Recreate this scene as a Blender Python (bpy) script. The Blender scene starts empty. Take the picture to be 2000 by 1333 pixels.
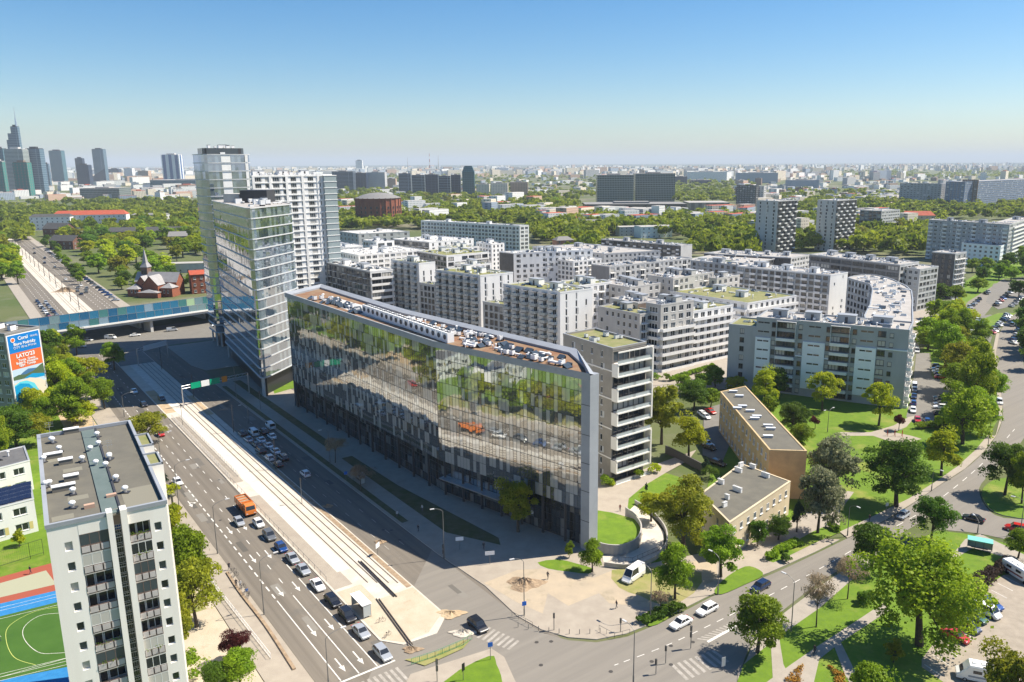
import bpy, math, random
from math import radians, sin, cos, pi, atan2, hypot
from mathutils import Vector, Matrix
R = random.Random(7)
SC = bpy.context.scene
COL = SC.collection

# ---------------------------------------------------------------- camera
CAM_H, F_PX, TILT, ROLL, CX, CY = 78.0, 1556.0, radians(12.62), radians(0.28), 1065.0, 666.5
fw = Vector((0, cos(TILT), -sin(TILT))); up = Vector((0, sin(TILT), cos(TILT))); rt = Vector((1, 0, 0))
r2 = cos(ROLL) * rt - sin(ROLL) * up
u2 = cos(ROLL) * up + sin(ROLL) * rt
cd = bpy.data.cameras.new('camera'); cam = bpy.data.objects.new('camera', cd); COL.objects.link(cam)
cam.matrix_world = Matrix(((r2.x, u2.x, -fw.x, 0), (r2.y, u2.y, -fw.y, 0), (r2.z, u2.z, -fw.z, CAM_H), (0, 0, 0, 1)))
cd.sensor_width = 36; cd.lens = F_PX / 2000 * 36; cd.shift_x = (1000 - CX) / 2000; cd.shift_y = 0
cd.clip_start = 1; cd.clip_end = 120000
SC.camera = cam

# ---------------------------------------------------------------- sky, sun, exposure
SUN_AZ, SUN_EL = radians(13), radians(52)          # azimuth counted from +x towards +y
w = bpy.data.worlds.new('World'); SC.world = w; w.use_nodes = True
nt = w.node_tree; bg = nt.nodes['Background']
sky = nt.nodes.new('ShaderNodeTexSky'); sky.sky_type = 'NISHITA'; sky.sun_disc = False
sky.sun_elevation = SUN_EL; sky.sun_rotation = radians(90) - SUN_AZ
sky.altitude = 150; sky.air_density = 1.0; sky.dust_density = 0.6; sky.ozone_density = 4.0
hsv = nt.nodes.new('ShaderNodeHueSaturation'); hsv.inputs['Saturation'].default_value = 1.36; nt.links.new(sky.outputs[0], hsv.inputs['Color'])      # the vivid blue of that day
nt.links.new(hsv.outputs[0], bg.inputs[0]); bg.inputs[1].default_value = 0.076
sl = bpy.data.lights.new('sun', 'SUN'); sl.energy = 5.0; sl.angle = radians(0.5); sl.color = (1, 0.915, 0.78)
so = bpy.data.objects.new('sun', sl); COL.objects.link(so)
sv = Vector((cos(SUN_EL) * cos(SUN_AZ), cos(SUN_EL) * sin(SUN_AZ), sin(SUN_EL)))
so.rotation_euler = sv.to_track_quat('Z', 'Y').to_euler(); so.location = sv * 500
SC.view_settings.view_transform = 'Standard'; SC.view_settings.look = 'None'
SC.view_settings.exposure = 0.87; SC.view_settings.gamma = 1
SC.render.engine = 'CYCLES'
cy = SC.cycles; cy.use_denoising = True; cy.max_bounces = 7; cy.diffuse_bounces = 4; cy.glossy_bounces = 3
cy.transmission_bounces = 2; cy.transparent_max_bounces = 6; cy.volume_bounces = 0; cy.caustics_reflective = False; cy.caustics_refractive = False

# ---------------------------------------------------------------- geometry helpers
def G(px, py, z=0.0):
    """point of the place at height z that the photograph shows at (px, py)"""
    d = fw + (px - CX) / F_PX * r2 - (py - CY) / F_PX * u2
    t = (z - CAM_H) / d.z
    return (d.x * t, d.y * t)
def PR(x, y, z):
    v = Vector((x, y, z - CAM_H)); a = v.dot(fw)
    return (CX + F_PX * v.dot(r2) / a, CY - F_PX * v.dot(u2) / a)
def HG(bx, by, ty):
    x, y = G(bx, by); lo, hi = -5, 300
    for _ in range(40):
        m = (lo + hi) / 2
        if PR(x, y, m)[1] > ty: lo = m
        else: hi = m
    return lo
RD = radians(-53); dS = (cos(RD), sin(RD)); dT = (-dS[1], dS[0])
def M(s, t): return (s * dS[0] + t * dT[0], s * dS[1] + t * dT[1])       # along / across the avenue
def ST(p): return (p[0] * dS[0] + p[1] * dS[1], p[0] * dT[0] + p[1] * dT[1])
def lerp(a, b, k): return tuple(a[i] + (b[i] - a[i]) * k for i in range(len(a)))
def inside(p, poly):
    c = False; n = len(poly)
    for i in range(n):
        a, b = poly[i], poly[i - 1]
        if (a[1] > p[1]) != (b[1] > p[1]) and p[0] < (b[0] - a[0]) * (p[1] - a[1]) / (b[1] - a[1]) + a[0]: c = not c
    return c
def smooth(pts, n=5, closed=True):
    out = []; L = len(pts)
    for i in range(L if closed else L - 1):
        p0, p1, p2, p3 = (pts[(i - 1) % L], pts[i], pts[(i + 1) % L], pts[(i + 2) % L]) if closed else (pts[max(i - 1, 0)], pts[i], pts[i + 1], pts[min(i + 2, L - 1)])
        for k in range(n):
            t = k / n
            out.append(tuple(0.5 * (2 * p1[j] + (p2[j] - p0[j]) * t + (2 * p0[j] - 5 * p1[j] + 4 * p2[j] - p3[j]) * t * t + (3 * p1[j] - p0[j] - 3 * p2[j] + p3[j]) * t ** 3) for j in (0, 1)))
    if not closed: out.append(pts[-1])
    return out

# ---------------------------------------------------------------- materials
MATS = {}
def mat(name, col, rough=0.85, metal=0.0, col2=None, scale=0.4, amt=0.5, spec=0.3, streak=None, bump=0.0, objrand=0.0, stretch=None, col3=None, sc3=0.05, th3=0.5):
    """principled material; col2 is blended in by world-space noise (dirt, wear, blades of grass)"""
    if name in MATS: return MATS[name]
    m = bpy.data.materials.new(name); m.use_nodes = True; n = m.node_tree.nodes; l = m.node_tree.links
    b = n['Principled BSDF']; b.inputs['Roughness'].default_value = rough; b.inputs['Metallic'].default_value = metal
    b.inputs['Specular IOR Level'].default_value = spec
    c4 = (*col, 1); b.inputs['Base Color'].default_value = c4; src = None
    if col2 or bump:
        geo = n.new('ShaderNodeNewGeometry'); mp = n.new('ShaderNodeMapping'); l.new(geo.outputs['Position'], mp.inputs['Vector'])
        if stretch: mp.vector_type = 'TEXTURE'; mp.inputs['Rotation'].default_value = (0, 0, stretch[0]); mp.inputs['Scale'].default_value = (stretch[1], 1, 1)
        if streak: mp.inputs['Scale'].default_value = (1, 1, streak)
        nz = n.new('ShaderNodeTexNoise'); nz.inputs['Scale'].default_value = scale; nz.inputs['Detail'].default_value = 6; nz.inputs['Roughness'].default_value = 0.65
        l.new(mp.outputs[0], nz.inputs['Vector'])
        if col2:
            rp = n.new('ShaderNodeValToRGB'); rp.color_ramp.elements[0].position = 0.5 - amt / 2 * 0.6; rp.color_ramp.elements[1].position = 0.5 + amt / 2 * 0.6
            rp.color_ramp.elements[0].color = c4; rp.color_ramp.elements[1].color = (*col2, 1)
            l.new(nz.outputs['Fac'], rp.inputs[0]); src = rp.outputs[0]
            if col3:                                          # larger worn or dry places
                n3 = n.new('ShaderNodeTexNoise'); n3.inputs['Scale'].default_value = sc3; n3.inputs['Detail'].default_value = 8; n3.inputs['Roughness'].default_value = 0.7; l.new(geo.outputs['Position'], n3.inputs['Vector'])
                m3 = n.new('ShaderNodeMapRange'); m3.inputs[1].default_value = th3; m3.inputs[2].default_value = th3 + 0.16; l.new(n3.outputs['Fac'], m3.inputs[0])
                x3 = n.new('ShaderNodeMix'); x3.data_type = 'RGBA'; l.new(m3.outputs[0], x3.inputs[0]); l.new(src, x3.inputs[6]); x3.inputs[7].default_value = (*col3, 1); src = x3.outputs[2]
        if bump:
            bp = n.new('ShaderNodeBump'); bp.inputs['Strength'].default_value = bump; bp.inputs['Distance'].default_value = 0.3
            l.new(nz.outputs['Fac'], bp.inputs['Height']); l.new(bp.outputs[0], b.inputs['Normal'])
    if objrand:
        oi = n.new('ShaderNodeObjectInfo'); hs = n.new('ShaderNodeHueSaturation')
        mr = n.new('ShaderNodeMapRange'); mr.inputs[3].default_value = 1 - objrand; mr.inputs[4].default_value = 1 + objrand
        l.new(oi.outputs['Random'], mr.inputs[0]); l.new(mr.outputs[0], hs.inputs['Value'])
        mr2 = n.new('ShaderNodeMapRange'); mr2.inputs[3].default_value = 0.5 - objrand * 0.06; mr2.inputs[4].default_value = 0.5 + objrand * 0.06
        l.new(oi.outputs['Random'], mr2.inputs[0]); l.new(mr2.outputs[0], hs.inputs['Hue'])
        if src: l.new(src, hs.inputs['Color'])
        else: hs.inputs['Color'].default_value = c4
        src = hs.outputs[0]
    if src: l.new(src, b.inputs['Base Color'])
    MATS[name] = m
    return m
def leafmat(name, col, col2, scale=0.35, objrand=0.18, trans=0.5):
    m = mat(name, col, 0.6, col2=col2, scale=scale, amt=0.5, spec=0.25, objrand=objrand)
    n = m.node_tree.nodes; l = m.node_tree.links; b = n['Principled BSDF']
    tr = n.new('ShaderNodeBsdfTranslucent'); mx = n.new('ShaderNodeMixShader'); mx.inputs[0].default_value = trans
    src = b.inputs['Base Color'].links[0].from_socket; l.new(src, tr.inputs['Color'])
    l.new(b.outputs[0], mx.inputs[1]); l.new(tr.outputs[0], mx.inputs[2])
    l.new(mx.outputs[0], n['Material Output'].inputs['Surface'])
    return m
white = mat('white_render', (0.86, 0.85, 0.82), 0.9, col2=(0.72, 0.71, 0.69), scale=0.25, streak=0.25, amt=0.9)
offwhite = mat('panel_render', (0.88, 0.85, 0.79), 0.9, col2=(0.76, 0.71, 0.64), scale=0.3, streak=0.18, amt=0.9)
lgrey = mat('light_grey_render', (0.56, 0.56, 0.545), 0.9, col2=(0.47, 0.47, 0.46), scale=0.3, streak=0.25)
mgrey = mat('mid_grey_render', (0.27, 0.265, 0.26), 0.9, col2=(0.22, 0.215, 0.21), scale=0.3, streak=0.3)
dgrey = mat('dark_grey_cladding', (0.07, 0.07, 0.072), 0.7, col2=(0.10, 0.10, 0.10), scale=0.5)
beige = mat('beige_render', (0.55, 0.53, 0.49), 0.9, col2=(0.47, 0.45, 0.42), scale=0.3, streak=0.3)
taupe = mat('taupe_cladding', (0.33, 0.30, 0.26), 0.8, col2=(0.28, 0.255, 0.22), scale=0.4)
brown = mat('brown_cladding', (0.22, 0.17, 0.13), 0.85, col2=(0.17, 0.13, 0.10), scale=0.4)
bluegrey = mat('blue_grey_render', (0.41, 0.425, 0.43), 0.9, col2=(0.35, 0.365, 0.37), scale=0.3, streak=0.3)
paleblue = mat('pale_blue_render', (0.82, 0.86, 0.87), 0.9, col2=(0.76, 0.81, 0.82), scale=0.3, streak=0.3)
black = mat('black_paint', (0.012, 0.012, 0.014), 0.5)
asphaltroof = mat('roof_felt', (0.105, 0.10, 0.085), 0.95, col2=(0.155, 0.145, 0.115), scale=0.35, amt=0.9)
roofpale = mat('roof_membrane', (0.42, 0.40, 0.375), 0.9, col2=(0.30, 0.285, 0.27), scale=0.25, amt=0.9)
roofwhite = mat('pale_roof_gravel', (0.60, 0.585, 0.56), 0.9, col2=(0.40, 0.39, 0.37), scale=0.22, amt=0.9)
roofgreen = mat('sedum_roof', (0.14, 0.17, 0.045), 0.95, col2=(0.27, 0.24, 0.13), scale=0.35, amt=0.7)
roofrust = mat('sedum_red_roof', (0.20, 0.085, 0.045), 0.95, col2=(0.25, 0.19, 0.12), scale=0.3, amt=0.7)
metal = mat('galvanised_metal', (0.62, 0.63, 0.65), 0.35, 0.8)
metalw = mat('white_metal', (0.78, 0.78, 0.77), 0.4)
metalm = mat('grey_metal', (0.22, 0.22, 0.22), 0.5, 0.3)
metald = mat('dark_metal', (0.06, 0.06, 0.065), 0.5, 0.3)
fascia = mat('grey_fascia_metal', (0.33, 0.35, 0.38), 0.55, 0.1, col2=(0.28, 0.30, 0.33), scale=0.2)
brick = mat('red_brick', (0.30, 0.105, 0.06), 0.9, col2=(0.22, 0.075, 0.045), scale=0.8)
tan = mat('weathered_tan_render', (0.66, 0.50, 0.28), 0.9, col2=(0.38, 0.27, 0.15), scale=0.25, streak=0.3, amt=0.9)
tanside = mat('ochre_gable_render', (0.62, 0.37, 0.18), 0.9, col2=(0.50, 0.30, 0.15), scale=0.4)
cream = mat('cream_render', (0.62, 0.52, 0.36), 0.9, col2=(0.52, 0.43, 0.30), scale=0.3, streak=0.3)
redroof = mat('red_tile', (0.42, 0.09, 0.045), 0.8, col2=(0.33, 0.07, 0.04), scale=0.5)
bark = mat('bark', (0.09, 0.07, 0.05), 0.95, col2=(0.05, 0.04, 0.03), scale=2)
winglass = mat('window_glass', (0.02, 0.024, 0.03), 0.06, spec=0.7)
winglass2 = mat('window_glass_bluish', (0.05, 0.065, 0.08), 0.05, spec=0.8)
blind = mat('pale_blind', (0.48, 0.46, 0.42), 0.4, spec=0.5)
frame = mat('window_frame', (0.72, 0.72, 0.70), 0.5)
framed = mat('dark_window_frame', (0.09, 0.09, 0.09), 0.5)
palegl = mat('pale_glass', (0.30, 0.36, 0.37), 0.08, spec=0.8)
railglass = mat('railing_glass', (0.42, 0.46, 0.46), 0.08, spec=0.7)
leafm = {
 'maple': leafmat('maple_leaves', (0.129, 0.224, 0.011), (0.291, 0.414, 0.016)),
 'dark': leafmat('dark_leaves', (0.062, 0.129, 0.011), (0.140, 0.241, 0.018)),
 'willow': leafmat('willow_leaves', (0.168, 0.241, 0.011), (0.358, 0.426, 0.020)),
 'yellow': leafmat('yellow_green_leaves', (0.269, 0.347, 0.009), (0.515, 0.549, 0.016)),
 'olive': leafmat('olive_leaves', (0.179, 0.207, 0.013), (0.370, 0.370, 0.022)),
 'conifer': leafmat('conifer_needles', (0.013, 0.039, 0.016), (0.034, 0.067, 0.025), trans=0.1),
 'red': leafmat('copper_leaves', (0.062, 0.013, 0.013), (0.134, 0.028, 0.022)),
 'bare': leafmat('pinkish_buds', (0.280, 0.202, 0.134), (0.403, 0.325, 0.213)),
 'flower': leafmat('chestnut_leaves_in_blossom', (0.029, 0.067, 0.013), (0.470, 0.470, 0.269), scale=1.4),
}

# ---------------------------------------------------------------- mesh builder
class MB:
    def __init__(s): s.v = []; s.f = []; s.m = []
    def face(s, pts, m=0):
        b = len(s.v); s.v.extend(pts); s.f.append(tuple(range(b, b + len(pts)))); s.m.append(m)
    def box(s, x0, y0, z0, x1, y1, z1, m=0, T=None, bottom=True):
        c = [(x0, y0, z0), (x1, y0, z0), (x1, y1, z0), (x0, y1, z0), (x0, y0, z1), (x1, y0, z1), (x1, y1, z1), (x0, y1, z1)]
        if T: c = [T(*p) for p in c]
        b = len(s.v); s.v.extend(c)
        for q in ((4, 5, 6, 7), (0, 1, 5, 4), (1, 2, 6, 5), (2, 3, 7, 6), (3, 0, 4, 7)) + (((3, 2, 1, 0),) if bottom else ()):
            s.f.append(tuple(b + i for i in q)); s.m.append(m)
    def prism(s, poly, z0, z1, m=0, mtop=None, bottom=False):
        n = len(poly); b = len(s.v)
        s.v.extend([(p[0], p[1], z0) for p in poly]); s.v.extend([(p[0], p[1], z1) for p in poly])
        for i in range(n):
            j = (i + 1) % n; s.f.append((b + i, b + j, b + n + j, b + n + i)); s.m.append(m)
        s.f.append(tuple(b + n + i for i in range(n))); s.m.append(m if mtop is None else mtop)
        if bottom: s.f.append(tuple(b + n - 1 - i for i in range(n))); s.m.append(m)
    def tube(s, a, b_, r0, r1=None, n=6, m=0, cap=True):
        r1 = r0 if r1 is None else r1
        a = Vector(a); b_ = Vector(b_); d = (b_ - a)
        if d.length < 1e-6: return
        d.normalize(); u = d.orthogonal().normalized(); v = d.cross(u); b = len(s.v)
        for p, r in ((a, r0), (b_, r1)):
            for i in range(n):
                t = 2 * pi * i / n; s.v.append(tuple(p + (u * cos(t) + v * sin(t)) * r))
        for i in range(n):
            j = (i + 1) % n; s.f.append((b + i, b + j, b + n + j, b + n + i)); s.m.append(m)
        if cap: s.f.append(tuple(b + n + i for i in range(n))); s.m.append(m)
    def dome(s, c, r, h, n=10, k=4, m=0):
        b = len(s.v)
        for j in range(k):
            a = pi / 2 * j / k
            for i in range(n): s.v.append((c[0] + r * cos(a) * cos(2 * pi * i / n), c[1] + r * cos(a) * sin(2 * pi * i / n), c[2] + h * sin(a)))
        s.v.append((c[0], c[1], c[2] + h))
        for j in range(k - 1):
            for i in range(n):
                q = (i + 1) % n; s.f.append((b + j * n + i, b + j * n + q, b + (j + 1) * n + q, b + (j + 1) * n + i)); s.m.append(m)
        for i in range(n): s.f.append((b + (k - 1) * n + i, b + (k - 1) * n + (i + 1) % n, b + k * n)); s.m.append(m)
    def add(s, proto, T):
        b = len(s.v); s.v.extend([T(*p) for p in proto.v]); s.f.extend([tuple(b + i for i in f) for f in proto.f]); s.m.extend(proto.m)
    def mesh(s, name, mats):
        me = bpy.data.meshes.new(name); me.from_pydata(s.v, [], s.f)
        for m in mats: me.materials.append(m)
        if any(s.m): me.polygons.foreach_set('material_index', s.m)
        me.update(); return me
def tag(o, label=None, cat=None, group=None, kind=None):
    if label: o['label'] = label
    if cat: o['category'] = cat
    if group: o['group'] = group
    if kind: o['kind'] = kind
    return o
def link(name, data, parent=None, loc=(0, 0, 0), rz=0.0, sc=(1, 1, 1)):
    o = bpy.data.objects.new(name, data); COL.objects.link(o)
    o.location = loc; o.rotation_euler = (0, 0, rz); o.scale = sc
    if parent: o.parent = parent
    return o
def thing(name, label, cat, loc=(0, 0, 0), rz=0.0, group=None, sc=(1, 1, 1)):
    return tag(link(name, None, None, loc, rz, sc), label, cat, group)
def part(name, mb, mats, parent=None, loc=(0, 0, 0), rz=0.0):
    return link(name, mb.mesh(name, mats), parent, loc, rz)
def sheet(name, poly, z, m, label=None, kind='structure'):
    """flat ground surface from a polygon (possibly concave)"""
    from mathutils.geometry import tessellate_polygon
    mb = MB(); mb.v = [(p[0], p[1], z) for p in poly]
    for t in tessellate_polygon([[Vector((p[0], p[1], 0)) for p in poly]]):
        a, b, c = (Vector(mb.v[i]) for i in t)
        mb.f.append(tuple(t) if (b - a).cross(c - a).z > 0 else tuple(reversed(t))); mb.m.append(0)
    o = part(name, mb, [m]); tag(o, label, None, None, kind); return o
def slab(name, poly, z0, z1, m, kerb, kind='structure'):
    """raised pavement or island with kerb sides"""
    from mathutils.geometry import tessellate_polygon
    n = len(poly); A = sum(poly[i - 1][0] * poly[i][1] - poly[i][0] * poly[i - 1][1] for i in range(n))
    if A < 0: poly = poly[::-1]
    mb = MB(); mb.v = [(p[0], p[1], z1) for p in poly] + [(p[0], p[1], z0) for p in poly]
    for t in tessellate_polygon([[Vector((p[0], p[1], 0)) for p in poly]]):
        a, b, c = (Vector(mb.v[i]) for i in t)
        mb.f.append(tuple(t) if (b - a).cross(c - a).z > 0 else tuple(reversed(t))); mb.m.append(0)
    for i in range(n): mb.f.append((n + i, n + (i + 1) % n, (i + 1) % n, i)); mb.m.append(1)
    o = part(name, mb, [m, kerb]); tag(o, None, None, None, kind); return o
def strip(pts, wd):
    """ribbon polygon along a line of ground points"""
    L, Rr = [], []
    for i, p in enumerate(pts):
        a = pts[max(i - 1, 0)]; b = pts[min(i + 1, len(pts) - 1)]; d = hypot(b[0] - a[0], b[1] - a[1]) or 1
        nx, ny = -(b[1] - a[1]) / d * wd / 2, (b[0] - a[0]) / d * wd / 2
        L.append((p[0] + nx, p[1] + ny)); Rr.append((p[0] - nx, p[1] - ny))
    return L + Rr[::-1]
def letter(s, size, par, loc, m, bold=0.0, ay='TOP_BASELINE'):
    cu = bpy.data.curves.new('lettering', 'FONT'); cu.body = s; cu.size = size; cu.align_x = 'CENTER'; cu.align_y = ay; cu.offset = bold; cu.extrude = 0.01
    o = bpy.data.objects.new('tmp', cu); COL.objects.link(o); me = bpy.data.meshes.new_from_object(o.evaluated_get(bpy.context.evaluated_depsgraph_get())); bpy.data.objects.remove(o)
    me.materials.clear(); me.materials.append(m); t = link('lettering', me, par, loc); t.rotation_euler = (pi / 2, 0, 0)
PX = lambda *pts, z=0: [G(a, b, z) for a, b in pts]
# ================================================================ THE SETTING
asph = mat('asphalt', (0.205, 0.180, 0.148), 0.9, col2=(0.118, 0.103, 0.085), scale=0.75, amt=0.9, stretch=(RD, 45), col3=(0.13, 0.12, 0.105), sc3=0.12, th3=0.56)
asph2 = mat('asphalt_side_road', (0.23, 0.21, 0.18), 0.9, col2=(0.175, 0.16, 0.14), scale=0.6, amt=0.9, stretch=(radians(38), 30), col3=(0.20, 0.18, 0.155), sc3=0.1, th3=0.56)
asph3 = mat('asphalt_old', (0.20, 0.19, 0.17), 0.9, col2=(0.15, 0.14, 0.125), scale=0.3, amt=0.9)
pave = mat('paving_slabs', (0.36, 0.32, 0.27), 0.9, col2=(0.28, 0.25, 0.21), scale=0.5, amt=0.8)
pavel = mat('pale_paving', (0.37, 0.325, 0.265), 0.9, col2=(0.29, 0.25, 0.205), scale=0.35, amt=0.8)
kerbm = mat('kerb_stone', (0.45, 0.43, 0.39), 0.9)
conc = mat('new_concrete', (0.60, 0.55, 0.47), 0.9, col2=(0.46, 0.41, 0.34), scale=0.35, amt=0.8)
sand = mat('sandy_soil', (0.36, 0.255, 0.15), 0.95, col2=(0.50, 0.395, 0.26), scale=0.35, amt=0.9, bump=0.6)
soil = mat('rubbly_soil', (0.40, 0.30, 0.20), 0.95, col2=(0.20, 0.14, 0.09), scale=0.9, amt=0.8, bump=0.8)
grass = mat('lawn_grass', (0.145, 0.235, 0.012), 0.9, col2=(0.070, 0.135, 0.010), scale=0.5, amt=1.2, bump=0.4, col3=(0.23, 0.24, 0.05), sc3=0.07, th3=0.53)
grassd = mat('patchy_grass', (0.16, 0.20, 0.035), 0.95, col2=(0.33, 0.27, 0.14), scale=0.22, amt=0.7, bump=0.3)
darkgrass = mat('soil_grass_shade_dark', (0.075, 0.085, 0.025), 0.95, col2=(0.13, 0.11, 0.06), scale=0.4)  # soil and grass, darkened in colour for the strips in the office shadow
dusty = mat('dusty_ground', (0.33, 0.28, 0.215), 0.95, col2=(0.45, 0.365, 0.26), scale=0.25, amt=1.0, bump=0.4, col3=(0.25, 0.22, 0.15), sc3=0.2, th3=0.55)
worn = mat('worn_paint', (0.42, 0.39, 0.35), 0.9, col2=(0.24, 0.22, 0.19), scale=1.2, amt=0.7)
paint = mat('road_paint', (0.74, 0.72, 0.67), 0.8, col2=(0.50, 0.48, 0.44), scale=1.5, amt=0.5)
# far terrain: city ground turning to woods and fields
tm = mat('terrain', (0.060, 0.095, 0.020), 0.95, col2=(0.125, 0.130, 0.055), scale=0.012, amt=0.7, col3=(0.20, 0.18, 0.14), sc3=0.008, th3=0.5)
mb = MB(); mb.face([(-45000, -9000, -0.05), (45000, -9000, -0.05), (45000, 45000, -0.05), (-45000, 45000, -0.05)])
tag(part('ground', mb, [tm]), kind='structure')
# low wooded rise along the horizon
mb = MB(); prev = None
for i in range(81):
    x = -40000 + i * 1000; h = 14 + 10 * sin(i * 0.37) + 8 * sin(i * 0.9 + 1); cur = [(x, 17000, -1), (x, 19000, h), (x, 23000, h * 0.8), (x, 27000, -1)]
    if prev:
        for k in range(3): mb.face([prev[k], cur[k], cur[k + 1], prev[k + 1]])
    prev = cur
tag(part('hills', mb, [mat('far_woods', (0.028, 0.05, 0.02), 0.95, col2=(0.05, 0.075, 0.03), scale=0.002)]), kind='structure')

sheet('avenue', [M(-1250, 36.7), M(-60, 36.7), M(-60, 74), M(-1250, 74)], 0.0, asph)
sheet('crossroads', [M(-135, 72.1), M(-106, 72.0), *PX((1010, 1207), (1060, 1237), (1110, 1251), (1165, 1255), (1225, 1244), (1300, 1213)), *PX((1480, 1232), (1455, 1285), (1440, 1333), (1400, 1500), (600, 1500)), M(-100, 40)], 0.004, asph2)
rr_up = [(1290, 1218), (1350, 1187), (1410, 1157), (1500, 1125), (1587, 1085), (1655, 1052), (1730, 1017), (1786, 982), (1842, 944), (1883, 918), (1919, 886), (1945, 853), (1957, 822), (1958, 790), (1950, 735), (1945, 690), (1952, 652), (1973, 622), (2005, 600), (2060, 570), (2160, 530)]
rr_lo = [(2220, 545), (2120, 590), (2040, 640), (2004, 680), (2000, 720), (2012, 780), (2012, 830), (1990, 870), (1955, 905), (1915, 940), (1850, 985), (1790, 1025), (1700, 1078), (1620, 1125), (1545, 1180), (1480, 1235)]
sheet('curving_road', smooth(PX(*rr_up), 4, False) + smooth(PX(*rr_lo), 4, False), 0.009, asph2)
sheet('side_road', smooth(PX((1820, 1000), (1880, 955), (1925, 933), (1912, 955), (1925, 990), (1960, 1012), (2060, 1022), (2060, 1085), (1980, 1058), (1908, 1042), (1850, 1036), (1830, 1030)), 3), 0.014, asph2)
sheet('cross_street', PX((459, 796), (436, 772), (480, 752), (560, 735), (640, 730), (640, 770), (560, 790), (480, 802)), 0.003, asph)
sheet('crossing_street_by_viaduct', [M(-425, -140), M(-425, 130), M(-375, 130), M(-375, -140)], 0.003, asph3)
# ---- raised pavements, islands, lawns
Z = 0.12
slab('verge_of_avenue', [M(-1250, 31), M(-1250, 36.6), M(-430, 36.6), M(-430, 31)], 0.0, Z, pave, kerbm)
slab('pavement', [M(-370, 30.5), M(-88, 30.5), M(-88, 36.6), M(-370, 36.6)], 0.0, Z, pavel, kerbm)
slab('tram_median', [M(-370, 49.4), M(-112, 49.4), M(-108.5, 52), M(-108, 58), M(-112, 62.2), M(-370, 62.2)], 0.0, Z, conc, kerbm)
slab('tram_median', [M(-1250, 49), M(-436, 49), M(-436, 61), M(-1250, 61)], 0.0, Z, conc, kerbm)
slab('pavement', [M(-300, 72.2), M(-133, 72.2), M(-116, 73.0), *PX((1010, 1204), (1058, 1231), (1110, 1246), (1165, 1250), (1222, 1239), (1290, 1212), (1350, 1182), (1410, 1152), (1500, 1120), (1590, 1080), (1640, 1055), (1560, 1050), (1480, 1060), (1330, 1090), (1150, 1070)), M(-150, 98), M(-300, 90)], 0.0, Z, pavel, kerbm)
slab('pavement', [M(-372, 72.4), M(-330, 72.4), M(-318, 75), M(-318, 140), M(-372, 140)], 0.0, Z, pave, kerbm)
slab('verge_of_avenue', [M(-1250, 74.1), M(-436, 74.1), M(-436, 80), M(-1250, 80)], 0.0, Z, pave, kerbm)
def patch(pts, m, z=Z + 0.012, sm=0, name='grass_patch', kind='structure'):
    p = PX(*pts)
    if sm: p = smooth(p, sm)
    return sheet(name, p, z, m, kind=kind)
def mpatch(pts, m, z=Z + 0.012, name='grass_patch', kind='structure'): return sheet(name, [M(*p) for p in pts], z, m, kind=kind)
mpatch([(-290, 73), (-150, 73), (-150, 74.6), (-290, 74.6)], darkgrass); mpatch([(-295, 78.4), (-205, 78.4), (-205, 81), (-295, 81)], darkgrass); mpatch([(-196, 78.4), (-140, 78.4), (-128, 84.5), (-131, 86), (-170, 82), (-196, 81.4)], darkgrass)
slabw = mat('white_slab', (0.66, 0.62, 0.55), .9, col2=(.54, .50, .43), scale=.4)
mpatch([(-345, 52.8), (-138, 52.8), (-138, 55.4), (-345, 55.4)], slabw, z=Z + .018, name='slab_track'); sandp = mat('pale_sand', (.50, .44, .345), .95, col2=(.40, .33, .235), scale=.3, amt=1.0, bump=.6, col3=(.30, .23, .15), sc3=.25, th3=.58)
patch([(530, 752), (575, 744), (577, 758), (536, 770)], grass); patch([(548, 722), (578, 716), (580, 730), (552, 738)], grass)
# tram median surfaces
mpatch([(-185, 49.8), (-132, 49.8), (-132, 53.4), (-185, 53.4)], pavel, name='platform_paving')
mpatch([(-262, 49.8), (-196, 49.8), (-196, 52.4), (-262, 52.4)], pavel, name='platform_paving')
mpatch([(-131, 49.8), (-112, 49.8), (-109, 52.5), (-109, 57), (-113, 61.9), (-124, 61.9), (-124, 54.6), (-131, 54.6)], sandp, name='dug_up_soil')
mpatch([(-214, 60.9), (-124.5, 60.9), (-124.5, 61.95), (-214, 61.95)], soil, name='dug_up_soil')
mpatch([(-300, 49.8), (-268, 49.8), (-268, 54.5), (-300, 54.5)], sand, name='dug_up_soil')
mpatch([(-285, 59.8), (-258, 59.8), (-258, 61.9), (-285, 61.9)], sand, name='dug_up_soil')
mpatch([(-372, 62.0), (-370, 49.6), (-345, 49.6), (-345, 62)], asph3, name='tram_crossing')
mpatch([(-470, 49.5), (-437, 49.5), (-437, 60.5), (-478, 60.5)], sand, name='dug_up_soil')
patch([(790, 1290), (830, 1302), (905, 1268), (920, 1250), (905, 1252), (860, 1272), (820, 1285)], grassd, z=Z + 0.03)
# pedestrian island at the crossing
slab('pavement', PX((802, 1318), (960, 1268), (985, 1285), (1010, 1340), (1010, 1500), (700, 1500), (760, 1400)), 0.0, Z, pavel, kerbm)
patch([(865, 1335), (955, 1283), (970, 1300), (982, 1340), (985, 1450), (800, 1450)], grass, sm=3)
# left of the avenue: soil, lawn, sports ground
mpatch([(-205, -60), (-60, -60), (-60, 18), (-205, 18)], grass, z=0.015, name='lawn')
mpatch([(-205, 18), (-60, 18), (-60, 30.4), (-205, 30.4)], sandp, z=0.02, name='sandy_ground')
mpatch([(-205, 18.5), (-140, 18.5), (-140, 29), (-205, 29)], grassd, z=0.03)
mpatch([(-372, -120), (-205.1, -120), (-205.1, 30.4), (-372, 30.4)], grass, z=0.02, name='lawn')
mpatch([(-300, 22), (-215, 22), (-215, 30.3), (-300, 30.3)], sand, z=0.04, name='sandy_ground')
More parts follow.
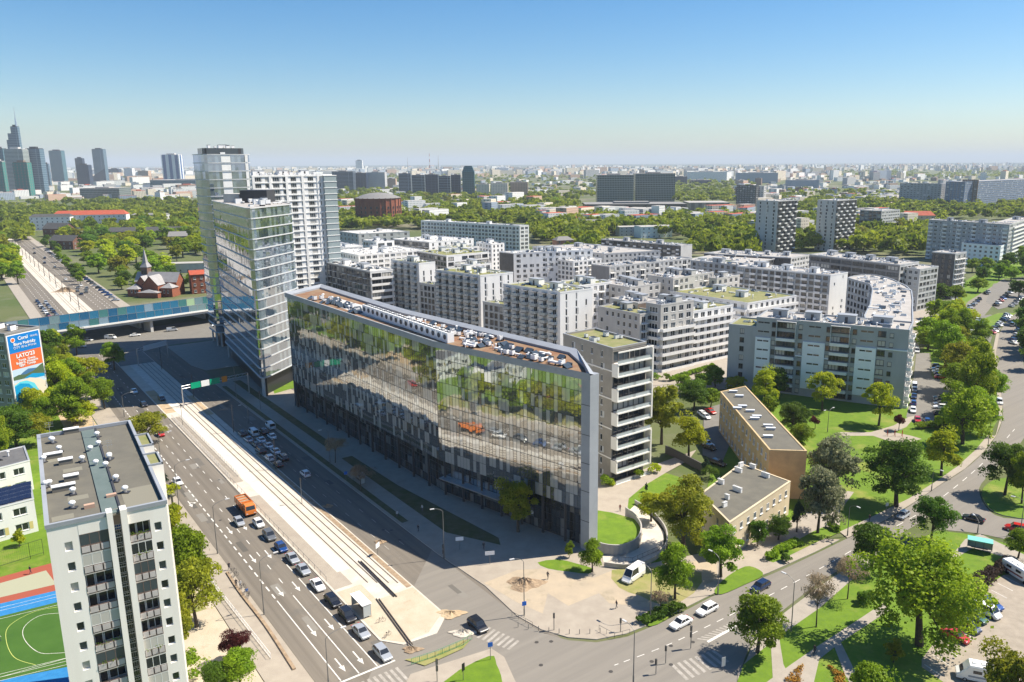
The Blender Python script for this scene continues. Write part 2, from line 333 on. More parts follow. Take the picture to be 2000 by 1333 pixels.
# right side grounds
patch([(1150, 1005), (1240, 1025), (1237, 1048), (1205, 1060), (1160, 1058), (1155, 1030)], grass, sm=2, z=1.32)
patch([(1228, 945), (1260, 915), (1300, 925), (1340, 940), (1330, 965), (1290, 990), (1245, 1010), (1225, 990)], grass, sm=3)
patch([(1050, 1100), (1090, 1094), (1125, 1102), (1158, 1112), (1150, 1122), (1110, 1118), (1070, 1112)], grass, sm=2)
patch([(1190, 1093), (1270, 1092), (1300, 1075), (1320, 1062), (1330, 1078), (1290, 1098), (1240, 1104)], grass, sm=2)
patch([(1010, 1115), (1060, 1112), (1160, 1130), (1190, 1118), (1320, 1100), (1400, 1095), (1400, 1135), (1330, 1160), (1290, 1190), (1190, 1180), (1170, 1160), (1110, 1185), (1070, 1160), (1060, 1200), (1010, 1178), (945, 1140)], dusty, z=Z + 0.008, name='trodden_soil')
patch([(1195, 1115), (1290, 1110), (1370, 1120), (1355, 1160), (1300, 1185), (1250, 1165), (1210, 1150)], grassd, z=Z + 0.02, sm=2)
patch([(1395, 1155), (1420, 1128), (1455, 1108), (1478, 1112), (1490, 1125), (1455, 1143), (1410, 1162)], grass, z=Z + 0.02, sm=3)
patch([(1495, 1085), (1560, 1055), (1610, 1030), (1640, 1040), (1600, 1058), (1545, 1085), (1510, 1100)], grass, z=Z + 0.02, sm=2)
patch([(1252, 1212), (1285, 1190), (1325, 1188), (1300, 1212), (1270, 1225)], grass, z=Z + 0.02, sm=2)
# park ground inside the curve of the right road
patch([(1400, 870), (1420, 760), (1460, 740), (1780, 770), (1830, 800), (1840, 870), (1860, 810), (1930, 720), (1941, 735), (1950, 790), (1948, 822), (1930, 853), (1905, 885), (1870, 917), (1830, 944), (1775, 980), (1715, 1010), (1650, 1040), (1560, 1055), (1500, 1080), (1470, 1060), (1380, 960)], grass, z=0.05, name='park_lawn')
patch([(1640, 845), (1700, 845), (1745, 832), (1775, 815), (1790, 812), (1770, 835), (1745, 845), (1780, 852), (1800, 858), (1775, 866), (1735, 862), (1705, 852), (1645, 852)], pavel, z=0.07, name='path')
patch([(1455, 1078), (1520, 1030), (1610, 985), (1655, 960), (1668, 962), (1640, 1000), (1640, 1035), (1560, 1052), (1490, 1085)], pave, z=0.075, name='path')
patch([(1640, 1040), (1700, 1012), (1775, 975), (1830, 940), (1870, 912), (1905, 880), (1930, 850), (1945, 853), (1919, 886), (1883, 918), (1842, 944), (1786, 982), (1730, 1017), (1655, 1052)], pavel, z=0.13, name='pavement')
patch([(1880, 905), (1925, 870), (1945, 850), (1952, 822), (1944, 735), (1938, 690), (1946, 650), (1952, 652), (1945, 690), (1950, 735), (1958, 790), (1957, 822), (1945, 853), (1919, 886), (1883, 918)], pavel, z=0.135, name='pavement')
# car park beside the blue-grey block
patch([(1790, 690), (1815, 690), (1818, 735), (1850, 740), (1860, 825), (1800, 838), (1770, 815), (1782, 760)], asph3, z=0.06, name='car_park')
patch([(1818, 690), (1850, 685), (1862, 745), (1822, 740)], grass, z=0.07)
# parking street and car parks further up the right side
patch([(1860, 640), (1890, 590), (1930, 565), (1960, 545), (1985, 560), (1945, 590), (1920, 620), (1905, 655), (1890, 665)], asph2, z=0.055, name='parking_street')
patch([(1890, 660), (1905, 620), (1935, 615), (1950, 625), (1940, 650), (1925, 700), (1905, 720)], asph3, z=0.06, name='car_park')
patch([(1940, 555), (1995, 545), (2020, 560), (1990, 595), (1950, 605), (1925, 590)], asph3, z=0.065, name='car_park')
patch([(1908, 655), (1915, 625), (1950, 612), (1985, 612), (1965, 625), (1935, 645), (1915, 662)], grass, z=0.075)
patch([(1790, 690), (1860, 640), (1880, 610), (1870, 560), (1930, 520), (2000, 490), (2100, 480), (2200, 520), (2000, 540), (1960, 545), (1930, 565), (1890, 590), (1862, 640), (1890, 665), (1900, 720), (1860, 745), (1850, 690)], grass, z=0.04, name='park_lawn')
# lower right: verge, paths, parking
slab('pavement', smooth(PX((1440, 1333), (1458, 1290), (1483, 1240), (1548, 1186), (1624, 1131), (1700, 1085), (1720, 1095), (1650, 1150), (1590, 1205), (1550, 1250), (1530, 1290)), 2) + PX((1535, 1500), (1400, 1500)), 0, Z, pave, kerbm)
slab('park_lawn', PX((1540, 1232), (1600, 1190), (1680, 1120), (1740, 1080), (1830, 1038), (1900, 1046), (1990, 1070), (2150, 1100), (2200, 1500), (1445, 1500), (1440, 1333), (1452, 1300), (1500, 1262)), 0.0, Z + 0.05, grass, kerbm)
patch([(1490, 1340), (1545, 1300), (1600, 1262), (1680, 1210), (1725, 1180), (1735, 1195), (1690, 1225), (1640, 1258), (1600, 1290), (1590, 1333), (1580, 1500), (1480, 1500), (1485, 1400)], pave, z=Z + 0.07, name='path')
patch([(1628, 1262), (1640, 1252), (1668, 1310), (1700, 1360), (1680, 1370), (1650, 1320)], pave, z=Z + 0.075, name='path')
patch([(1505, 1255), (1522, 1250), (1530, 1300), (1545, 1330), (1510, 1340)], pave, z=Z + 0.08, name='path')
patch([(1856, 1090), (1885, 1055), (1915, 1045), (2000, 1085), (2100, 1120), (2100, 1140), (1985, 1097), (1900, 1072), (1870, 1090)], pave, z=Z + 0.07, name='path')
patch([(1800, 1290), (1845, 1230), (1880, 1180), (1960, 1125), (2080, 1120), (2200, 1300), (2200, 1500), (1900, 1500), (1850, 1340), (1800, 1305)], mat('grey_parking_soil', (0.36, 0.31, 0.25), 0.95, col2=(0.25, 0.215, 0.17), scale=0.6, amt=0.8), z=Z + 0.065, name='car_park')
slab('grass_island', smooth(PX((1918, 960), (1935, 942), (1960, 935), (2010, 930), (2080, 935), (2060, 1010), (1960, 1008), (1925, 985)), 3), 0, Z + 0.03, grass, kerbm)
# courtyard driveways round the thin block
patch([(1150, 1010), (1160, 950), (1225, 930), (1290, 905), (1360, 880), (1345, 900), (1300, 925), (1258, 950), (1228, 975), (1225, 1000), (1235, 1018), (1180, 1008)], pavel, z=Z + 0.02, name='driveway')
patch([(1375, 800), (1408, 790), (1425, 870), (1410, 905), (1372, 890)], asph3, z=Z + 0.02, name='yard')
patch([(1258, 735), (1340, 728), (1400, 705), (1400, 725), (1330, 750), (1258, 755)], pavel, z=0.1, name='path')
# inner ground of the estate
patch([(560, 640), (700, 560), (1000, 505), (1500, 520), (1830, 575), (1790, 690), (1420, 760), (1250, 770), (1150, 1000), (1100, 900), (800, 800)], pave, z=0.0, name='estate_paving')

# ---- road markings (one mesh per lane line)
def dashes(t, s0, s1, on, off, wd=0.16, z=0.022, pm=None):
    mb = MB(); s = s0
    while s < s1:
        e = min(s + on, s1); mb.face([(*M(s, t - wd / 2), z), (*M(e, t - wd / 2), z), (*M(e, t + wd / 2), z), (*M(s, t + wd / 2), z)]); s += on + off
    tag(part('lane_marking', mb, [pm or paint]), kind='structure')
def line(t, s0, s1, wd=0.18, z=0.022): dashes(t, s0, s1, 1e5, 0, wd, z)
for a, b in ((-372, -262), (-250, -136)):
    dashes(40.0, a, b, 2, 1.4, 0.26); dashes(43.0, a, b, 2.2, 4.5); dashes(46.1, a, b, 2.2, 4.5)
    dashes(65.2, a, b, 2.2, 4.5, .16, .022, worn); dashes(68.6, a, b, 2.2, 4.5, .16, .022, worn)
line(40.0, -135, -106); line(43.0, -135, -106); line(46.1, -150, -106)
for t in (40.4, 43.6, 65.2, 68.6, 71, 46.4): dashes(t, -1100, -440, 3, 5, 0.25)
def arrow(s, t, turn=0, dirn=1):
    mb = MB(); z = 0.022; f = lambda a, b: (*M(s + a * dirn, t + b), z)
    mb.face([f(0, -0.11), f(2.6, -0.11), f(2.6, 0.11), f(0, 0.11)])
    if turn: mb.face([f(1.2, 0.11), f(1.6, 0.11), f(2.2, 0.9), f(1.8, 0.9)]); mb.face([f(1.5, 0.9), f(2.5, 0.75), f(2.2, 1.4)])
    mb.face([f(2.6, -0.45), f(4.3, 0), f(2.6, 0.45)])
    if dirn < 0: mb.f = [tuple(reversed(q)) for q in mb.f]
    tag(part('arrow_marking', mb, [paint]), kind='structure')
for s in (-172, -156, -140, -124, -112):
    for t in (41.5, 44.6): arrow(s, t)
for s in (-118, -132): arrow(s, 47.7, 0)
for s in (-230, -208, -192): arrow(s, 38.2, 1)
def zebra(a, b, c, d, n, duty=0.5, z=0.026):
    """n stripes; a->b is one kerb side, d->c the other"""
    mb = MB()
    for i in range(n):
        k0, k1 = i / n, (i + duty) / n
        p = [lerp(a, b, k0), lerp(a, b, k1), lerp(d, c, k1), lerp(d, c, k0)]
        f = [(*q, z) for q in p]
        A = (f[1][0] - f[0][0]) * (f[2][1] - f[0][1]) - (f[1][1] - f[0][1]) * (f[2][0] - f[0][0])
        mb.face(f if A > 0 else f[::-1])
    tag(part('crossing_stripes', mb, [worn]), kind='structure')
zebra(M(-103.8, 37.5), M(-103.8, 49), M(-99.8, 49), M(-99.8, 37.5), 12)
zebra(*PX((930, 1246), (1000, 1272), (1020, 1255), (955, 1225)), 7)
zebra(*PX((1310, 1300), (1400, 1268), (1430, 1290), (1340, 1330)), 8)
zebra(M(-256, 37.5), M(-256, 49), M(-252.5, 49), M(-252.5, 37.5), 11)
zebra(*PX((1360, 1249), (1425, 1217), (1432, 1222), (1385, 1252)), 9)
for p in (((640, 1333), (748, 1289)),):
    tag(sheet('stop_line', strip([M(-105.6, 37), M(-105.6, 49)], 0.4), 0.022, paint), kind='structure')
rl = smooth(PX((1200, 1300), (1300, 1262), (1400, 1215), (1500, 1165), (1600, 1112), (1700, 1055), (1800, 1000), (1880, 940), (1940, 885), (1985, 835)), 8, False)
mb = MB()
for i in range(0, len(rl) - 1, 2):
    q = strip([rl[i], rl[i + 1]], 0.15); mb.face([(*p, 0.026) for p in q[::-1]])
tag(part('lane_marking', mb, [paint]), kind='structure')
for poly in (PX((1380, 1253), (1432, 1224), (1470, 1200), (1472, 1203), (1435, 1228), (1384, 1256)),):
    sheet('edge_marking', poly, 0.027, paint)
# parking bay lines lower right
mb = MB()
for i in range(12):
    a = lerp(G(1805, 1300), G(1960, 1128), i / 11); d = (G(1845, 1322)[0] - G(1812, 1300)[0], G(1845, 1322)[1] - G(1812, 1300)[1])
    q = strip([a, (a[0] + d[0], a[1] + d[1])], 0.12); mb.face([(*p, Z + 0.08) for p in q[::-1]])
tag(part('bay_marking', mb, [paint]), kind='structure')

for k in range(34):                                       # repaired patches and manhole covers
    s_, t_ = R.uniform(-330, -110), R.choice((R.uniform(37.5, 48.5), R.uniform(63, 71))); a_, b_ = R.uniform(1.5, 7), R.uniform(.8, 2.2)
    mpatch([(s_, t_), (s_ + a_, t_), (s_ + a_, t_ + b_), (s_, t_ + b_)], mat('asphalt_patch_%d' % (k % 3), ((.10, .092, .08), (.21, .195, .17), (.13, .12, .105))[k % 3], .9), z=.008 + .0003 * k, name='asphalt_patch')
for k in range(22):
    p = M(R.uniform(-300, -112), R.choice((R.uniform(37.5, 48.5), R.uniform(63, 71)))) if k < 14 else G(R.uniform(1000, 1400), R.uniform(1250, 1330)); mb = MB(); mb.prism([(p[0] + .35 * cos(a * pi / 5), p[1] + .35 * sin(a * pi / 5)) for a in range(10)], .02, .03); tag(part('manhole_cover', mb, [mat('cast_iron', (.06, .055, .05), .6)]), kind='structure')
# ---- tram rails
def rail(s0, s1, t, lb):
    mb = MB(); T = lambda x, y, z: (*M(x, y), z)
    mb.box(s0, t - 0.15, Z + 0.014, s1, t + 0.15, Z + 0.02, 0, T); mb.box(s0, t - 0.045, Z + 0.02, s1, t + 0.045, Z + 0.08, 1, T)
    tag(part('tram_rail', mb, [mat('rail_bed', (0.42, 0.37, 0.31), 0.95), mat('rail_steel', (0.10, 0.075, 0.06), 0.5, 0.5)]), lb, 'rail', 'tram rails along the avenue')
RN = ('first rail from the platform side', 'second rail from the platform side', 'third rail from the platform side', 'outermost rail next to the office side kerb')
for i, t in enumerate((55.9, 57.3, 59.0, 60.4)): rail(-345, -129 + (t - 58) * 0.8, t, RN[i] + ' on the near tramway')
for i, t in enumerate((52.2, 53.6, 57.0, 58.4)): rail(-1000, -480, t, ('leftmost', 'second from left', 'third from left', 'rightmost')[i] + ' rail of the tramway beyond the viaduct')
def rlabel(o, l): o['label'] = l
# loose rails lying on the median
for (a, b), lb in ((((700, 1098), (770, 1168)), 'loose dark steel rail lying beside the unfinished tram track'), (((735, 1172), (800, 1262)), 'long loose rail lying on the dug up sand near the grass tip')):
    for k in (0, 0.5):
        p, q = G(*a), G(*b); mb = MB(); mb.tube((p[0] + k, p[1], Z + 0.15), (q[0] + k, q[1], Z + 0.15), 0.09, n=4)
        tag(part('steel_rail', mb, [mat('rail_steel', (0.1, 0.1, 0.1))]), lb, 'rail', 'loose rails on the median')

# ---- sports ground by the left tower
A0, A1 = G(0, 1333), G(128, 1333)
patch([(-140, 1180), (0, 1128), (110, 1098), (160, 1150), (0, 1195), (-140, 1230)], mat('red_court', (0.30, 0.075, 0.045), 0.9), z=0.05, name='sports_court')
patch([(-100, 1172), (0, 1140), (90, 1115), (110, 1142), (0, 1168), (-100, 1200)], mat('pale_court', (0.33, 0.33, 0.23), 0.9), z=0.06, name='sports_court')
trk = mat('blue_track', (0.02, 0.16, 0.38), 0.8, col2=(0.03, 0.20, 0.44), scale=1)
patch([(-200, 1245), (0, 1180), (150, 1145), (250, 1333), (0, 1500), (-300, 1500)], trk, z=0.055, name='running_track')
patch([(-220, 1262), (0, 1205), (140, 1170), (200, 1290), (0, 1330), (-200, 1400)], mat('artificial_turf', (0.035, 0.095, 0.012), 0.95, col2=(0.06, 0.135, 0.02), scale=0.15, amt=0.9), z=0.066, name='football_pitch')
def ribbon(pts, wd, z, m, name='pitch_line'):
    mb = MB(); q = strip(pts, wd); n = len(pts)
    for i in range(n - 1): mb.face([(*q[i], z), (*q[2 * n - 1 - i], z), (*q[2 * n - 2 - i], z), (*q[i + 1], z)])
    tag(part(name, mb, [m]), kind='structure')
for k in (1188, 1194): ribbon(PX((-200, k + 58), (0, k), (140, k - 34)), 0.08, 0.075, paint)
ribbon(smooth(PX((130, 1198), (80, 1203), (48, 1225), (48, 1250), (75, 1275), (110, 1277), (160, 1272)), 6, False), 0.08, 0.078, paint)
ribbon(smooth(PX((130, 1185), (70, 1195), (20, 1222), (12, 1250), (28, 1285), (70, 1300)), 6, False), 0.08, 0.079, mat('yellow_line', (0.5, 0.55, 0.15)))
ribbon(PX((-220, 1268), (0, 1210), (140, 1176)), 0.08, 0.08, paint); ribbon(PX((-200, 1380), (0, 1324), (140, 1284)), 0.08, 0.081, paint)
for k in (1318, 1324, 1331): ribbon(PX((-200, k + 58), (0, k), (140, k - 34)), 0.08, 0.082, paint)
# ================================================================ BUILDINGS
def window_proto(n, sill=True, fr=0.07, hor=False):
    """unit window (x 0..1, z 0..1, y inward): frame 0, glass 1"""
    mb = MB(); mb.face([(0, 0.16, 0), (1, 0.16, 0), (1, 0.16, 1), (0, 0.16, 1)], 1)
    for a in (0, 1 - fr): mb.box(a, 0.08, 0, a + fr, 0.15, 1, 0)
    for a in (0, 1 - fr): mb.box(fr, 0.08, a, 1 - fr, 0.15, a + fr, 0)
    for k in range(1, n): mb.box(k / n - fr / 3, 0.09, fr, k / n + fr / 3, 0.15, 1 - fr, 0)
    if hor: mb.box(fr, 0.095, 0.64, 1 - fr, 0.145, 0.69, 0)
    if sill: mb.box(-0.06, -0.08, -0.06, 1.06, 0.14, -0.005, 0)
    return mb
WP = {1: window_proto(1), 2: window_proto(2), 3: window_proto(3), 'r': window_proto(3, False, 0.03, True)}
WM = {}
def wmesh(kind, fm, gm):
    k = (kind, fm.name, gm.name)
    if k not in WM: WM[k] = WP[kind].mesh('window', [fm, gm])
    return WM[k]
def S(**k): return k
def balcony_proto(style, w_, d):
    """x 0..w, y negative = outward, z=0 floor"""
    mb = MB()
    if style == 'cage':
        mb.box(0, -d, -0.12, w_, 0, 0, 0); mb.box(0.1, -d + 0.02, 2.62, w_ - 0.1, 0, 2.70, 1)
        for x in (0.02, w_ - 0.06): mb.box(x, -d + 0.02, 0, x + 0.04, -d + 0.06, 2.65, 1)
        mb.box(0, -d, 0.02, w_, -d + 0.04, 1.05, 2); mb.box(0, -d, 0.02, 0.04, 0, 1.05, 2); mb.box(w_ - 0.04, -d, 0.02, w_, 0, 1.05, 2)
    elif style == 'white':
        mb.box(0, -d, -0.2, w_, 0, 0, 0); mb.box(0, -d, 0, w_, -d + 0.12, 0.95, 0); mb.box(0, -d + 0.12, 0, 0.12, 0, 0.95, 0); mb.box(w_ - 0.12, -d + 0.12, 0, w_, 0, 0.95, 0)
    elif style == 'rail':
        mb.box(0, -d, -0.18, w_, 0, 0, 0); mb.box(0, -d, 0.98, w_, -d + 0.05, 1.05, 1)
        n = max(3, int(w_ / 0.45))
        for i in range(n + 1): mb.box(i * (w_ - 0.04) / n, -d, 0, i * (w_ - 0.04) / n + 0.04, -d + 0.04, 0.98, 1)
        for x in (0, w_ - 0.05): mb.box(x, -d + 0.05, 0.98, x + 0.05, 0, 1.05, 1)
    elif style == 'glass':
        mb.box(0, -d, -0.22, w_, 0, 0, 0); mb.box(0.02, -d + 0.02, 0, w_ - 0.02, -d + 0.05, 1.0, 2); mb.box(0, -d, 1.0, w_, -d + 0.07, 1.06, 1)
    return mb
def poly_area(p): return sum(p[i - 1][0] * p[i][1] - p[i][0] * p[i - 1][1] for i in range(len(p))) / 2
def LFR(h, L, F, Rr, dl=None, dr=None):
    """footprint from three roof corners as photographed: left, near, right; back corner completes it"""
    l, f, r = G(*L, h), G(*F, h), G(*Rr, h)
    if dl is not None: d = hypot(l[0] - f[0], l[1] - f[1]); l = (f[0] + (l[0] - f[0]) / d * dl, f[1] + (l[1] - f[1]) / d * dl)
    if dr is not None: d = hypot(r[0] - f[0], r[1] - f[1]); r = (f[0] + (r[0] - f[0]) / d * dr, f[1] + (r[1] - f[1]) / d * dr)
    return [l, f, r, (l[0] + r[0] - f[0], l[1] + r[1] - f[1])]
FOOT = []
# shared roof-top equipment
def unit_protos():
    a = MB(); a.box(-0.5, -0.4, 0.25, 0.5, 0.4, 1.05, 0); a.box(-0.45, -0.35, 0, -0.35, 0.35, 0.25, 1); a.box(0.35, -0.35, 0, 0.45, 0.35, 0.25, 1); a.box(-0.3, -0.3, 1.05, 0.3, 0.3, 1.09, 1)
    b = MB(); b.tube((0, 0, 0), (0, 0, 1.0), 0.14, n=8); b.dome((0, 0, 1.0), 0.32, 0.22, 8, 3, 0)
    c = MB(); c.box(-0.9, -0.5, 0, 0.9, 0.5, 0.5, 0); c.box(-0.8, -0.42, 0.5, 0.8, 0.42, 0.58, 2)
    d = MB(); d.box(-1.6, -0.25, 0.3, 1.6, 0.25, 0.65, 0); [d.box(x, -0.2, 0, x + 0.08, 0.2, 0.3, 1) for x in (-1.5, 0, 1.4)]
    e = MB(); e.box(-0.8, -0.5, 0, 0.8, 0.5, 1.3, 0); e.box(-0.85, -0.55, 1.3, 0.85, 0.55, 1.4, 1)
    f = MB()                                                         # tilted solar collector / hatch
    for z0, z1 in ((0.15, 0.85),):
        f.face([(-0.95, -0.6, z0), (0.95, -0.6, z0), (0.95, 0.6, z1), (-0.95, 0.6, z1)], 2); f.face([(-0.95, 0.6, z1), (0.95, 0.6, z1), (0.95, 0.6, 0), (-0.95, 0.6, 0)], 1)
        f.box(-0.95, -0.6, 0, 0.95, -0.55, 0.16, 1)
    ms = [metalw, metald, winglass2]
    return {k: q.mesh('roof_unit', ms) for k, q in dict(box=a, vent=b, skylight=c, duct=d, shaft=e, hatch=f).items()}
UP = unit_protos()
NAMES = dict(box='air_unit', vent='roof_vent', skylight='skylight', duct='air_duct', shaft='vent_shaft', hatch='roof_hatch')
def clutter(root, poly, z, n, kinds=('box', 'vent', 'skylight', 'duct', 'hatch'), ang=0.0, sc=(0.7, 1.3), margin=0.8, base=(0, 0)):
    xs = [p[0] for p in poly]; ys = [p[1] for p in poly]; k = 0; tries = 0; cx_ = sum(xs) / len(xs); cy_ = sum(ys) / len(ys)
    while k < n and tries < n * 30:
        tries += 1; p = (R.uniform(min(xs), max(xs)), R.uniform(min(ys), max(ys)))
        q = (p[0] + (p[0] - cx_) * 0.08, p[1] + (p[1] - cy_) * 0.08)
        if not (inside(p, poly) and inside(q, poly)): continue
        kd = R.choice(kinds); s = R.uniform(*sc)
        link(NAMES[kd], UP[kd], root, (p[0] - base[0], p[1] - base[1], z), ang + R.choice((0, 0, pi / 2)), (s, s, s)); k += 1
def building(name, label, cat, foot, h, nf, sides, wall, roof=roofpale, z0=0.0, group=None, parapet=0.5, cl=12, clk=('box', 'vent', 'skylight', 'duct', 'hatch'),
             gh=0.0, trim=None, maxw=100, coping=True, roofcol=None):
    """wall: list of wall materials; sides: {index: spec} or list"""
    if poly_area(foot) < 0: foot = foot[::-1]
    if 'bay' in sides: sides = {'*': sides}
    n = len(foot); bx, by = foot[0]; FOOT.append(foot)
    root = thing(name, label, cat, (bx, by, z0), 0, group)
    loc = [(p[0] - bx, p[1] - by) for p in foot]
    mb = MB(); wins = []; bals = {}; fh = (h - gh - 0.3) / nf
    for i in range(n):
        a, b = loc[i], loc[(i + 1) % n]; L = hypot(b[0] - a[0], b[1] - a[1]); u = ((b[0] - a[0]) / L, (b[1] - a[1]) / L); ny = (-u[1], u[0])
        ang = atan2(u[1], u[0]); mid = (bx + (a[0] + b[0]) / 2, by + (a[1] + b[1]) / 2)
        vis = (mid[0] * -ny[0] + mid[1] * -ny[1]) < 0         # outward normal is -ny; seen when it points back to the camera
        P = lambda x, z, y=0.0, a=a, u=u, ny=ny: (a[0] + u[0] * x + ny[0] * y, a[1] + u[1] * x + ny[1] * y, z)
        sp = sides.get(i, sides.get('*')) if isinstance(sides, dict) else sides
        if sp is None or sp.get('blank') or not vis:
            mb.face([P(0, 0), P(L, 0), P(L, h), P(0, h)], (sp or {}).get('mat', 0)); continue
        mi = sp.get('mat', 0); bay = sp.get('bay', 3.2); nb = max(1, round((L - 2 * sp.get('edge', 0.6)) / bay)); e = sp.get('edge', 0.6); bw = (L - 2 * e) / nb
        ww, wh, sill = sp.get('ww', 1.4), sp.get('wh', 1.5), sp.get('sill', 0.9)
        if h > 14 and 'cols' not in sp: ww *= 1.2; wh = min(wh * 1.12, fh - sill - .25)
        ww = min(ww, bw * 0.94)
        if gh: mb.face([P(0, 0), P(L, 0), P(L, gh), P(0, gh)], sp.get('gmat', mi))
        rec = sp.get('recess', 0.12); bl = sp.get('balc'); wk = sp.get('kind', 2); skip = sp.get('skip', 0)
        cols = sp.get('cols'); topf = sp.get('topmat')
        for f in range(nf):
            za = gh + f * fh; zb = za + fh + (0.3 if f == nf - 1 else 0); zl, zh = za + sill, min(za + sill + wh, zb - 0.15)
            m_ = mi
            if topf and f >= nf - topf[0]: m_ = topf[1]
            ops = []
            for k in range(nb):
                if skip and R.random() < skip: continue
                c = cols[k % len(cols)] if cols else 1
                if c == 0: continue
                isb = bl and (k + (f * bl.get('shift', 0))) % bl.get('every', 2) == bl.get('off', 0) and f >= bl.get('f0', 0)
                w1 = ww if not isb else bl.get('ww', bw * 0.8); x0 = e + (k + 0.5) * bw - w1 / 2
                lo = zl if not isb else za + 0.12
                if c != 1: x0 = e + (k + 0.5) * bw - ww * c / 2; w1 = ww * c
                ops.append((x0, x0 + w1, lo, zh, isb, k))
            ops.sort(); x = 0
            for (x0, x1, lo, hi, isb, k) in ops:
                ms_ = m_
                if sp.get('pier') is not None and True: ms_ = sp['pier']
                mb.face([P(x, za), P(x0, za), P(x0, zb), P(x, zb)], ms_)
                mb.face([P(x0, za), P(x1, za), P(x1, lo), P(x0, lo)], m_); mb.face([P(x0, hi), P(x1, hi), P(x1, zb), P(x0, zb)], m_)
                mb.face([P(x0, lo), P(x1, lo), P(x1, lo, rec + 0.1), P(x0, lo, rec + 0.1)], m_); mb.face([P(x0, hi, rec + 0.1), P(x1, hi, rec + 0.1), P(x1, hi), P(x0, hi)], m_)
                mb.face([P(x0, lo), P(x0, lo, rec + 0.1), P(x0, hi, rec + 0.1), P(x0, hi)], m_); mb.face([P(x1, lo, rec + 0.1), P(x1, lo), P(x1, hi), P(x1, hi, rec + 0.1)], m_)
                q = P(x0, lo, rec - 0.1); gm = R.choices(sp.get('glass', (winglass, winglass2, blind)), (0.6, 0.25, 0.15))[0]
                wins.append((q, ang, (x1 - x0, 1, hi - lo), wk if x1 - x0 < 3 or wk == 'r' else 3, sp.get('frame', frame), gm))
                if isb and bl.get('style'):
                    kx = (bl['style'], round(bl.get('w', bw * 0.85), 1), bl.get('d', 1.4)); W_ = kx[1]
                    bals.setdefault(kx, []).append((P(e + (k + 0.5) * bw - W_ / 2, za, 0), ang, sp.get('bm')))
                if not isb and len(wall) > 1 and m_ == 0 and x1 + 1 < L and R.random() < .35: mb.face([P(x1 + .04, lo, -.02), P(x1 + .75, lo, -.02), P(x1 + .75, hi, -.02), P(x1 + .04, hi, -.02)], 1)
                x = x1
            mb.face([P(x, za), P(L, za), P(L, zb), P(x, zb)], m_)
        if sp.get('bands'):                                   # continuous white balcony parapets
            bd = sp['bands']; d = bd.get('d', 1.2)
            for f in range(bd.get('f0', 0), nf - bd.get('ftop', 0)):
                za = gh + f * fh; x0 = bd.get('x0', 0) * L; x1 = bd.get('x1', 1) * L; hb = bd.get('h', 0.95)
                kx = ('band', round(x1 - x0, 1), d, hb); bals.setdefault(kx, []).append((P(x0, za, 0), ang, None))
        if sp.get('fins'):
            pass
    part('wall', mb, wall, root)
    cmp_ = lambda t: (t[0][0] + bx) ** 2 + (t[0][1] + by) ** 2 + (t[0][2] - CAM_H) ** 2
    wins.sort(key=cmp_)
    for (q, ang, sc, wk, fm, gm) in wins[:maxw]: link('window', wmesh(wk, fm, gm), root, q, ang, sc)
    if len(wins) > maxw:
        wb = MB(); mats = []
        for (q, ang, sc, wk, fm, gm) in wins[maxw:]:
            for m_ in (fm, gm):
                if m_ not in mats: mats.append(m_)
            c, s_ = cos(ang), sin(ang); b0 = len(wb.m)
            wb.add(WP[wk], lambda x, y, z: (q[0] + x * sc[0] * c - y * s_, q[1] + x * sc[0] * s_ + y * c, q[2] + z * sc[2]))
            for j in range(b0, len(wb.m)): wb.m[j] = mats.index(gm) if wb.m[j] else mats.index(fm)
        tag(part('window', wb, mats, root), kind='stuff')
    bt = trim or white
    for kx, items in bals.items():
        if kx[0] == 'band':
            pm = MB(); pm.box(0, -kx[2], -0.22, kx[1], 0, 0, 0); pm.box(0, -kx[2], 0, kx[1], -kx[2] + 0.1, kx[3], 0); pm.box(0, -kx[2] + 0.1, 0, 0.1, 0, kx[3], 0); pm.box(kx[1] - 0.1, -kx[2] + 0.1, 0, kx[1], 0, kx[3], 0)
        else: pm = balcony_proto(*kx)
        me = pm.mesh('balcony', [bt, metalm, railglass]); items.sort(key=cmp_)
        for q, ang, _ in items[:100]: link('balcony', me, root, q, ang)
        if len(items) > 100:
            wb = MB()
            for q, ang, _ in items[100:]:
                c, s_ = cos(ang), sin(ang); wb.add(pm, lambda x, y, z: (q[0] + x * c - y * s_, q[1] + x * s_ + y * c, q[2] + z))
            tag(part('balcony', wb, [bt, metalm, railglass], root), kind='stuff')
    # roof slab with parapet
    rb = MB(); rb.v = []; inn = inset(loc, 0.35)
    rb.face([(p[0], p[1], h) for p in inset(loc, 0.02)], 0)
    if parapet:
        for i in range(n):
            j = (i + 1) % n; o1, o2, i1, i2 = inset(loc, -0.06)[i], inset(loc, -0.06)[j], inn[i], inn[j]; zt = h + parapet
            rb.face([(*o1, h - 0.1), (*o2, h - 0.1), (*o2, zt), (*o1, zt)], 1); rb.face([(*o1, zt), (*o2, zt), (*i2, zt), (*i1, zt)], 2); rb.face([(*i2, h), (*i1, h), (*i1, zt), (*i2, zt)], 1)
    part('roof', rb, [roof, wall[0] if roofcol is None else roofcol, fascia if coping else wall[0]], root)
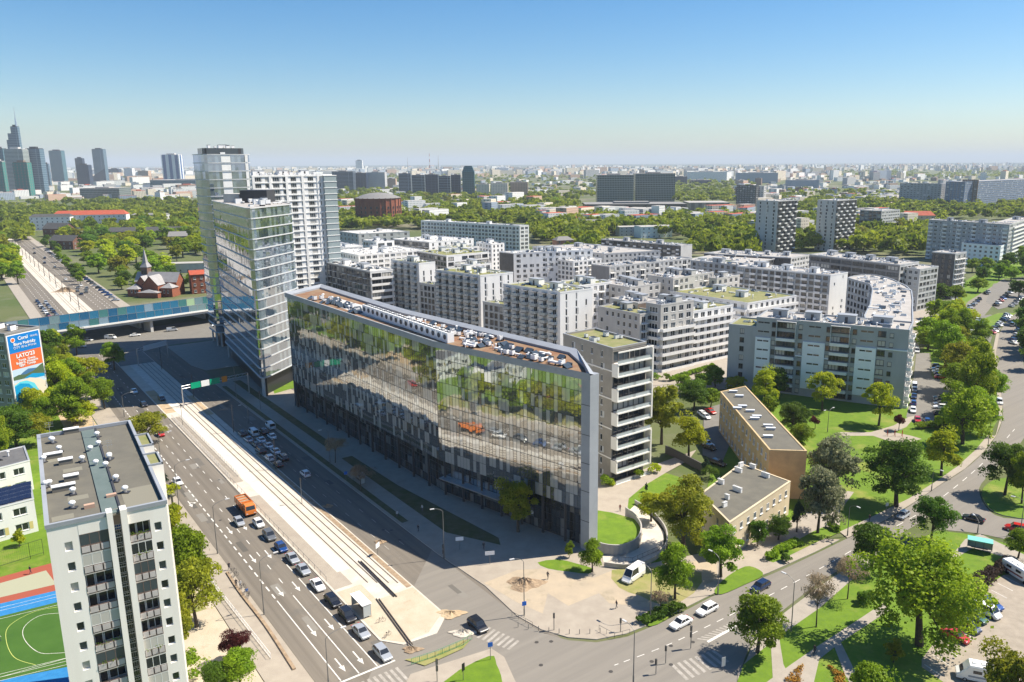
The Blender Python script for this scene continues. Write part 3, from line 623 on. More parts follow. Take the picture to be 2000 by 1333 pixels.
    if cl >= 12 and n == 4 and h > 15:
        for k in range(1 + cl // 18):
            q0 = lerp(lerp(loc[0], loc[1], (k + .6) / (1.4 + cl // 18)), lerp(loc[3], loc[2], (k + .6) / (1.4 + cl // 18)), R.uniform(.4, .65)); an = atan2(loc[1][1] - loc[0][1], loc[1][0] - loc[0][0]); sb = MB(); a_, b_ = R.uniform(1.6, 3.2), R.uniform(1.3, 1.9)
            sb.box(-a_, -b_, 0, a_, b_, 2.5, 0); sb.box(-a_ - .15, -b_ - .15, 2.5, a_ + .15, b_ + .15, 2.7, 1); sb.box(-.5, -b_ - .03, 0, .4, -b_ + .02, 2.0, 2); part('stair_head', sb, [wall[0], fascia, metald], root, (q0[0], q0[1], h), an)
    if cl: clutter(root, inset(loc, 1.2), h, cl, clk, atan2(loc[1][1] - loc[0][1], loc[1][0] - loc[0][0]))
    return root, foot
def inset(p, d):
    n = len(p); out = []
    for i in range(n):
        a, b, c = p[i - 1], p[i], p[(i + 1) % n]
        u = Vector((b[0] - a[0], b[1] - a[1])).normalized(); v = Vector((c[0] - b[0], c[1] - b[1])).normalized()
        n1 = Vector((-u.y, u.x)); n2 = Vector((-v.y, v.x)); k = 1 + n1.dot(n2)
        q = (n1 + n2) / k * d if k > 0.3 else n1 * d
        out.append((b[0] + q.x, b[1] + q.y))
    return out

# ---------------------------------------------------------------- A: white panel tower, lower left
def panel_tower():
    K_ = 0.872; h = 40.5; fl, fr, br, bl = G(90, 1035, h), G(325, 985, h), G(236, 828, h), G(50, 862, h)
    u = Vector((fr[0] - fl[0], fr[1] - fl[1])); W_ = u.length; u.normalize(); v = Vector((-u.y, u.x)); D = (Vector(br) - Vector(fr)).dot(v)
    D2 = (Vector(bl) - Vector(fl)).dot(v); D = (D + D2) / 2; FOOT.append([fl, fr, (fr[0] + v.x * D, fr[1] + v.y * D), (fl[0] + v.x * D, fl[1] + v.y * D)]); hr_ = h; W_ /= K_; D /= K_; h /= K_
    root = thing('panel_block', 'white high-rise block of flats with satellite dishes on its grey roof, nearest the camera', 'apartment block', (fl[0], fl[1], 0), atan2(u.y, u.x), None, (K_,) * 3)
    mb = MB(); fh = 2.75; nf = 16; w = W_
    # front face columns (x ranges): left wall with windows, left loggias, rib, stair slot, rib, right loggias, right wall
    xs = [k * w for k in (0, 0.245, 0.485, 0.535, 0.60, 0.655, 0.84, 1.0)]
    def F(x0, x1, z0, z1, y=0.0, m=0): mb.face([(x0, y, z0), (x1, y, z0), (x1, y, z1), (x0, y, z1)], m)
    top = h + 0.5
    wl, wr = (xs[1] * 0.50, xs[1] * 0.50 + 0.85), (xs[6] + 0.45, xs[6] + 1.3)
    def wallwin(x0, x1, wa, wb_, y):
        x = 0
        for f in range(nf):
            za = f * fh + (h - nf * fh - 1.6); lo, hi = za + 0.95, za + 2.15
            za2 = za if f else 0
            F(x0, wa, za2, za + fh, y); F(wb_, x1, za2, za + fh, y); F(wa, wb_, za2, lo, y); F(wa, wb_, hi, za + fh, y)
            r_ = 0.28
            mb.face([(wa, y, lo), (wb_, y, lo), (wb_, y + r_, lo), (wa, y + r_, lo)]); mb.face([(wa, y + r_, hi), (wb_, y + r_, hi), (wb_, y, hi), (wa, y, hi)])
            mb.face([(wa, y, lo), (wa, y + r_, lo), (wa, y + r_, hi), (wa, y, hi)]); mb.face([(wb_, y + r_, lo), (wb_, y, lo), (wb_, y, hi), (wb_, y + r_, hi)])
            gm = R.choice((winglass, winglass2, winglass, blind))
            link('window', wmesh(1, frame, gm), root, (wa, y + 0.12, lo), 0, (wb_ - wa, 1, hi - lo))
        F(x0, x1, nf * fh + (h - nf * fh - 1.6), top, y)
    wallwin(xs[0], xs[1], *wl, 0); wallwin(xs[6], xs[7], *wr, 0)
    # ribs and slot
    zt = nf * fh + (h - nf * fh - 1.6)
    for a, b, y in ((xs[2], xs[3], -0.35), (xs[4], xs[5], -0.35)):
        mb.box(a, y, 0, b, 1.2, top + 0.1, 0)
    ls = MB()
    F(xs[3], xs[4], 0, h - 2.5, 1.0, 1)
    mb.face([(xs[3], 1.0, h - 2.5), (xs[4], 1.0, h - 2.5), (xs[4], 1.6, top - 0.3), (xs[3], 1.6, top - 0.3)], 2)
    for f in range(nf):
        za = f * fh + (zt - nf * fh)
        for d in (0.1, 1.45):
            link('stair_window', wmesh('r', frame, R.choice((winglass, winglass2, mat('blue_pane', (0.02, 0.06, 0.22), 0.2, spec=0.6)))), root, (xs[3] + 0.06, 0.86, za + d), 0, (xs[4] - xs[3] - 0.12, 1, 1.2))
    # loggias
    lm = mat('loggia_panel', (0.52, 0.48, 0.46), 0.8, col2=(0.44, 0.40, 0.38), scale=0.8); bm = mat('loggia_frame', (0.17, 0.115, 0.095), 0.7)
    inner = mat('loggia_inner_wall', (0.5, 0.47, 0.43), 0.9)
    for a, b in ((xs[1], xs[2]), (xs[5], xs[6])):
        F(a, b, zt, top, -0.02)                             # plain head above the loggias
        mb.face([(a, -0.02, zt), (a, 1.25, zt), (b, 1.25, zt), (b, -0.02, zt)])
        mb.face([(a, 0, 0), (a, 1.25, 0), (a, 1.25, zt), (a, 0, zt)], 3); mb.face([(b, 1.25, 0), (b, 0, 0), (b, 0, zt), (b, 1.25, zt)], 3)
        F(a, b, 0, zt, 1.25, 3)
        Lw = b - a
        pm = MB(); pm.box(0, 0, -0.1, Lw, 1.24, 0.02, 2); pm.box(0, 0.0, 0.02, Lw, 0.05, 0.14, 1); pm.box(0, 0.0, 1.0, Lw, 0.05, 1.08, 1)
        for k in range(3):
            x0 = Lw * k / 3; pm.box(x0 + 0.08, -0.04, 0.17, x0 + Lw / 3 - 0.08, 0.02, 0.97, 0)
        for k in range(4): pm.box(max(0, Lw * k / 3 - 0.035), 0.0, 0.14, min(Lw, Lw * k / 3 + 0.035), 0.05, 1.0, 1)
        gz = MB(); gz.box(0, 0, 0, Lw, 0.04, 0.06, 0); gz.box(0, 0, 1.5, Lw, 0.04, 1.56, 0)
        for k in range(4): gz.box(max(0, Lw * k / 3 - 0.03), 0, 0.06, min(Lw, Lw * k / 3 + 0.03), 0.04, 1.5, 0)
        gz.box(0.03, 0.015, 0.06, Lw - 0.03, 0.025, 1.5, 1)
        me = pm.mesh('loggia', [lm, bm, inner]); g1 = gz.mesh('loggia_glazing', [frame, winglass]); g2 = gz.mesh('loggia_glazing', [bm, winglass2]); g3 = gz.mesh('loggia_glazing', [frame, blind])
        wd = MB(); wd.box(0, 0, 0.1, Lw * 0.3, 0.05, 2.2, 1); wd.box(Lw * 0.36, 0, 0.8, Lw * 0.92, 0.05, 2.2, 1)
        for x in (0, Lw * 0.28, Lw * 0.34, Lw * 0.64, Lw * 0.92): wd.box(x, -0.03, 0.1, x + 0.07, 0.055, 2.25, 0)
        wdm = wd.mesh('loggia_door', [frame, winglass])
        for f in range(nf):
            za = f * fh + (zt - nf * fh)
            lo = link('loggia', me, root, (a, -0.02, za + 0.1))
            link('balcony_door', wdm, lo, (0.1, 1.19, 0))
            if R.random() < 0.55: link('loggia_glazing', R.choice((g1, g2, g1, g3)), lo, (0, 0.0, 1.08))
            if R.random() < 0.35:
                pb = MB()
                for _ in range(40):
                    x = R.uniform(0.1, Lw - 0.2); z = R.uniform(0.9, 1.35); y = R.uniform(-0.2, 0.2); s_ = 0.1
                    pb.face([(x, y, z), (x + s_, y + R.uniform(-s_, s_), z), (x + s_, y, z + s_), (x, y + R.uniform(-s_, s_), z + s_)])
                tag(part('foliage', pb, [leafm['maple']], lo), kind='stuff')
    # sides: right side steps out twice, left side plain
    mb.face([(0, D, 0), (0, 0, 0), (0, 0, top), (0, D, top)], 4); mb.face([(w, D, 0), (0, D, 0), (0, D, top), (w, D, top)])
    mb.face([(w, 0, 0), (w, D, 0), (w, D, top), (w, 0, top)])
    for y0, y1 in ((0.36 * D, 0.50 * D), (0.60 * D, 0.76 * D)):
        mb.box(w, y0, 0, w + 1.7, y1, top, 0)
        mb.box(w - 0.3, y0 + 0.25, top - 0.42, w + 1.45, y1 - 0.25, top + 0.02, 5)
        for x0_, y0_, x1_, y1_ in ((w - 0.3, y0, w + 1.7, y0 + 0.25), (w - 0.3, y1 - 0.25, w + 1.7, y1), (w + 1.45, y0, w + 1.7, y1)): mb.box(x0_, y0_, top + 0.02, x1_, y1_, top + 0.3, 6)
    sideshade = mat('shade_tinted_render', (0.50, 0.53, 0.56), 0.9)  # left wall: its shade is put into a blue-grey render colour
    part('wall', mb, [offwhite, winglass, mat('stained_render', (0.42, 0.32, 0.24), 0.9), inner, sideshade, roofgreen, fascia], root)
    rb = MB(); rb.box(0.3, 0.3, h - 0.2, w - 0.3, D - 0.3, h, 0)
    rb.box(w * 0.455, 0.5, h, w * 0.60, D - 0.5, h + 0.16, 1)
    rb.box(w * 0.60, 0.5, h, w * 0.62, D - 0.5, h + 0.3, 3)
    for x0, y0, x1, y1 in ((-0.12, -0.12, w * 0.53, 0.32), (w * 0.61, -0.12, w + 0.12, 0.32), (-0.12, D - 0.3, w + 0.12, D + 0.12), (-0.12, 0.32, 0.4, D - 0.3), (w - 0.3, 0.32, w + 0.12, D - 0.3)): rb.box(x0, y0, top - 0.45, x1, y1, top + 0.08, 2)
    rb.box(w * 0.66, 0.45, h, w - 0.5, D * 0.21, h + 0.02, 4)
    for k in range(5): rb.box(w * 0.05 + k % 2 * 2, D * 0.15 * k + 2, h, w * 0.05 + k % 2 * 2 + 2.4, D * 0.15 * k + 3.6, h + 0.012, 4)
    part('roof', rb, [asphaltroof, mat('blue_green_felt', (0.095, 0.13, 0.125), 0.9, col2=(0.12, 0.155, 0.15), scale=0.4), fascia, metald, mat('felt_patch', (0.20, 0.19, 0.15), 0.95)], root)
    # turbine ventilators
    vt = MB(); vt.tube((0, 0, 0), (0, 0, 0.55), 0.22, n=8, m=1); vt.dome((0, 0, 0.75), 0.42, 0.32, 10, 3); vt.tube((0, 0, 0.5), (0, 0, 0.78), 0.3, 0.42, n=10); vt.box(-0.55, -0.4, 0, 0.55, 0.4, 0.14, 2)
    vm = vt.mesh('roof_ventilator', [metalw, metal, metald])
    inv = lambda px, py: ((Vector(G(px, py, hr_)) - Vector(fl)).dot(u) / K_, (Vector(G(px, py, hr_)) - Vector(fl)).dot(v) / K_)
    for px, py in ((101, 862), (103, 863), (116, 880), (190, 852), (193, 870), (177, 880), (161, 900), (188, 908), (214, 896), (207, 912), (227, 938), (245, 960), (75, 904), (86, 900), (72, 913), (84, 943), (97, 948), (143, 963), (142, 990), (214, 894), (90, 950)):
        x, y = inv(px, py + 3)
        if 0.4 < x < w - 0.4: link('roof_ventilator', vm, root, (x, y, h), R.uniform(0, 3))
    for px, py, k in ((105, 892, 1.3), (129, 903, 1.0), (140, 935, 1.0), (125, 955, 1.5), (140, 843, 1.2)):
        x, y = inv(px, py + 3); b = MB(); b.box(-0.9 * k, -0.4, 0, 0.9 * k, 0.4, 0.75, 0); b.box(-0.95 * k, -0.5, 0.75, 0.95 * k, 0.5, 0.85, 1)
        link('vent_shaft', b.mesh('vent_shaft', [mat('shaft_wall', (0.16, 0.15, 0.13)), metalw]), root, (x, y, h))
    for px, py in ((175, 992), (218, 972)):
        x, y = inv(px, py); b = MB(); b.box(-0.6, -0.3, 0, 0.6, 0.3, 0.5, 0); link('chimney_stack', b.mesh('chimney_stack', [mat('pinkish_block', (0.45, 0.3, 0.22))]), root, (x, y, h))
    for px, py in ((100, 862), (214, 900), (186, 856), (60, 1033 - 40)):
        x, y = inv(px, py); b = MB(); b.tube((0, 0, 0), (0, 0, 3.2), 0.04, n=4); [b.tube((-0.6, 0, z), (0.6, 0, z), 0.025, n=4) for z in (2.4, 2.8, 3.1)]
        if 0 < x < w: link('antenna', b.mesh('antenna', [metal]), root, (x, y, h))
panel_tower()

# ---------------------------------------------------------------- B: long mirror-glass office
def curtain_mat(name, refl, dark, pale, tint, wav=0.02, pale_share=0.3):
    """coated glass over dark rooms; per-pane tone from a colour attribute"""
    m = bpy.data.materials.new(name); m.use_nodes = True; n = m.node_tree.nodes; l = m.node_tree.links; b = n['Principled BSDF']
    at = n.new('ShaderNodeAttribute'); at.attribute_name = 'pane'
    cr = n.new('ShaderNodeValToRGB'); e = cr.color_ramp.elements; e[0].color = (*dark, 1); e[0].position = 1 - pale_share - 0.02; e[1].color = (*pale, 1); e[1].position = 1 - pale_share + 0.02
    l.new(at.outputs['Fac'], cr.inputs[0]); l.new(cr.outputs[0], b.inputs['Base Color']); b.inputs['Roughness'].default_value = 0.6
    gl = n.new('ShaderNodeBsdfGlossy'); gl.inputs['Roughness'].default_value = 0.03; gl.inputs['Color'].default_value = (*tint, 1)
    geo = n.new('ShaderNodeNewGeometry'); nz = n.new('ShaderNodeTexNoise'); nz.inputs['Scale'].default_value = 0.22; nz.inputs['Detail'].default_value = 1
    l.new(geo.outputs['Position'], nz.inputs['Vector']); bp = n.new('ShaderNodeBump'); bp.inputs['Strength'].default_value = 1.0; bp.inputs['Distance'].default_value = wav
    l.new(nz.outputs['Fac'], bp.inputs['Height']); l.new(bp.outputs[0], gl.inputs['Normal'])
    lw = n.new('ShaderNodeLayerWeight'); lw.inputs['Blend'].default_value = 0.35; mr = n.new('ShaderNodeMapRange'); mr.inputs[3].default_value = refl; mr.inputs[4].default_value = 0.95
    l.new(lw.outputs['Fresnel'], mr.inputs[0]); mx = n.new('ShaderNodeMixShader'); l.new(mr.outputs[0], mx.inputs[0]); l.new(b.outputs[0], mx.inputs[1]); l.new(gl.outputs[0], mx.inputs[2])
    l.new(mx.outputs[0], n['Material Output'].inputs['Surface']); MATS[name] = m; return m
def panes(name, parent, a, b, z0, z1, nx, nz, m, fm, tilt=0.003, inset_=0.0, mull=0.06, bandh=0.0, tone=None, fmz=None):
    """curtain wall between a and b (outward = right of a->b): panes tilted a hair, thin mullions"""
    L = hypot(b[0] - a[0], b[1] - a[1]); u = ((b[0] - a[0]) / L, (b[1] - a[1]) / L); ni = (-u[1], u[0]); mb = MB(); tones = []
    dx, dz = L / nx, (z1 - z0) / nz
    P = lambda x, y, z: (a[0] + u[0] * x + ni[0] * y, a[1] + u[1] * x + ni[1] * y, z)
    for j in range(nz):
        for i in range(nx):
            t1, t2 = R.gauss(0, tilt) * dx, R.gauss(0, tilt) * dz
            mb.face([P(i * dx, 0.02 + t1 + t2, z0 + j * dz), P((i + 1) * dx, 0.02 - t1 + t2, z0 + j * dz), P((i + 1) * dx, 0.02 - t1 - t2, z0 + (j + 1) * dz), P(i * dx, 0.02 + t1 - t2, z0 + (j + 1) * dz)])
            tones.append(tone(i, j) if tone else R.random())
    me = mb.mesh(name, [m]); at = me.attributes.new('pane', 'FLOAT_COLOR', 'CORNER')
    vals = []
    for t in tones: vals.extend((t, t, t, 1) * 4)
    at.data.foreach_set('color', vals)
    o = link(name, me, parent)
    fb = MB()
    if mull:
        for i in range(nx + 1): fb.box(i * dx - mull / 2, -mull, z0, i * dx + mull / 2, 0.0, z1, 0, P)
    for j in range(nz + 1):
        fb.box(0, -(mull or 0.05) * 1.3, z0 + j * dz - (fmz or 0.035), L, 0.0, z0 + j * dz + (fmz or 0.035), 0, P)
    link('mullions', fb.mesh('mullions', [fm]), parent)
    return o
officeglass = curtain_mat('office_mirror_glass', 0.47, (0.09, 0.09, 0.085), (0.58, 0.57, 0.52), (0.86, 0.87, 0.84), 0.03, 0.3)
darkglass = curtain_mat('office_base_glass', 0.16, (0.012, 0.013, 0.014), (0.16, 0.16, 0.15), (0.8, 0.85, 0.9), 0.01, 0.25)
def office():
    h = 37.0
    P0, P1, P2 = G(560, 577, h), G(850, 673, h), G(1155, 738, h); P3, P4, P5 = G(1122, 690, h), G(792, 612, h), G(627, 561, h)
    root = thing('glass_office', 'long mirror-glass office block with a kinked facade along the avenue and rust coloured roof planting', 'office building', (P1[0], P1[1], 0))
    FOOT.append([P0, P1, P2, P3, P4, P5])
    o = P1; q = lambda p: (p[0] - o[0], p[1] - o[1]); p0, p1, p2, p3, p4, p5 = map(q, (P0, P1, P2, P3, P4, P5)); foot = [p0, p1, p2, p3, p4, p5]
    def tone(i, j, o_=0):
        k = (i + o_) // 1
        r = (math.sin(k * 12.9898 + j * 78.233) * 43758.5453) % 1
        return r if (k + j) % 3 else r * 0.5 + 0.5
    zb = 8.6; d01 = Vector(p1) - Vector(p0); L0 = d01.length; L1 = (Vector(p2) - Vector(p1)).length
    e2 = lerp(p1, p2, 1 - 2.2 / L1)
    panes('curtain_wall', root, p0, p1, zb, h - 0.5, int(L0 / 1.1), 10, officeglass, metald, 0.0011, mull=0.03, tone=tone)
    panes('curtain_wall', root, p1, e2, zb, h - 0.5, int(L1 / 1.1), 10, officeglass, metald, 0.0011, mull=0.03, tone=lambda i, j: tone(i, j, 7))
    # recessed lower storeys, dark, with slim columns and canopy line
    ib = inset(foot, 1.3)
    panes('ground_floor_glazing', root, ib[0], ib[1], 0.2, zb, int(L0 / 1.3), 4, darkglass, metald, 0.002, tone=lambda i, j: R.random())
    panes('ground_floor_glazing', root, ib[1], lerp(ib[1], ib[2], 0.97), 0.2, zb, int(L1 / 1.3), 4, darkglass, metald, 0.002, tone=lambda i, j: R.random())
    mb = MB(); mb.face([(*ib[0], zb), (*ib[1], zb), (*p1, zb), (*p0, zb)][::-1]); mb.face([(*ib[1], zb), (*ib[2], zb), (*p2, zb), (*p1, zb)][::-1])
    part('soffit', mb, [metald], root)
    for a, b, n in ((p0, p1, 12), (p1, e2, 7)):
        for i in range(n):
            c = lerp(a, b, (i + 0.3) / n); m_ = MB(); m_.tube((0, 0, 0), (0, 0, zb), 0.3, n=8); link('column', m_.mesh('column', [metald]), root, (c[0], c[1] + 0.3, 0))
    u = (Vector(p2) - Vector(p1)).normalized()
    # pale end column
    mb = MB(); nn = Vector((-u.y, u.x)); a = Vector(e2); b = Vector(p2)
    P = lambda x, y, z: (a.x + u.x * x + nn.x * y, a.y + u.y * x + nn.y * y, z)
    mb.box(0, -0.35, 0, 2.2, 2.5, h + 0.4, 0, P)
    for z in (6.5, 13, 19, 25, 31.2): mb.box(-0.02, -0.37, z, 2.22, -0.345, z + 0.12, 1, P)
    part('end_column', mb, [fascia, metald], root)
    # other walls
    wb = MB()
    for a, b in ((p2, p3), (p3, p4), (p4, p5), (p5, p0)): wb.face([(*a, 0), (*b, 0), (*b, h), (*a, h)], 0)
    wb.face([(*lerp(p1, p2, 0.0), h - 0.5), (*p2, h - 0.5), (*p2, h), (*p1, h)]); wb.face([(*p0, h - 0.5), (*p1, h - 0.5), (*p1, h), (*p0, h)])
    part('wall', wb, [lgrey], root)
    rb = MB(); i1 = inset(foot, 1.2); i0 = inset(foot, -0.5); n = 6
    rb.face([(*p, h - 0.25) for p in i1], 0)
    for i in range(n):
        j = (i + 1) % n
        rb.face([(*i0[i], h - 0.6), (*i0[j], h - 0.6), (*i0[j], h + 0.9), (*i0[i], h + 0.9)], 1); rb.face([(*i0[i], h + 0.9), (*i0[j], h + 0.9), (*i1[j], h + 0.3), (*i1[i], h + 0.3)], 1)
        rb.face([(*i1[j], h - 0.25), (*i1[i], h - 0.25), (*i1[i], h + 0.3), (*i1[j], h + 0.3)], 1); rb.face([(*foot[i], h - 0.6), (*foot[j], h - 0.6), (*i0[j], h - 0.6), (*i0[i], h - 0.6)][::-1], 1)
    part('roof', rb, [roofrust, fascia], root)
    mb = MB()
    part_ = inset(foot, 4.2)
    mb.face([(*p, h - 0.24) for p in (lerp(part_[0], part_[1], 0.3), lerp(part_[0], part_[1], 0.95), lerp(part_[3], part_[4], 0.6), lerp(part_[4], part_[5], 0.7))]); part('roof_deck', mb, [roofwhite], root)
    # row of white condenser units with round fans
    fu = MB(); fu.box(-1.25, -0.9, 0, 1.25, 0.9, 2.4, 0); fu.tube((0, -0.91, 1.3), (0, -0.99, 1.3), 0.62, n=14, m=1); fu.tube((-0.6, 0, 2.4), (-0.6, 0, 2.55), 0.45, n=10, m=1); fu.tube((0.6, 0, 2.4), (0.6, 0, 2.55), 0.45, n=10, m=1)
    fm_ = fu.mesh('fan_unit', [metalw, metald]); ang = atan2(d01.y, d01.x)
    for k in range(17):
        c = lerp(G(706, 612, h), G(862, 668, h), k / 16); link('fan_unit', fm_, root, (c[0] - o[0] + 1.5, c[1] - o[1] + 0.8, h - 0.2), ang)
    fa = [G(600, 583, h), G(700, 615, h), G(712, 604, h), G(640, 574, h)]; clutter(root, [q(p) for p in fa], h - 0.2, 34, ('hatch', 'hatch', 'vent', 'box'), ang, (0.8, 1.4))
    fa = [G(720, 605, h), G(880, 655, h), G(1000, 668, h), G(800, 622, h)]; clutter(root, [q(p) for p in fa], h - 0.2, 52, ('vent', 'hatch', 'hatch', 'duct', 'box'), ang, (0.7, 1.2))
    fa = [G(890, 675, h), G(1130, 722, h), G(1110, 698, h), G(900, 655, h)]; clutter(root, [q(p) for p in fa], h - 0.2, 62, ('hatch', 'hatch', 'vent', 'box', 'duct'), atan2(u.y, u.x), (0.7, 1.2))
    # pale pictorial panel above the entrance and small round signs
    mb = MB(); L = L1; P = lambda x, y, z: (p1[0] + u.x * x + nn.x * y, p1[1] + u.y * x + nn.y * y, z)
    mb.box(L * 0.375, 0.9, 5.6, L * 0.475, 1.0, 8.4, 0, P)
    for _ in range(60):
        x, z = R.uniform(0.38, 0.465) * L, R.uniform(5.7, 8.1); s_ = R.uniform(0.1, 0.3); mb.face([P(x, 0.88, z), P(x + s_, 0.88, z + 0.05), P(x + s_ * 0.8, 0.88, z + s_), P(x - 0.05, 0.88, z + s_ * 0.7)], 1)
    part('wall_panel', mb, [mat('dark_panel', (0.05, 0.055, 0.06)), mat('pale_motif', (0.6, 0.62, 0.62))], root)
    for k, z, r_ in ((0.30, 3.4, 0.35), (0.26, 3.3, 0.3), (0.63, 3.3, 0.4), (0.19, 3.4, 0.3)):
        mb = MB(); mb.tube(P(L * k, 1.15, z), P(L * k, 1.05, z), r_, n=12); part('round_sign', mb, [mat('lit_white_sign', (0.75, 0.75, 0.75))], root)
    mb = MB(); mb.box(L * 0.02, -1.2, 4.4, L * 0.45, 1.2, 4.6, 0, P); part('canopy', mb, [metal], root)
office()

# ---------------------------------------------------------------- C, D, E: towers
def rounded(poly, rad, n=5):
    out = []
    for i in range(len(poly)):
        a, b, c = (Vector(poly[i - 1]), Vector(poly[i]), Vector(poly[(i + 1) % len(poly)]))
        d1, d2 = (a - b).normalized(), (c - b).normalized(); p, q = b + d1 * rad, b + d2 * rad
        for k in range(n + 1):
            t = k / n; out.append(tuple((1 - t) ** 2 * p + 2 * t * (1 - t) * b + t * t * q))
    return out
towerglass = curtain_mat('tower_glass', 0.5, (0.02, 0.045, 0.055), (0.16, 0.22, 0.235), (0.82, 0.87, 0.97), 0.02, 0.45)
def round_tower(name, label, foot, h, nf, zb, rad, band=0.16, cl=20, pale=None, glass=towerglass):
    foot = rounded(foot, rad, 5); o = foot[0]; q = [(p[0] - o[0], p[1] - o[1]) for p in foot]; FOOT.append(foot)
    root = thing(name, label, 'tower', (o[0], o[1], 0)); n = len(q); fh = (h - zb) / nf
    mb = MB(); tones = []; pv = MB()
    for i in range(n):
        a, b = q[i], q[(i + 1) % n]; L = hypot(b[0] - a[0], b[1] - a[1])
        if L < 0.05: continue
        nx = max(1, round(L / 1.4)); u = ((b[0] - a[0]) / L, (b[1] - a[1]) / L); ni = (-u[1], u[0])
        for k in range(nx):
            c0, c1 = lerp(a, b, k / nx), lerp(a, b, (k + 1) / nx); base = R.random()
            for j in range(nf):
                t1, t2 = R.gauss(0, 0.002), R.gauss(0, 0.002) * fh
                z0, z1 = zb + j * fh, zb + (j + 1) * fh
                mb.face([(c0[0] + ni[0] * (t1 + t2), c0[1] + ni[1] * (t1 + t2), z0), (c1[0] + ni[0] * (t2 - t1), c1[1] + ni[1] * (t2 - t1), z0), (c1[0] - ni[0] * (t2 + t1), c1[1] - ni[1] * (t2 + t1), z1), (c0[0] - ni[0] * (t2 - t1), c0[1] - ni[1] * (t2 - t1), z1)])
                tones.append(min(1, max(0, base * 0.75 + R.random() * 0.35)) if not (pale and pale(i, k / nx)) else 0.2)
    me = mb.mesh('curtain_wall', [glass]); at = me.attributes.new('pane', 'FLOAT_COLOR', 'CORNER'); vals = []
    for t in tones: vals.extend((t, t, t, 1) * 4)
    at.data.foreach_set('color', vals); link('curtain_wall', me, root)
    ou, inn = inset(q, -0.28), inset(q, 0.1); sb = MB()
    for i in range(n):
        j = (i + 1) % n
        if hypot(q[i][0] - q[j][0], q[i][1] - q[j][1]) < 0.05: continue
        sb.face([(*ou[i], 0), (*ou[j], 0), (*ou[j], band * 2), (*ou[i], band * 2)]); sb.face([(*ou[i], band * 2), (*ou[j], band * 2), (*inn[j], band * 2), (*inn[i], band * 2)]); sb.face([(*inn[i], 0), (*inn[j], 0), (*ou[j], 0), (*ou[i], 0)])
    sm = sb.mesh('floor_edge', [mat('floor_edge_metal', (0.55, 0.56, 0.56), 0.5, 0.2)])
    for j in range(nf + 1): link('floor_edge', sm, root, (0, 0, zb + j * fh - band))
    rb = MB(); rb.face([(*p, h - 0.05) for p in inset(q, 0.15)], 0); part('roof', rb, [roofpale], root)
    ib = inset(q, 2.0); gb = MB()
    for i in range(n): gb.face([(*ib[i], 0), (*ib[(i + 1) % n], 0), (*ib[(i + 1) % n], zb), (*ib[i], zb)])
    gb.face([(*p, zb) for p in q][::-1]); part('base', gb, [mat('dark_lobby', (0.02, 0.022, 0.025), 0.3, spec=0.5)], root)
    for i in range(0, n, 3):
        m_ = MB(); m_.tube((*inset(q, 0.8)[i], 0), (*inset(q, 0.8)[i], zb), 0.4, n=8); part('column', m_, [lgrey], root)
    clutter(root, inset(q, 2.5), h - 0.05, cl, ('box', 'shaft', 'duct', 'vent', 'skylight'), RD, (1.0, 2.0))
    return root, q, o
# front tower: left corner, near corner, right corner from its roof line; back by parallel
hC = 64.0; L_, F_, R_ = G(412, 392, hC), G(484, 408, hC), G(572, 399, hC)
ftC = [L_, F_, R_, (L_[0] + (R_[0] - F_[0]), L_[1] + (R_[1] - F_[1]))]
rootC, qC, oC = round_tower('glass_tower', 'lower front glass tower with rounded corners and pale floor edges at the street corner', ftC, hC, 17, 7.0, 4.0, cl=26)
mb = MB(); cc = (sum(p[0] for p in qC) / len(qC), sum(p[1] for p in qC) / len(qC))
mb.box(cc[0] - 2, cc[1] - 4, hC, cc[0] + 8, cc[1] + 5, hC + 4.5, 0); mb.box(cc[0] - 9, cc[1] - 2, hC, cc[0] - 3, cc[1] + 4, hC + 3.2, 1)
part('plant_room', mb, [metald, beige], rootC)
def solve_len(p, ang, z, px, hi=400):
    """length along direction ang from p at height z until it is seen at image column px"""
    f = lambda t: PR(p[0] + cos(ang) * t, p[1] + sin(ang) * t, z)[0] - px
    a, b = 0.0, hi; fa = f(0.01)
    for _ in range(50):
        m = (a + b) / 2
        if (f(m) > 0) == (fa > 0): a = m
        else: b = m
    return a
def AX(F, h, lpx, rpx, aL=-50, aR=39, dl=None, dr=None, gz=None):
    """footprint from the near roof corner; left face runs back along aL+180, right face along aR"""
    f = G(*F, h) if gz is None else gz
    l = dl or solve_len(f, radians(aL + 180), h, lpx); r = dr or solve_len(f, radians(aR), h, rpx)
    L = (f[0] - cos(radians(aL)) * l, f[1] - sin(radians(aL)) * l); Q = (f[0] + cos(radians(aR)) * r, f[1] + sin(radians(aR)) * r)
    return [L, f, Q, (L[0] + Q[0] - f[0], L[1] + Q[1] - f[1])]
# rear glass tower, just behind the front one
nD = G(424, 652, 6.5); ftD = AX(None, 82, 377, 490, -56, 39, gz=nD, dl=24)
ftD = AX(None, 82, 377, 490, -56, 39, gz=nD, dl=max(18, min(34, solve_len(nD, radians(124), 82, 377))))
rootD, qD, oD = round_tower('glass_tower', 'tallest glass tower behind the lower glass one, with dark roof terrace and white blind column', ftD, 82.0, 22, 6.5, 4.5, cl=30)
mb = MB(); cc = (sum(p[0] for p in qD) / len(qD), sum(p[1] for p in qD) / len(qD)); ip = inset(qD, 2.0)
for i in range(len(ip)):
    j = (i + 1) % len(ip); mb.face([(*ip[i], 82), (*ip[j], 82), (*ip[j], 84.6), (*ip[i], 84.6)], 0 if i % 3 else 1)
mb.face([(*p, 84.6) for p in ip], 2); part('plant_screen', mb, [winglass2, metald, roofpale], rootD)
clutter(rootD, inset(qD, 4), 84.6, 14, ('shaft', 'box'), RD, (0.8, 1.2))
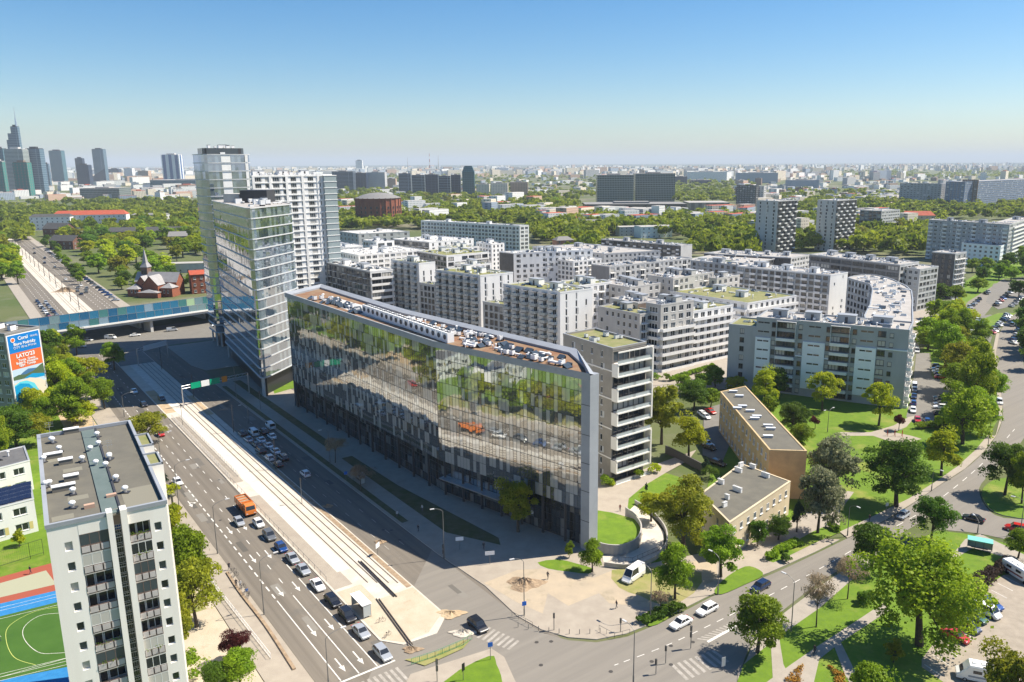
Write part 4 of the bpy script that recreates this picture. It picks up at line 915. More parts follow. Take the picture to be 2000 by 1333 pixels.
# white column of blinds on the front of the rear tower
a, b = Vector(ftD[1]), Vector(ftD[2]); u = (b - a).normalized(); mb = MB(); Lw = (b - a).length; P = lambda x, y, z: (a.x - oD[0] + u.x * x - u.y * y, a.y - oD[1] + u.y * x + u.x * y, z)
for k in range(7):
    fh = (82 - 6.5) / 22; z1 = 82 - k * fh; mb.box(Lw * 0.40, -0.06, z1 - fh + 0.3, Lw * 0.58, -0.01, z1 - 0.25, 0, P); mb.box(Lw * 0.87, -0.06, z1 - fh + 0.3, Lw * 0.93, -0.01, z1 - 0.25, 0, P)
part('white_blinds', mb, [white], rootD)
# gridded residential tower
def grid_tower():
    h = 72.0; y0 = 421.0; lx = (493 - CX) / F_PX * (y0 * cos(TILT) + (CAM_H - h) * sin(TILT))
    L = (lx, y0); w_ = solve_len(L, radians(39), h, 648); Q = (L[0] + cos(radians(39)) * w_, L[1] + sin(radians(39)) * w_); d = radians(129)
    ft = [L, Q, (Q[0] + cos(d) * 26, Q[1] + sin(d) * 26), (L[0] + cos(d) * 26, L[1] + sin(d) * 26)]
    root, _ = building('residential_tower', 'white gridded residential tower with dark windows behind the glass towers', 'apartment tower', ft, h, 22,
        {0: S(bay=4.6, ww=3.3, wh=2.2, sill=0.5, kind=3, frame=lgrey, cols=(1, 0.62, 1.1, 0.7, 0.95, 0.4)), '*': S(bay=4.5, ww=3, wh=2.2, sill=0.5)}, [white, lgrey], roofpale, parapet=0.3, cl=36, clk=('shaft', 'duct', 'box'), maxw=100)
    # glazed corner bay with floor edges
    Lw = w_; u = (cos(radians(39)), sin(radians(39))); mb = MB(); P = lambda x, y, z: (u[0] * x - u[1] * y, u[1] * x + u[0] * y, z)
    mb.box(Lw * 0.88, -1.6, 2, Lw + 1.8, 5, h - 0.2, 0, P)
    part('glazed_bay', mb, [palegl], root); mb = MB(); mb.box(Lw * 0.87, -1.8, 0, Lw + 2.0, 5.2, 0.35, 0, P); me = mb.mesh('floor_edge', [white]); fh = (h - 0.3) / 22
    for k in range(1, 23): link('floor_edge', me, root, (0, 0, k * fh - 0.2))
    mb = MB()
    for k in range(1, 23): mb.box(-0.3, -0.35, k * fh - 0.25, Lw * 0.87, -0.01, k * fh + 0.05, 0, P)
    for x in (0.0, 0.2, 0.4, 0.6, 0.8): mb.box(Lw * x, -0.33, 0, Lw * x + 1.3, -0.02, h, 0, P)
    part('facade_grid', mb, [white], root)
grid_tower()

# ---------------------------------------------------------------- estate: white blocks behind the office
W = S; balcage = lambda **k: dict(dict(style='cage', d=1.5, w=3.0, every=2, off=0), **k)
E_ = {}
def B(*a, **k): return building(*a, **k)
AP = 'apartment block'
B('apartment_block', 'long white block with dark balcony fronts beside the glass tower', AP, AX((723, 532), 24, 575, 767, -51, 38), 24, 7,
  {0: W(bay=3.0, ww=2.3, wh=2.2, sill=0.4, kind=2, mat=1, skip=0.12, balc=dict(style='rail', every=2, w=2.6, d=1.2), frame=framed), 1: W(bay=5, ww=4.6, wh=2.1, sill=0.5, kind=3, bands=dict(d=1.2, h=1.0), frame=framed)}, [white, mgrey], roofwhite, cl=70, clk=('skylight', 'box', 'duct', 'hatch'), group=None)
B('apartment_block', 'white block with cage balconies nearest the glass towers, behind the office', AP, AX((818, 516), 28, 764, 850, -42, 38), 28, 9,
  {0: W(bay=5.4, ww=2.1, wh=2.2, sill=0.15, balc=balcage(every=1, w=3.3, d=1.9, ww=2.1)), 1: W(bay=4.2, ww=0.7, wh=2.4, sill=0.1, kind=1, skip=0.1)}, [white, lgrey], roofgreen, cl=16)
B('apartment_block', 'white block with cage balconies, middle one of the three behind the office', AP, AX((938, 540), 28, 850, 1002, -42, 36), 28, 9,
  {0: W(bay=5.4, ww=2.1, wh=2.2, sill=0.15, balc=balcage(every=1, w=3.3, d=1.9, ww=2.1)), 1: W(bay=4.2, ww=0.7, wh=2.4, sill=0.1, kind=1, skip=0.1)}, [white, lgrey], roofgreen, cl=24)
B('apartment_block', 'white block with cage balconies and plain striped gable, rightmost of the three behind the office', AP, AX((1094, 573), 28, 983, 1157, -44, 36), 28, 9,
  {0: W(bay=5.4, ww=2.1, wh=2.2, sill=0.15, balc=balcage(every=1, w=3.3, d=1.9, ww=2.1)), 1: W(bay=4.6, ww=0.7, wh=2.4, sill=0.1, kind=1, skip=0.15)}, [white, lgrey], roofgreen, cl=26)
for (f, l, r, lb) in (((858, 560), 818, 880, 'low grey link block with roof plants between the first two cage balcony blocks'), ((985, 598), 943, 1010, 'low grey link block with roof plants between the last two cage balcony blocks')):
    B('link_block', lb, AP, AX(f, 19, l, r, -44, 36), 19, 6, W(bay=3, ww=1.6, wh=2, sill=0.4, frame=framed), [lgrey, mgrey], roofgreen, cl=4)
B('apartment_block', 'grey and white terraced block with roof gardens behind the thin tower', AP, AX((1250, 616), 22, 1168, 1262, -50, 38, dr=10), 22, 7, {0: W(bay=3, ww=1.1, wh=1.7, kind=1, skip=0.2), 1: W(bay=3, ww=1.5, wh=1.6, balc=dict(style='rail', every=2, w=2.8, d=1.2))}, [beige, lgrey], roofgreen, cl=12)
for (F_, h_, l_, r_, dl_, lb) in (((892, 486), 22, 850, 935, 20, 'small white block wedged behind the yellow niches'), ((1065, 506), 21, 1040, 1110, 14, 'white terraced end behind the charcoal gable block'), ((1120, 512), 20, 1095, 1175, 18, 'pale terraced block between the charcoal gable one and the beige ones'), ((1130, 560), 24, 1090, 1195, 16, 'white block showing its roof above the rightmost cage balcony block'), ((1370, 520), 18, 1330, 1440, 16, 'grey block with white roof boxes behind the blank beige gable'), ((915, 520), 22, 880, 960, 14, 'white block with a roof terrace behind the middle cage balcony block'), ((1185, 566), 18, 1150, 1240, 14, 'low pale block in the middle court of the estate'), ((660, 486), 20, 640, 720, 20, 'low white block next to the foot of the gridded tower')):
    B('apartment_block', lb, AP, AX(F_, h_, l_, r_, -48, 38, dl=dl_), h_, 7, {0: W(bay=3.6, ww=1.8, wh=1.9, sill=.5), 1: W(bay=3.8, ww=1.6, wh=1.8, balc=dict(style='rail', every=3, w=3, d=1.2))}, [white, lgrey], R.choice((roofwhite, roofgreen)), cl=20)
# thin tower T
ftT = AX((1197, 684), 34, 1100, 1262, -56, 38)
rT, _ = B('apartment_tower', 'narrow taupe tower with stacked glass balconies and a roof garden at the office end', 'apartment tower', ftT, 34, 11,
  {0: W(bay=4.2, ww=0.75, wh=1.5, kind=1, sill=0.8, edge=2.2), 1: W(bay=6.5, ww=5.6, wh=2.3, sill=0.2, kind=3, frame=framed, edge=0.3, balc=dict(style='glass', every=1, w=6.3, d=2.0, ww=5.6))}, [taupe, lgrey], roofgreen, cl=8, clk=('shaft', 'box'), trim=offwhite)
f, q = ftT[1], ftT[2]; L = hypot(q[0] - f[0], q[1] - f[1]); l_ = ftT[0]; LL = hypot(l_[0] - f[0], l_[1] - f[1])
aR, aL = atan2(q[1] - f[1], q[0] - f[0]), atan2(l_[1] - f[1], l_[0] - f[0])
Pr = lambda x, y, z: (f[0] - l_[0] + cos(aR) * x - sin(aR) * y, f[1] - l_[1] + sin(aR) * x + cos(aR) * y, z)
mb = MB(); fh = 33.7 / 11
for k in range(0, 12): mb.box(-0.15, -2.2, k * fh - 0.16, L + 0.5, -2.0, k * fh + 0.18, 0, Pr)
for k in (1, 3, 5, 7, 9):
    mb.box(-0.25, -2.1, k * fh, 0.15, -0.02, k * fh + fh * 1.0, 0, Pr)
for k in (1, 5, 8): mb.box(L + 0.1, -2.25, k * fh, L + 0.5, -0.02, k * fh + fh * 2.9, 0, Pr)
part('balcony_frame', mb, [offwhite], rT)
mb = MB(); Pl = lambda x, y, z: (f[0] - l_[0] + cos(aL) * x + sin(aL) * y, f[1] - l_[1] + sin(aL) * x - cos(aL) * y, z)
for k in (2, 4.5, 7, 9.3): mb.box(0.0, -0.12, k * fh, LL, 0.0, k * fh + 0.3, 0, Pl)
part('string_course', mb, [offwhite], rT)
# back rows of the estate
B('apartment_block', 'white long block with glazed balconies at the far end of the estate, by the trees', AP, AX((1015, 442), 24, 870, 1033, -36, 38, dl=120), 24, 7, {0: W(bay=4, ww=2.0, wh=1.9, sill=0.4, balc=dict(style='rail', every=2, w=3.2, d=1.3)), 1: W(bay=4, ww=3, wh=2.2, sill=0.3, kind=3)}, [white], roofwhite, cl=20)
B('apartment_block', 'white block with small windows and a dark balcony side in the back row', AP, AX((838, 474), 25, 767, 925, -40, 40), 25, 8, {0: W(bay=3.4, ww=2.6, wh=2, sill=0.4, mat=1, frame=framed, balc=dict(style='rail', every=2, w=3, d=1.2)), 1: W(bay=5, ww=1.1, wh=2, sill=0.5, kind=1)}, [white, mgrey], roofwhite, cl=40)
B('apartment_block', 'white block with yellow balcony niches in the middle of the estate', AP, AX((872, 501), 25, 815, 955, -52, 40), 25, 8, {0: W(bay=3.4, ww=2.4, wh=2, sill=0.4, mat=1, frame=framed), 1: W(bay=4.6, ww=3.4, wh=1.9, sill=0.5, kind=3, frame=framed, skip=0.15)}, [white, mgrey], roofgreen, cl=34)
B('apartment_block', 'white block between the yellow niches and the charcoal ended one', AP, AX((960, 478), 24, 930, 985, -50, 40), 24, 8, {0: W(bay=3.4, ww=1.6, wh=1.8), 1: W(bay=3.6, ww=1.1, wh=1.9, kind=1)}, [white], roofwhite, cl=12)
B('apartment_block', 'white block with a charcoal gable and a roof stepping down to the right', AP, AX((1003, 496), 25, 975, 1158, -46, 20), 25, 8, {0: W(blank=1, mat=1), 1: W(bay=4.2, ww=1.5, wh=1.8, kind=2, skip=0.1)}, [white, dgrey], roofwhite, cl=36)
B('apartment_block', 'low white block with skylights beside the gridded tower', AP, AX((700, 500), 22, 590, 830, -50, 40, dl=36), 22, 7, {0: W(bay=3.4, ww=1.6, wh=1.8), 1: W(bay=4.2, ww=2.8, wh=1.8, kind=3)}, [white], roofwhite, cl=40, clk=('skylight', 'duct', 'box'))
B('apartment_block', 'white block with dark loggias just right of the gridded tower', AP, AX((735, 474), 26, 708, 770, -50, 40), 26, 8, {0: W(bay=3.4, ww=2.4, wh=2.1, sill=0.3), 1: W(bay=5.2, ww=3.4, wh=2.2, sill=0.3, kind=3, frame=framed, balc=dict(style='rail', every=2, w=4, d=1.2))}, [white], roofwhite, cl=14)
B('low_hall', 'low pale hall with a flat roof in front of the round brick building', 'hall', AX((700, 458), 16, 662, 800, -50, 30), 16, 4, W(bay=7, ww=2.2, wh=2.5, kind=2), [lgrey], roofwhite, cl=12)
B('apartment_block', 'dark balconied block in the back row with a white end by the trees', AP, AX((1330, 481), 18, 1174, 1352, -44, 40), 18, 6, {0: W(bay=4, ww=3.3, wh=2.0, sill=0.5, kind=3, mat=1, frame=framed, balc=dict(style='white', every=2, w=2.4, d=1.0)), 1: W(blank=1)}, [lgrey, dgrey], roofpale, cl=34)
B('apartment_block', 'pale block with sloping terraces in front of the dark balconied one', AP, AX((1180, 497), 19, 1040, 1290, -46, 24), 19, 6, W(bay=3.6, ww=1.4, wh=1.7), [lgrey], roofpale, cl=40)
B('apartment_block', 'pale block with shrubs on its balconies behind the brown stair tower', AP, AX((1190, 522), 22, 1155, 1352, -48, 36), 22, 7, {0: W(blank=1, mat=1), 1: W(bay=3.8, ww=1.4, wh=1.8, balc=dict(style='rail', every=3, w=3.2, d=1.2))}, [lgrey, mgrey], roofpale, cl=50)
B('apartment_block', 'beige block with a blank gable and flat roof full of small vents', AP, AX((1315, 546), 25, 1265, 1394, -50, 44), 25, 8, {0: W(bay=4, ww=0.9, wh=1.7, kind=1, skip=0.4), 1: W(bay=3.8, ww=1.7, wh=1.8, skip=0.15, balc=dict(style='rail', every=3, w=3, d=1.2))}, [beige, lgrey], roofpale, cl=46)
B('apartment_block', 'stepped beige block with white wrap-round balconies right of it', AP, AX((1400, 546), 23, 1385, 1445, -50, 42), 23, 7, {0: W(bay=4, ww=1.4, wh=1.7), 1: W(bay=4, ww=1.8, wh=1.8, bands=dict(d=1.1, ftop=2))}, [beige], roofpale, cl=16)
B('apartment_block', 'beige block in the estate with a green niche on its front', AP, AX((1230, 563), 23, 1165, 1290, -50, 40), 23, 7, {0: W(bay=4, ww=1.3, wh=1.7), 1: W(bay=3.8, ww=1.5, wh=1.8, skip=0.1)}, [beige, mgrey], roofpale, cl=40)
B('apartment_block', 'brown rendered block beside the stepped white-banded one', AP, AX((1246, 594), 24, 1192, 1292, -50, 40), 24, 8, {0: W(bay=3.6, ww=1.2, wh=1.8, kind=1), 1: W(blank=1, mat=1)}, [beige, brown], roofpale, cl=22)
ft10 = AX((1291, 598), 25.5, 1262, 1355, -46, 37)
r10, _ = B('apartment_block', 'beige block ringed by white balcony bands above the sloping hedge', AP, ft10, 25.5, 8, {0: W(bay=5, ww=3.6, wh=1.9, sill=0.5, kind=3, bands=dict(d=1.5, ftop=2)), 1: W(bay=3.8, ww=2.0, wh=1.9, sill=0.5, kind=2, bands=dict(d=1.5, ftop=2))}, [beige, lgrey], roofpale, cl=30)
f = ft10[2]; B('apartment_block', 'white lower wing with a green roof strip joined to the beige banded block', AP, AX(None, 21, 1300, 1432, -46, 37, gz=(f[0] - 0.5, f[1] + 0.3), dl=14), 21, 7, {0: W(blank=1), 1: W(bay=3.8, ww=2.0, wh=1.9, sill=0.5, bands=dict(d=1.5))}, [white], roofgreen, cl=30)
B('apartment_block', 'low white block with a long green sedum roof and curved balcony bands', AP, AX((1460, 594), 19, 1309, 1556, -50, 36), 19, 6, {0: W(bay=3.8, ww=1.5, wh=1.9, bands=dict(d=1.2)), 1: W(bay=3.6, ww=1.4, wh=1.9, bands=dict(d=1.2))}, [white], roofgreen, cl=26)
# blue-grey complex
def blue_complex():
    h = 25.5; a, m, b = G(1423, 644, 22.5), G(1478, 622, h), G(1777, 646, h)
    ang = radians(-28.5); u = (cos(ang), sin(ang)); nrm = (-u[1], u[0])
    Lb = hypot(b[0] - m[0], b[1] - m[1]); b = (m[0] + u[0] * Lb, m[1] + u[1] * Lb); d = 15
    fo = [m, b, (b[0] + nrm[0] * d, b[1] + nrm[1] * d), (m[0] + nrm[0] * d, m[1] + nrm[1] * d)]
    root, _ = B('apartment_block', 'big blue-grey block with white stair panels and letterbox windows', AP, fo, h, 8,
       {0: W(blank=1), 1: W(bay=3.4, ww=1.6, wh=1.8, balc=dict(style='white', every=2, w=3, d=1.4))}, [bluegrey, paleblue], roofpale, cl=60)
    P = lambda x, y, z: (u[0] * x + nrm[0] * y, u[1] * x + nrm[1] * y, z); fh = (h - 0.3) / 8
    # pale stair panels with letterbox windows
    X_ = lambda px: solve_len(m, ang, h * 0.7, px) / Lb
    for px, w_, wh_, kd in ((1510, 1.3, 1.7, 1), (1525, 3.2, 1.9, 3), (1543, 3.2, 1.9, 3), (1562, 1.3, 1.7, 1), (1616, 1.3, 1.7, 1), (1630, 3.2, 1.9, 3), (1649, 3.2, 1.9, 3), (1667, 1.3, 1.7, 1), (1720, 2.4, 1.9, 2), (1739, 1.2, 1.5, 1)):
        for f_ in range(8): c = P(Lb * X_(px) - w_ / 2, -0.2, fh * f_ + 0.9); link('window', wmesh(kd, framed, R.choice((winglass, winglass2, winglass, blind))), root, c, ang, (w_, 1, wh_))
    for k, (x0, x1) in enumerate(((0.0, X_(1505)), (X_(1568), X_(1611)), (X_(1671), X_(1711)))):
        mb = MB(); z1 = fh * 6.05; mb.box(Lb * x0, -0.45, fh * 0.9, Lb * x1, -0.02, z1, 0, P); pn = part('stair_panel', mb, [paleblue], root)
        for f_ in range(8):
            mb = MB(); c = (x0 + x1) / 2 * Lb; y = -0.47 if f_ < 6 and f_ > 0 else -0.04; z = fh * (f_ + 0.62)
            if z < fh * 0.9: continue
            mb.box(c - 1.9, y, z, c - 0.1, y + 0.02, z + 0.5, 0, P); mb.box(c + 0.1, y, z, c + 1.9, y + 0.02, z + 0.5, 0, P); part('slot_window', mb, [winglass], root)
    for k, (x0, x1) in enumerate(((X_(1516), X_(1553)), (X_(1621), X_(1658)))):
        for f_ in range(0, 6):
            mb = MB(); mb.box(Lb * x0, -1.5, fh * (f_ + 1) - 0.25, Lb * x1, -0.02, fh * (f_ + 1), 0, P); mb.box(Lb * x0, -1.5, fh * (f_ + 1), Lb * x1, -1.38, fh * (f_ + 1) + 0.75, 0, P); part('balcony', mb, [lgrey if 0 else white], root)
        mb = MB()
        for x in (x0, x1): mb.box(Lb * x - 0.12, -1.0, fh * 6.1, Lb * x + 0.12, -0.02, h - 0.2, 0, P)
        mb.box(Lb * x0, -1.0, h - 0.35, Lb * x1, -0.02, h - 0.15, 0, P); part('terrace_frame', mb, [lgrey], root)
    mb = MB(); mb.box(Lb * X_(1713), -0.3, fh * 6.0, Lb * 1.0, -0.02, fh * 6.0 + 0.35, 0, P); mb.box(Lb * X_(1555), -0.5, fh * 4.35, Lb * X_(1619), -0.02, fh * 4.35 + 0.35, 0, P); part('string_course', mb, [paleblue], root)
    # lower wing left with corner balconies
    La = hypot(a[0] - m[0], a[1] - m[1]); La = 9.5; w_ = [(m[0] - u[0] * La, m[1] - u[1] * La), m, (m[0] + nrm[0] * d, m[1] + nrm[1] * d), (m[0] - u[0] * La + nrm[0] * d, m[1] - u[1] * La + nrm[1] * d)]
    B('apartment_block', 'lower left end of the blue-grey block with white corner balconies', AP, w_, 22.2, 7, {0: W(bay=4.2, ww=1.3, wh=1.6, frame=framed, edge=2.5), 3: W(bay=4, ww=2.6, wh=1.9, kind=3, sill=0.5, bands=dict(d=1.6)), 1: W(blank=1)}, [bluegrey], roofgreen, cl=3)
    # right wing running back, ending in a curve
    oc = [G(*q, h) for q in ((1783, 605), (1781, 568), (1757, 552), (1732, 542), (1701, 536), (1668, 539), (1656, 543))]; ic = [G(*q, h) for q in ((1699, 555), (1704, 565), (1699, 595), (1688, 616))]
    wing = [(b[0] + nrm[0] * d - u[0] * 15 + nrm[0] * .3, b[1] + nrm[1] * d - u[1] * 15 + nrm[1] * .3), (b[0] + nrm[0] * (d + .3), b[1] + nrm[1] * (d + .3)), *smooth(oc, 2, False), *ic]
    B('apartment_block', 'curved rear wing of the blue-grey block with glazed roof edge', AP, wing, h - 0.3, 8, W(bay=3.2, ww=1.6, wh=1.7, mat=0, frame=framed), [bluegrey, paleblue], roofpale, cl=90, parapet=0.4)
blue_complex()
B('apartment_block', 'long blue-grey courtyard block with white balcony rows and a plain white gable', AP, AX((1622, 539), 24, 1440, 1656, -45, 38), 24, 8, {0: W(bay=3.6, ww=2.0, wh=1.6, frame=framed, topmat=(3, 1), balc=dict(style='white', every=2, w=3.2, d=1.1)), 1: W(bay=6, ww=0.8, wh=1.4, kind=1, skip=0.4, mat=0)}, [white, bluegrey], roofpale, cl=46)
B('apartment_block', 'blue-grey block with a receding roof left of the courtyard one', AP, AX((1540, 527), 24, 1400, 1560, -45, 38, dl=60), 23.5, 8, {0: W(bay=3.6, ww=1.6, wh=1.6, frame=framed, mat=0), 1: W(blank=1)}, [bluegrey, white], roofpale, cl=30)
# mid right
B('apartment_block', 'long grey-beige block with gridded loggias and many dark roof units', AP, AX((1758, 519), 24, 1581, 1795, -58, 39), 24, 7, {0: W(bay=7, ww=6.2, wh=1.9, sill=0.7, kind=3, frame=framed, mat=1), 1: W(bay=3.8, ww=2.6, wh=1.6, sill=0.8, frame=framed)}, [lgrey, mgrey], roofpale, cl=70)
f = AX((1758, 519), 24, 1581, 1795, -58, 39)[2]
B('apartment_block', 'shorter grey-beige block in line with the gridded loggia block, nearer the park', AP, AX((1797, 528), 22, 1780, 1833, -58, 39, dl=14), 22, 7, {1: W(bay=3.8, ww=2.6, wh=1.6, sill=0.8, frame=framed), 0: W(bay=3.6, ww=1.6, wh=1.6)}, [lgrey], roofpale, cl=8)
B('apartment_tower', 'dark grey tower block with tiers of dark balconies beside the park trees', 'apartment tower', AX((1866, 497), 26, 1790, 1888, -50, 39, dl=13), 26, 9, {0: W(bay=4, ww=1.5, wh=2.2, sill=0.3, mat=1, frame=framed), 1: W(bay=3.4, ww=2, wh=2, balc=dict(style='rail', every=1, w=2.8, d=1.3))}, [lgrey, dgrey], roofpale, cl=8)
B('apartment_block', 'big pale blue-grey slab block with white balcony columns at the right edge', AP, AX((1972, 440), 31, 1814, 2060, -58, 50, dr=14), 31, 10, {0: W(bay=4, ww=2.2, wh=1.6, cols=(0.5, 1.2, 0.5, 1), balc=dict(style='white', every=3, w=3.4, d=1.0)), 1: W(bay=4, ww=3.2, wh=1.6, sill=0.9, kind=3)}, [bluegrey, white], roofpale, cl=30)
q_ = G(1972, 440, 31); q_ = (q_[0] + cos(radians(50)) * 14.1, q_[1] + sin(radians(50)) * 14.1)
B('apartment_block', 'right-hand wing of the big pale slab with long white balcony bands', AP, AX(None, 31, 0, 0, -58, 50, gz=q_, dl=14, dr=85), 31, 10, {1: W(bay=4, ww=3.2, wh=1.6, sill=0.9, kind=3, bands=dict(d=1.2))}, [lgrey, white], roofpale, cl=14)
B('link_block', 'low pale blue building in front of the big slab block', AP, AX((1955, 482), 16, 1875, 1975, -58, 50, dl=30), 16, 5, W(bay=4, ww=1.6, wh=1.5), [paleblue], roofpale, cl=6)
B('apartment_block', 'black and white terrace with a jumbled roof behind the courtyard blocks', AP, AX((1545, 505), 16, 1375, 1585, -30, 45), 16, 5, {0: W(bay=4, ww=2.6, wh=1.9, mat=1, frame=framed, skip=0.2), 1: W(bay=4, ww=2, wh=1.7)}, [lgrey, dgrey], roofpale, cl=60)
B('apartment_block', 'low dark block behind the courtyard, topped with white roof clutter', AP, AX((1460, 518), 15, 1330, 1530, -30, 50), 15, 5, W(bay=3.8, ww=2, wh=1.8, frame=framed, mat=1), [lgrey, dgrey], roofpale, cl=50)
# towers beyond
def slabtower(n, lb, F, ty, l, r, nf, wl, s0, s1, cl=8, aL=-50, aR=40, **k):
    f = G(*F); h = HG(*F, ty); return B(n, lb, 'apartment tower', AX(None, h, l, r, aL, aR, gz=f), h, nf, {0: s0, 1: s1}, wl, roofpale, cl=cl, clk=('shaft', 'box', 'duct'), **k)
slabtower('apartment_tower', 'tall grey and white checkered tower, left one of the pair in the middle distance', (1514, 496), 394, 1478, 1558, 14, [lgrey, dgrey], W(bay=6, ww=1.2, wh=2.2, sill=0.4, kind=1), W(bay=4.6, ww=2.6, wh=1.8, mat=1, balc=dict(style='white', every=2, w=3.2, d=1.2, shift=1), frame=framed))
slabtower('apartment_tower', 'tall grey and white checkered tower, right one of the pair in the middle distance', (1627, 492), 393, 1597, 1674, 14, [lgrey, dgrey], W(bay=6, ww=1.2, wh=2.2, sill=0.4, kind=1), W(bay=4.6, ww=2.6, wh=1.8, mat=1, balc=dict(style='white', every=2, w=3.2, d=1.2, shift=1), frame=framed))
slabtower('apartment_block', 'eight storey grey block with white balconies right of the checkered towers', (1718, 462), 413, 1680, 1758, 8, [lgrey, mgrey], W(bay=5, ww=3, wh=1.8, mat=1, frame=framed, balc=dict(style='rail', every=2, w=4, d=1.2)), W(bay=4.6, ww=3, wh=1.5, kind=2, sill=0.9))
for F, ty, l, r, nf, wl, lb in (((1835, 404), 360, 1758, 1850, 11, [bluegrey], 'long blue-grey slab of flats far off on the right'), ((1880, 408), 356, 1848, 1884, 13, [mat('deep_blue_cladding', (0.16, 0.22, 0.33))], 'deep blue tower of flats joined to the long slab'), ((1905, 407), 352, 1880, 1912, 14, [brown], 'brown tower of flats on the right horizon'), ((1925, 399), 362, 1910, 1955, 11, [offwhite], 'cream tower of flats right of the brown one'), ((1475, 405), 363, 1439, 1482, 10, [dgrey], 'dark brown block leaning over by the depot'), ((1491, 392), 364, 1480, 1497, 8, [offwhite], 'pale square tower peeping above the checkered tower')):
    slabtower('apartment_tower', lb, F, ty, l, r, nf, wl, W(bay=6, ww=3.2, wh=1.6, kind=2), W(bay=6, ww=3.6, wh=1.6, kind=3), cl=3)

# ---------------------------------------------------------------- old houses lower right
longf = [G(1407, 766, 12), G(1503, 880, 12), G(1576, 882, 12), G(1456, 755, 12)]
rl_, _ = B('tenement_house', 'long weathered tan house with a blank ochre gable and grey flat roof', 'old house', longf, 12, 3, {0: W(bay=3.4, ww=1.2, wh=1.6, sill=1.1, kind=2, recess=-.06, glass=(winglass2, blind, winglass)), 1: W(blank=1, mat=1)}, [tan, tanside], asphaltroof, cl=0, parapet=0.15, coping=False)
f0 = longf[0]
for px, py in ((1432, 767), (1444, 776), (1450, 796), (1478, 816), (1474, 820), (1500, 834), (1500, 855), (1440, 800), (1465, 805), (1505, 840)):
    x, y = G(px, py, 12); m_ = MB(); m_.box(-1.1, -0.3, 0, 1.1, 0.3, 0.55, 0); m_.box(-1.2, -0.45, 0.55, 1.2, 0.45, 0.65, 1); link('chimney_stack', m_.mesh('chimney_stack', [mat('stack_render', (0.5, 0.5, 0.5)), mat('stack_cap', (0.62, 0.66, 0.72))]), rl_, (x - f0[0], y - f0[1], 12), radians(-5))
bf = [G(1368, 965, 8), G(1425, 1022, 8), G(1544, 941, 8), G(1447, 906, 8)]
rb_, _ = B('tenement_house', 'cream two-storey house with small white windows beside the walnut trees', 'old house', bf, 8, 2, {0: W(bay=3.4, ww=1.1, wh=1.4, sill=1.2), 1: W(bay=3.0, ww=1.1, wh=1.4, sill=1.3, recess=-.02)}, [cream], asphaltroof, cl=0, parapet=0.12, coping=False)
for px, py, k, a in ((1408, 945, 1.2, -50), (1440, 960, 1.8, -50), (1442, 922, 1.5, -50), (1447, 912, 1.2, 40), (1470, 915, 1.2, -50), (1495, 932, 1.6, -50), (1420, 975, 0.8, -50), (1415, 990, 1.0, 40)):
    x, y = G(px, py, 8); m_ = MB(); k *= .62; m_.box(-k, -0.25, 0, k, 0.25, 1.0, 0); m_.box(-k - 0.06, -0.3, 1.0, k + 0.06, 0.3, 1.08, 1)
    k *= 0.75
    for i in range(int(k * 3)): m_.tube((-k * .8 + i * 0.4, 0, 1.0), (-k * .8 + i * 0.4, 0, 1.5), 0.04, n=4, m=1)
    link('chimney_stack', m_.mesh('chimney_stack', [white, lgrey]), rb_, (x - bf[0][0], y - bf[0][1], 8), radians(a))

# ---------------------------------------------------------------- school, poster house at the left
yel = mat('yellow_wall_panel', (0.62, 0.52, 0.22), 0.9)
slate_ = mat('slate_felt', (0.10, 0.10, 0.105), 0.9, col2=(0.13, 0.13, 0.13))
sa = [G(-120, 975, 7), G(62, 905, 7), G(60, 868, 7), G(-120, 905, 7)]
sa = [G(-150, 953, 7.5), G(58, 900, 7.5), G(48, 872, 7.5), G(-160, 920, 7.5)]
B('school_building', 'white two-storey school wing at the far side of the courtyard, partly behind the tower', 'school', sa, 7.5, 2, {0: W(bay=4.3, ww=2.4, wh=1.7, sill=1.0, kind=2)}, [white, yel], slate_, cl=2, parapet=0.2)
sb_ = [G(-150, 1030, 7.5), G(66, 975, 7.5), G(62, 952, 7.5), G(-160, 1000, 7.5)]
r_s, _ = B('school_building', 'white school wing with yellow window bays and solar panels on its roof', 'school', sb_, 7.5, 2, {0: W(bay=4.3, ww=2.6, wh=1.7, sill=1.0, kind=2, cols=(1,))}, [white, yel], slate_, cl=0, parapet=0.2)
pv = MB(); pv.face([(-1.0, -0.6, 0.15), (1.0, -0.6, 0.15), (1.0, 0.6, 0.7), (-1.0, 0.6, 0.7)], 0); pv.box(-1, 0.58, 0, 1, 0.62, 0.7, 1); pm_ = pv.mesh('solar_panel', [mat('solar_cell', (0.012, 0.02, 0.05), 0.15, spec=0.8), metal])
for j in range(4):
    for k in range(4):
        x, y = G(6 + k * 15, 985 - k * 4 - j * 8, 7.5); link('solar_panel', pm_, r_s, (x - sb_[0][0], y - sb_[0][1], 7.5), radians(33))
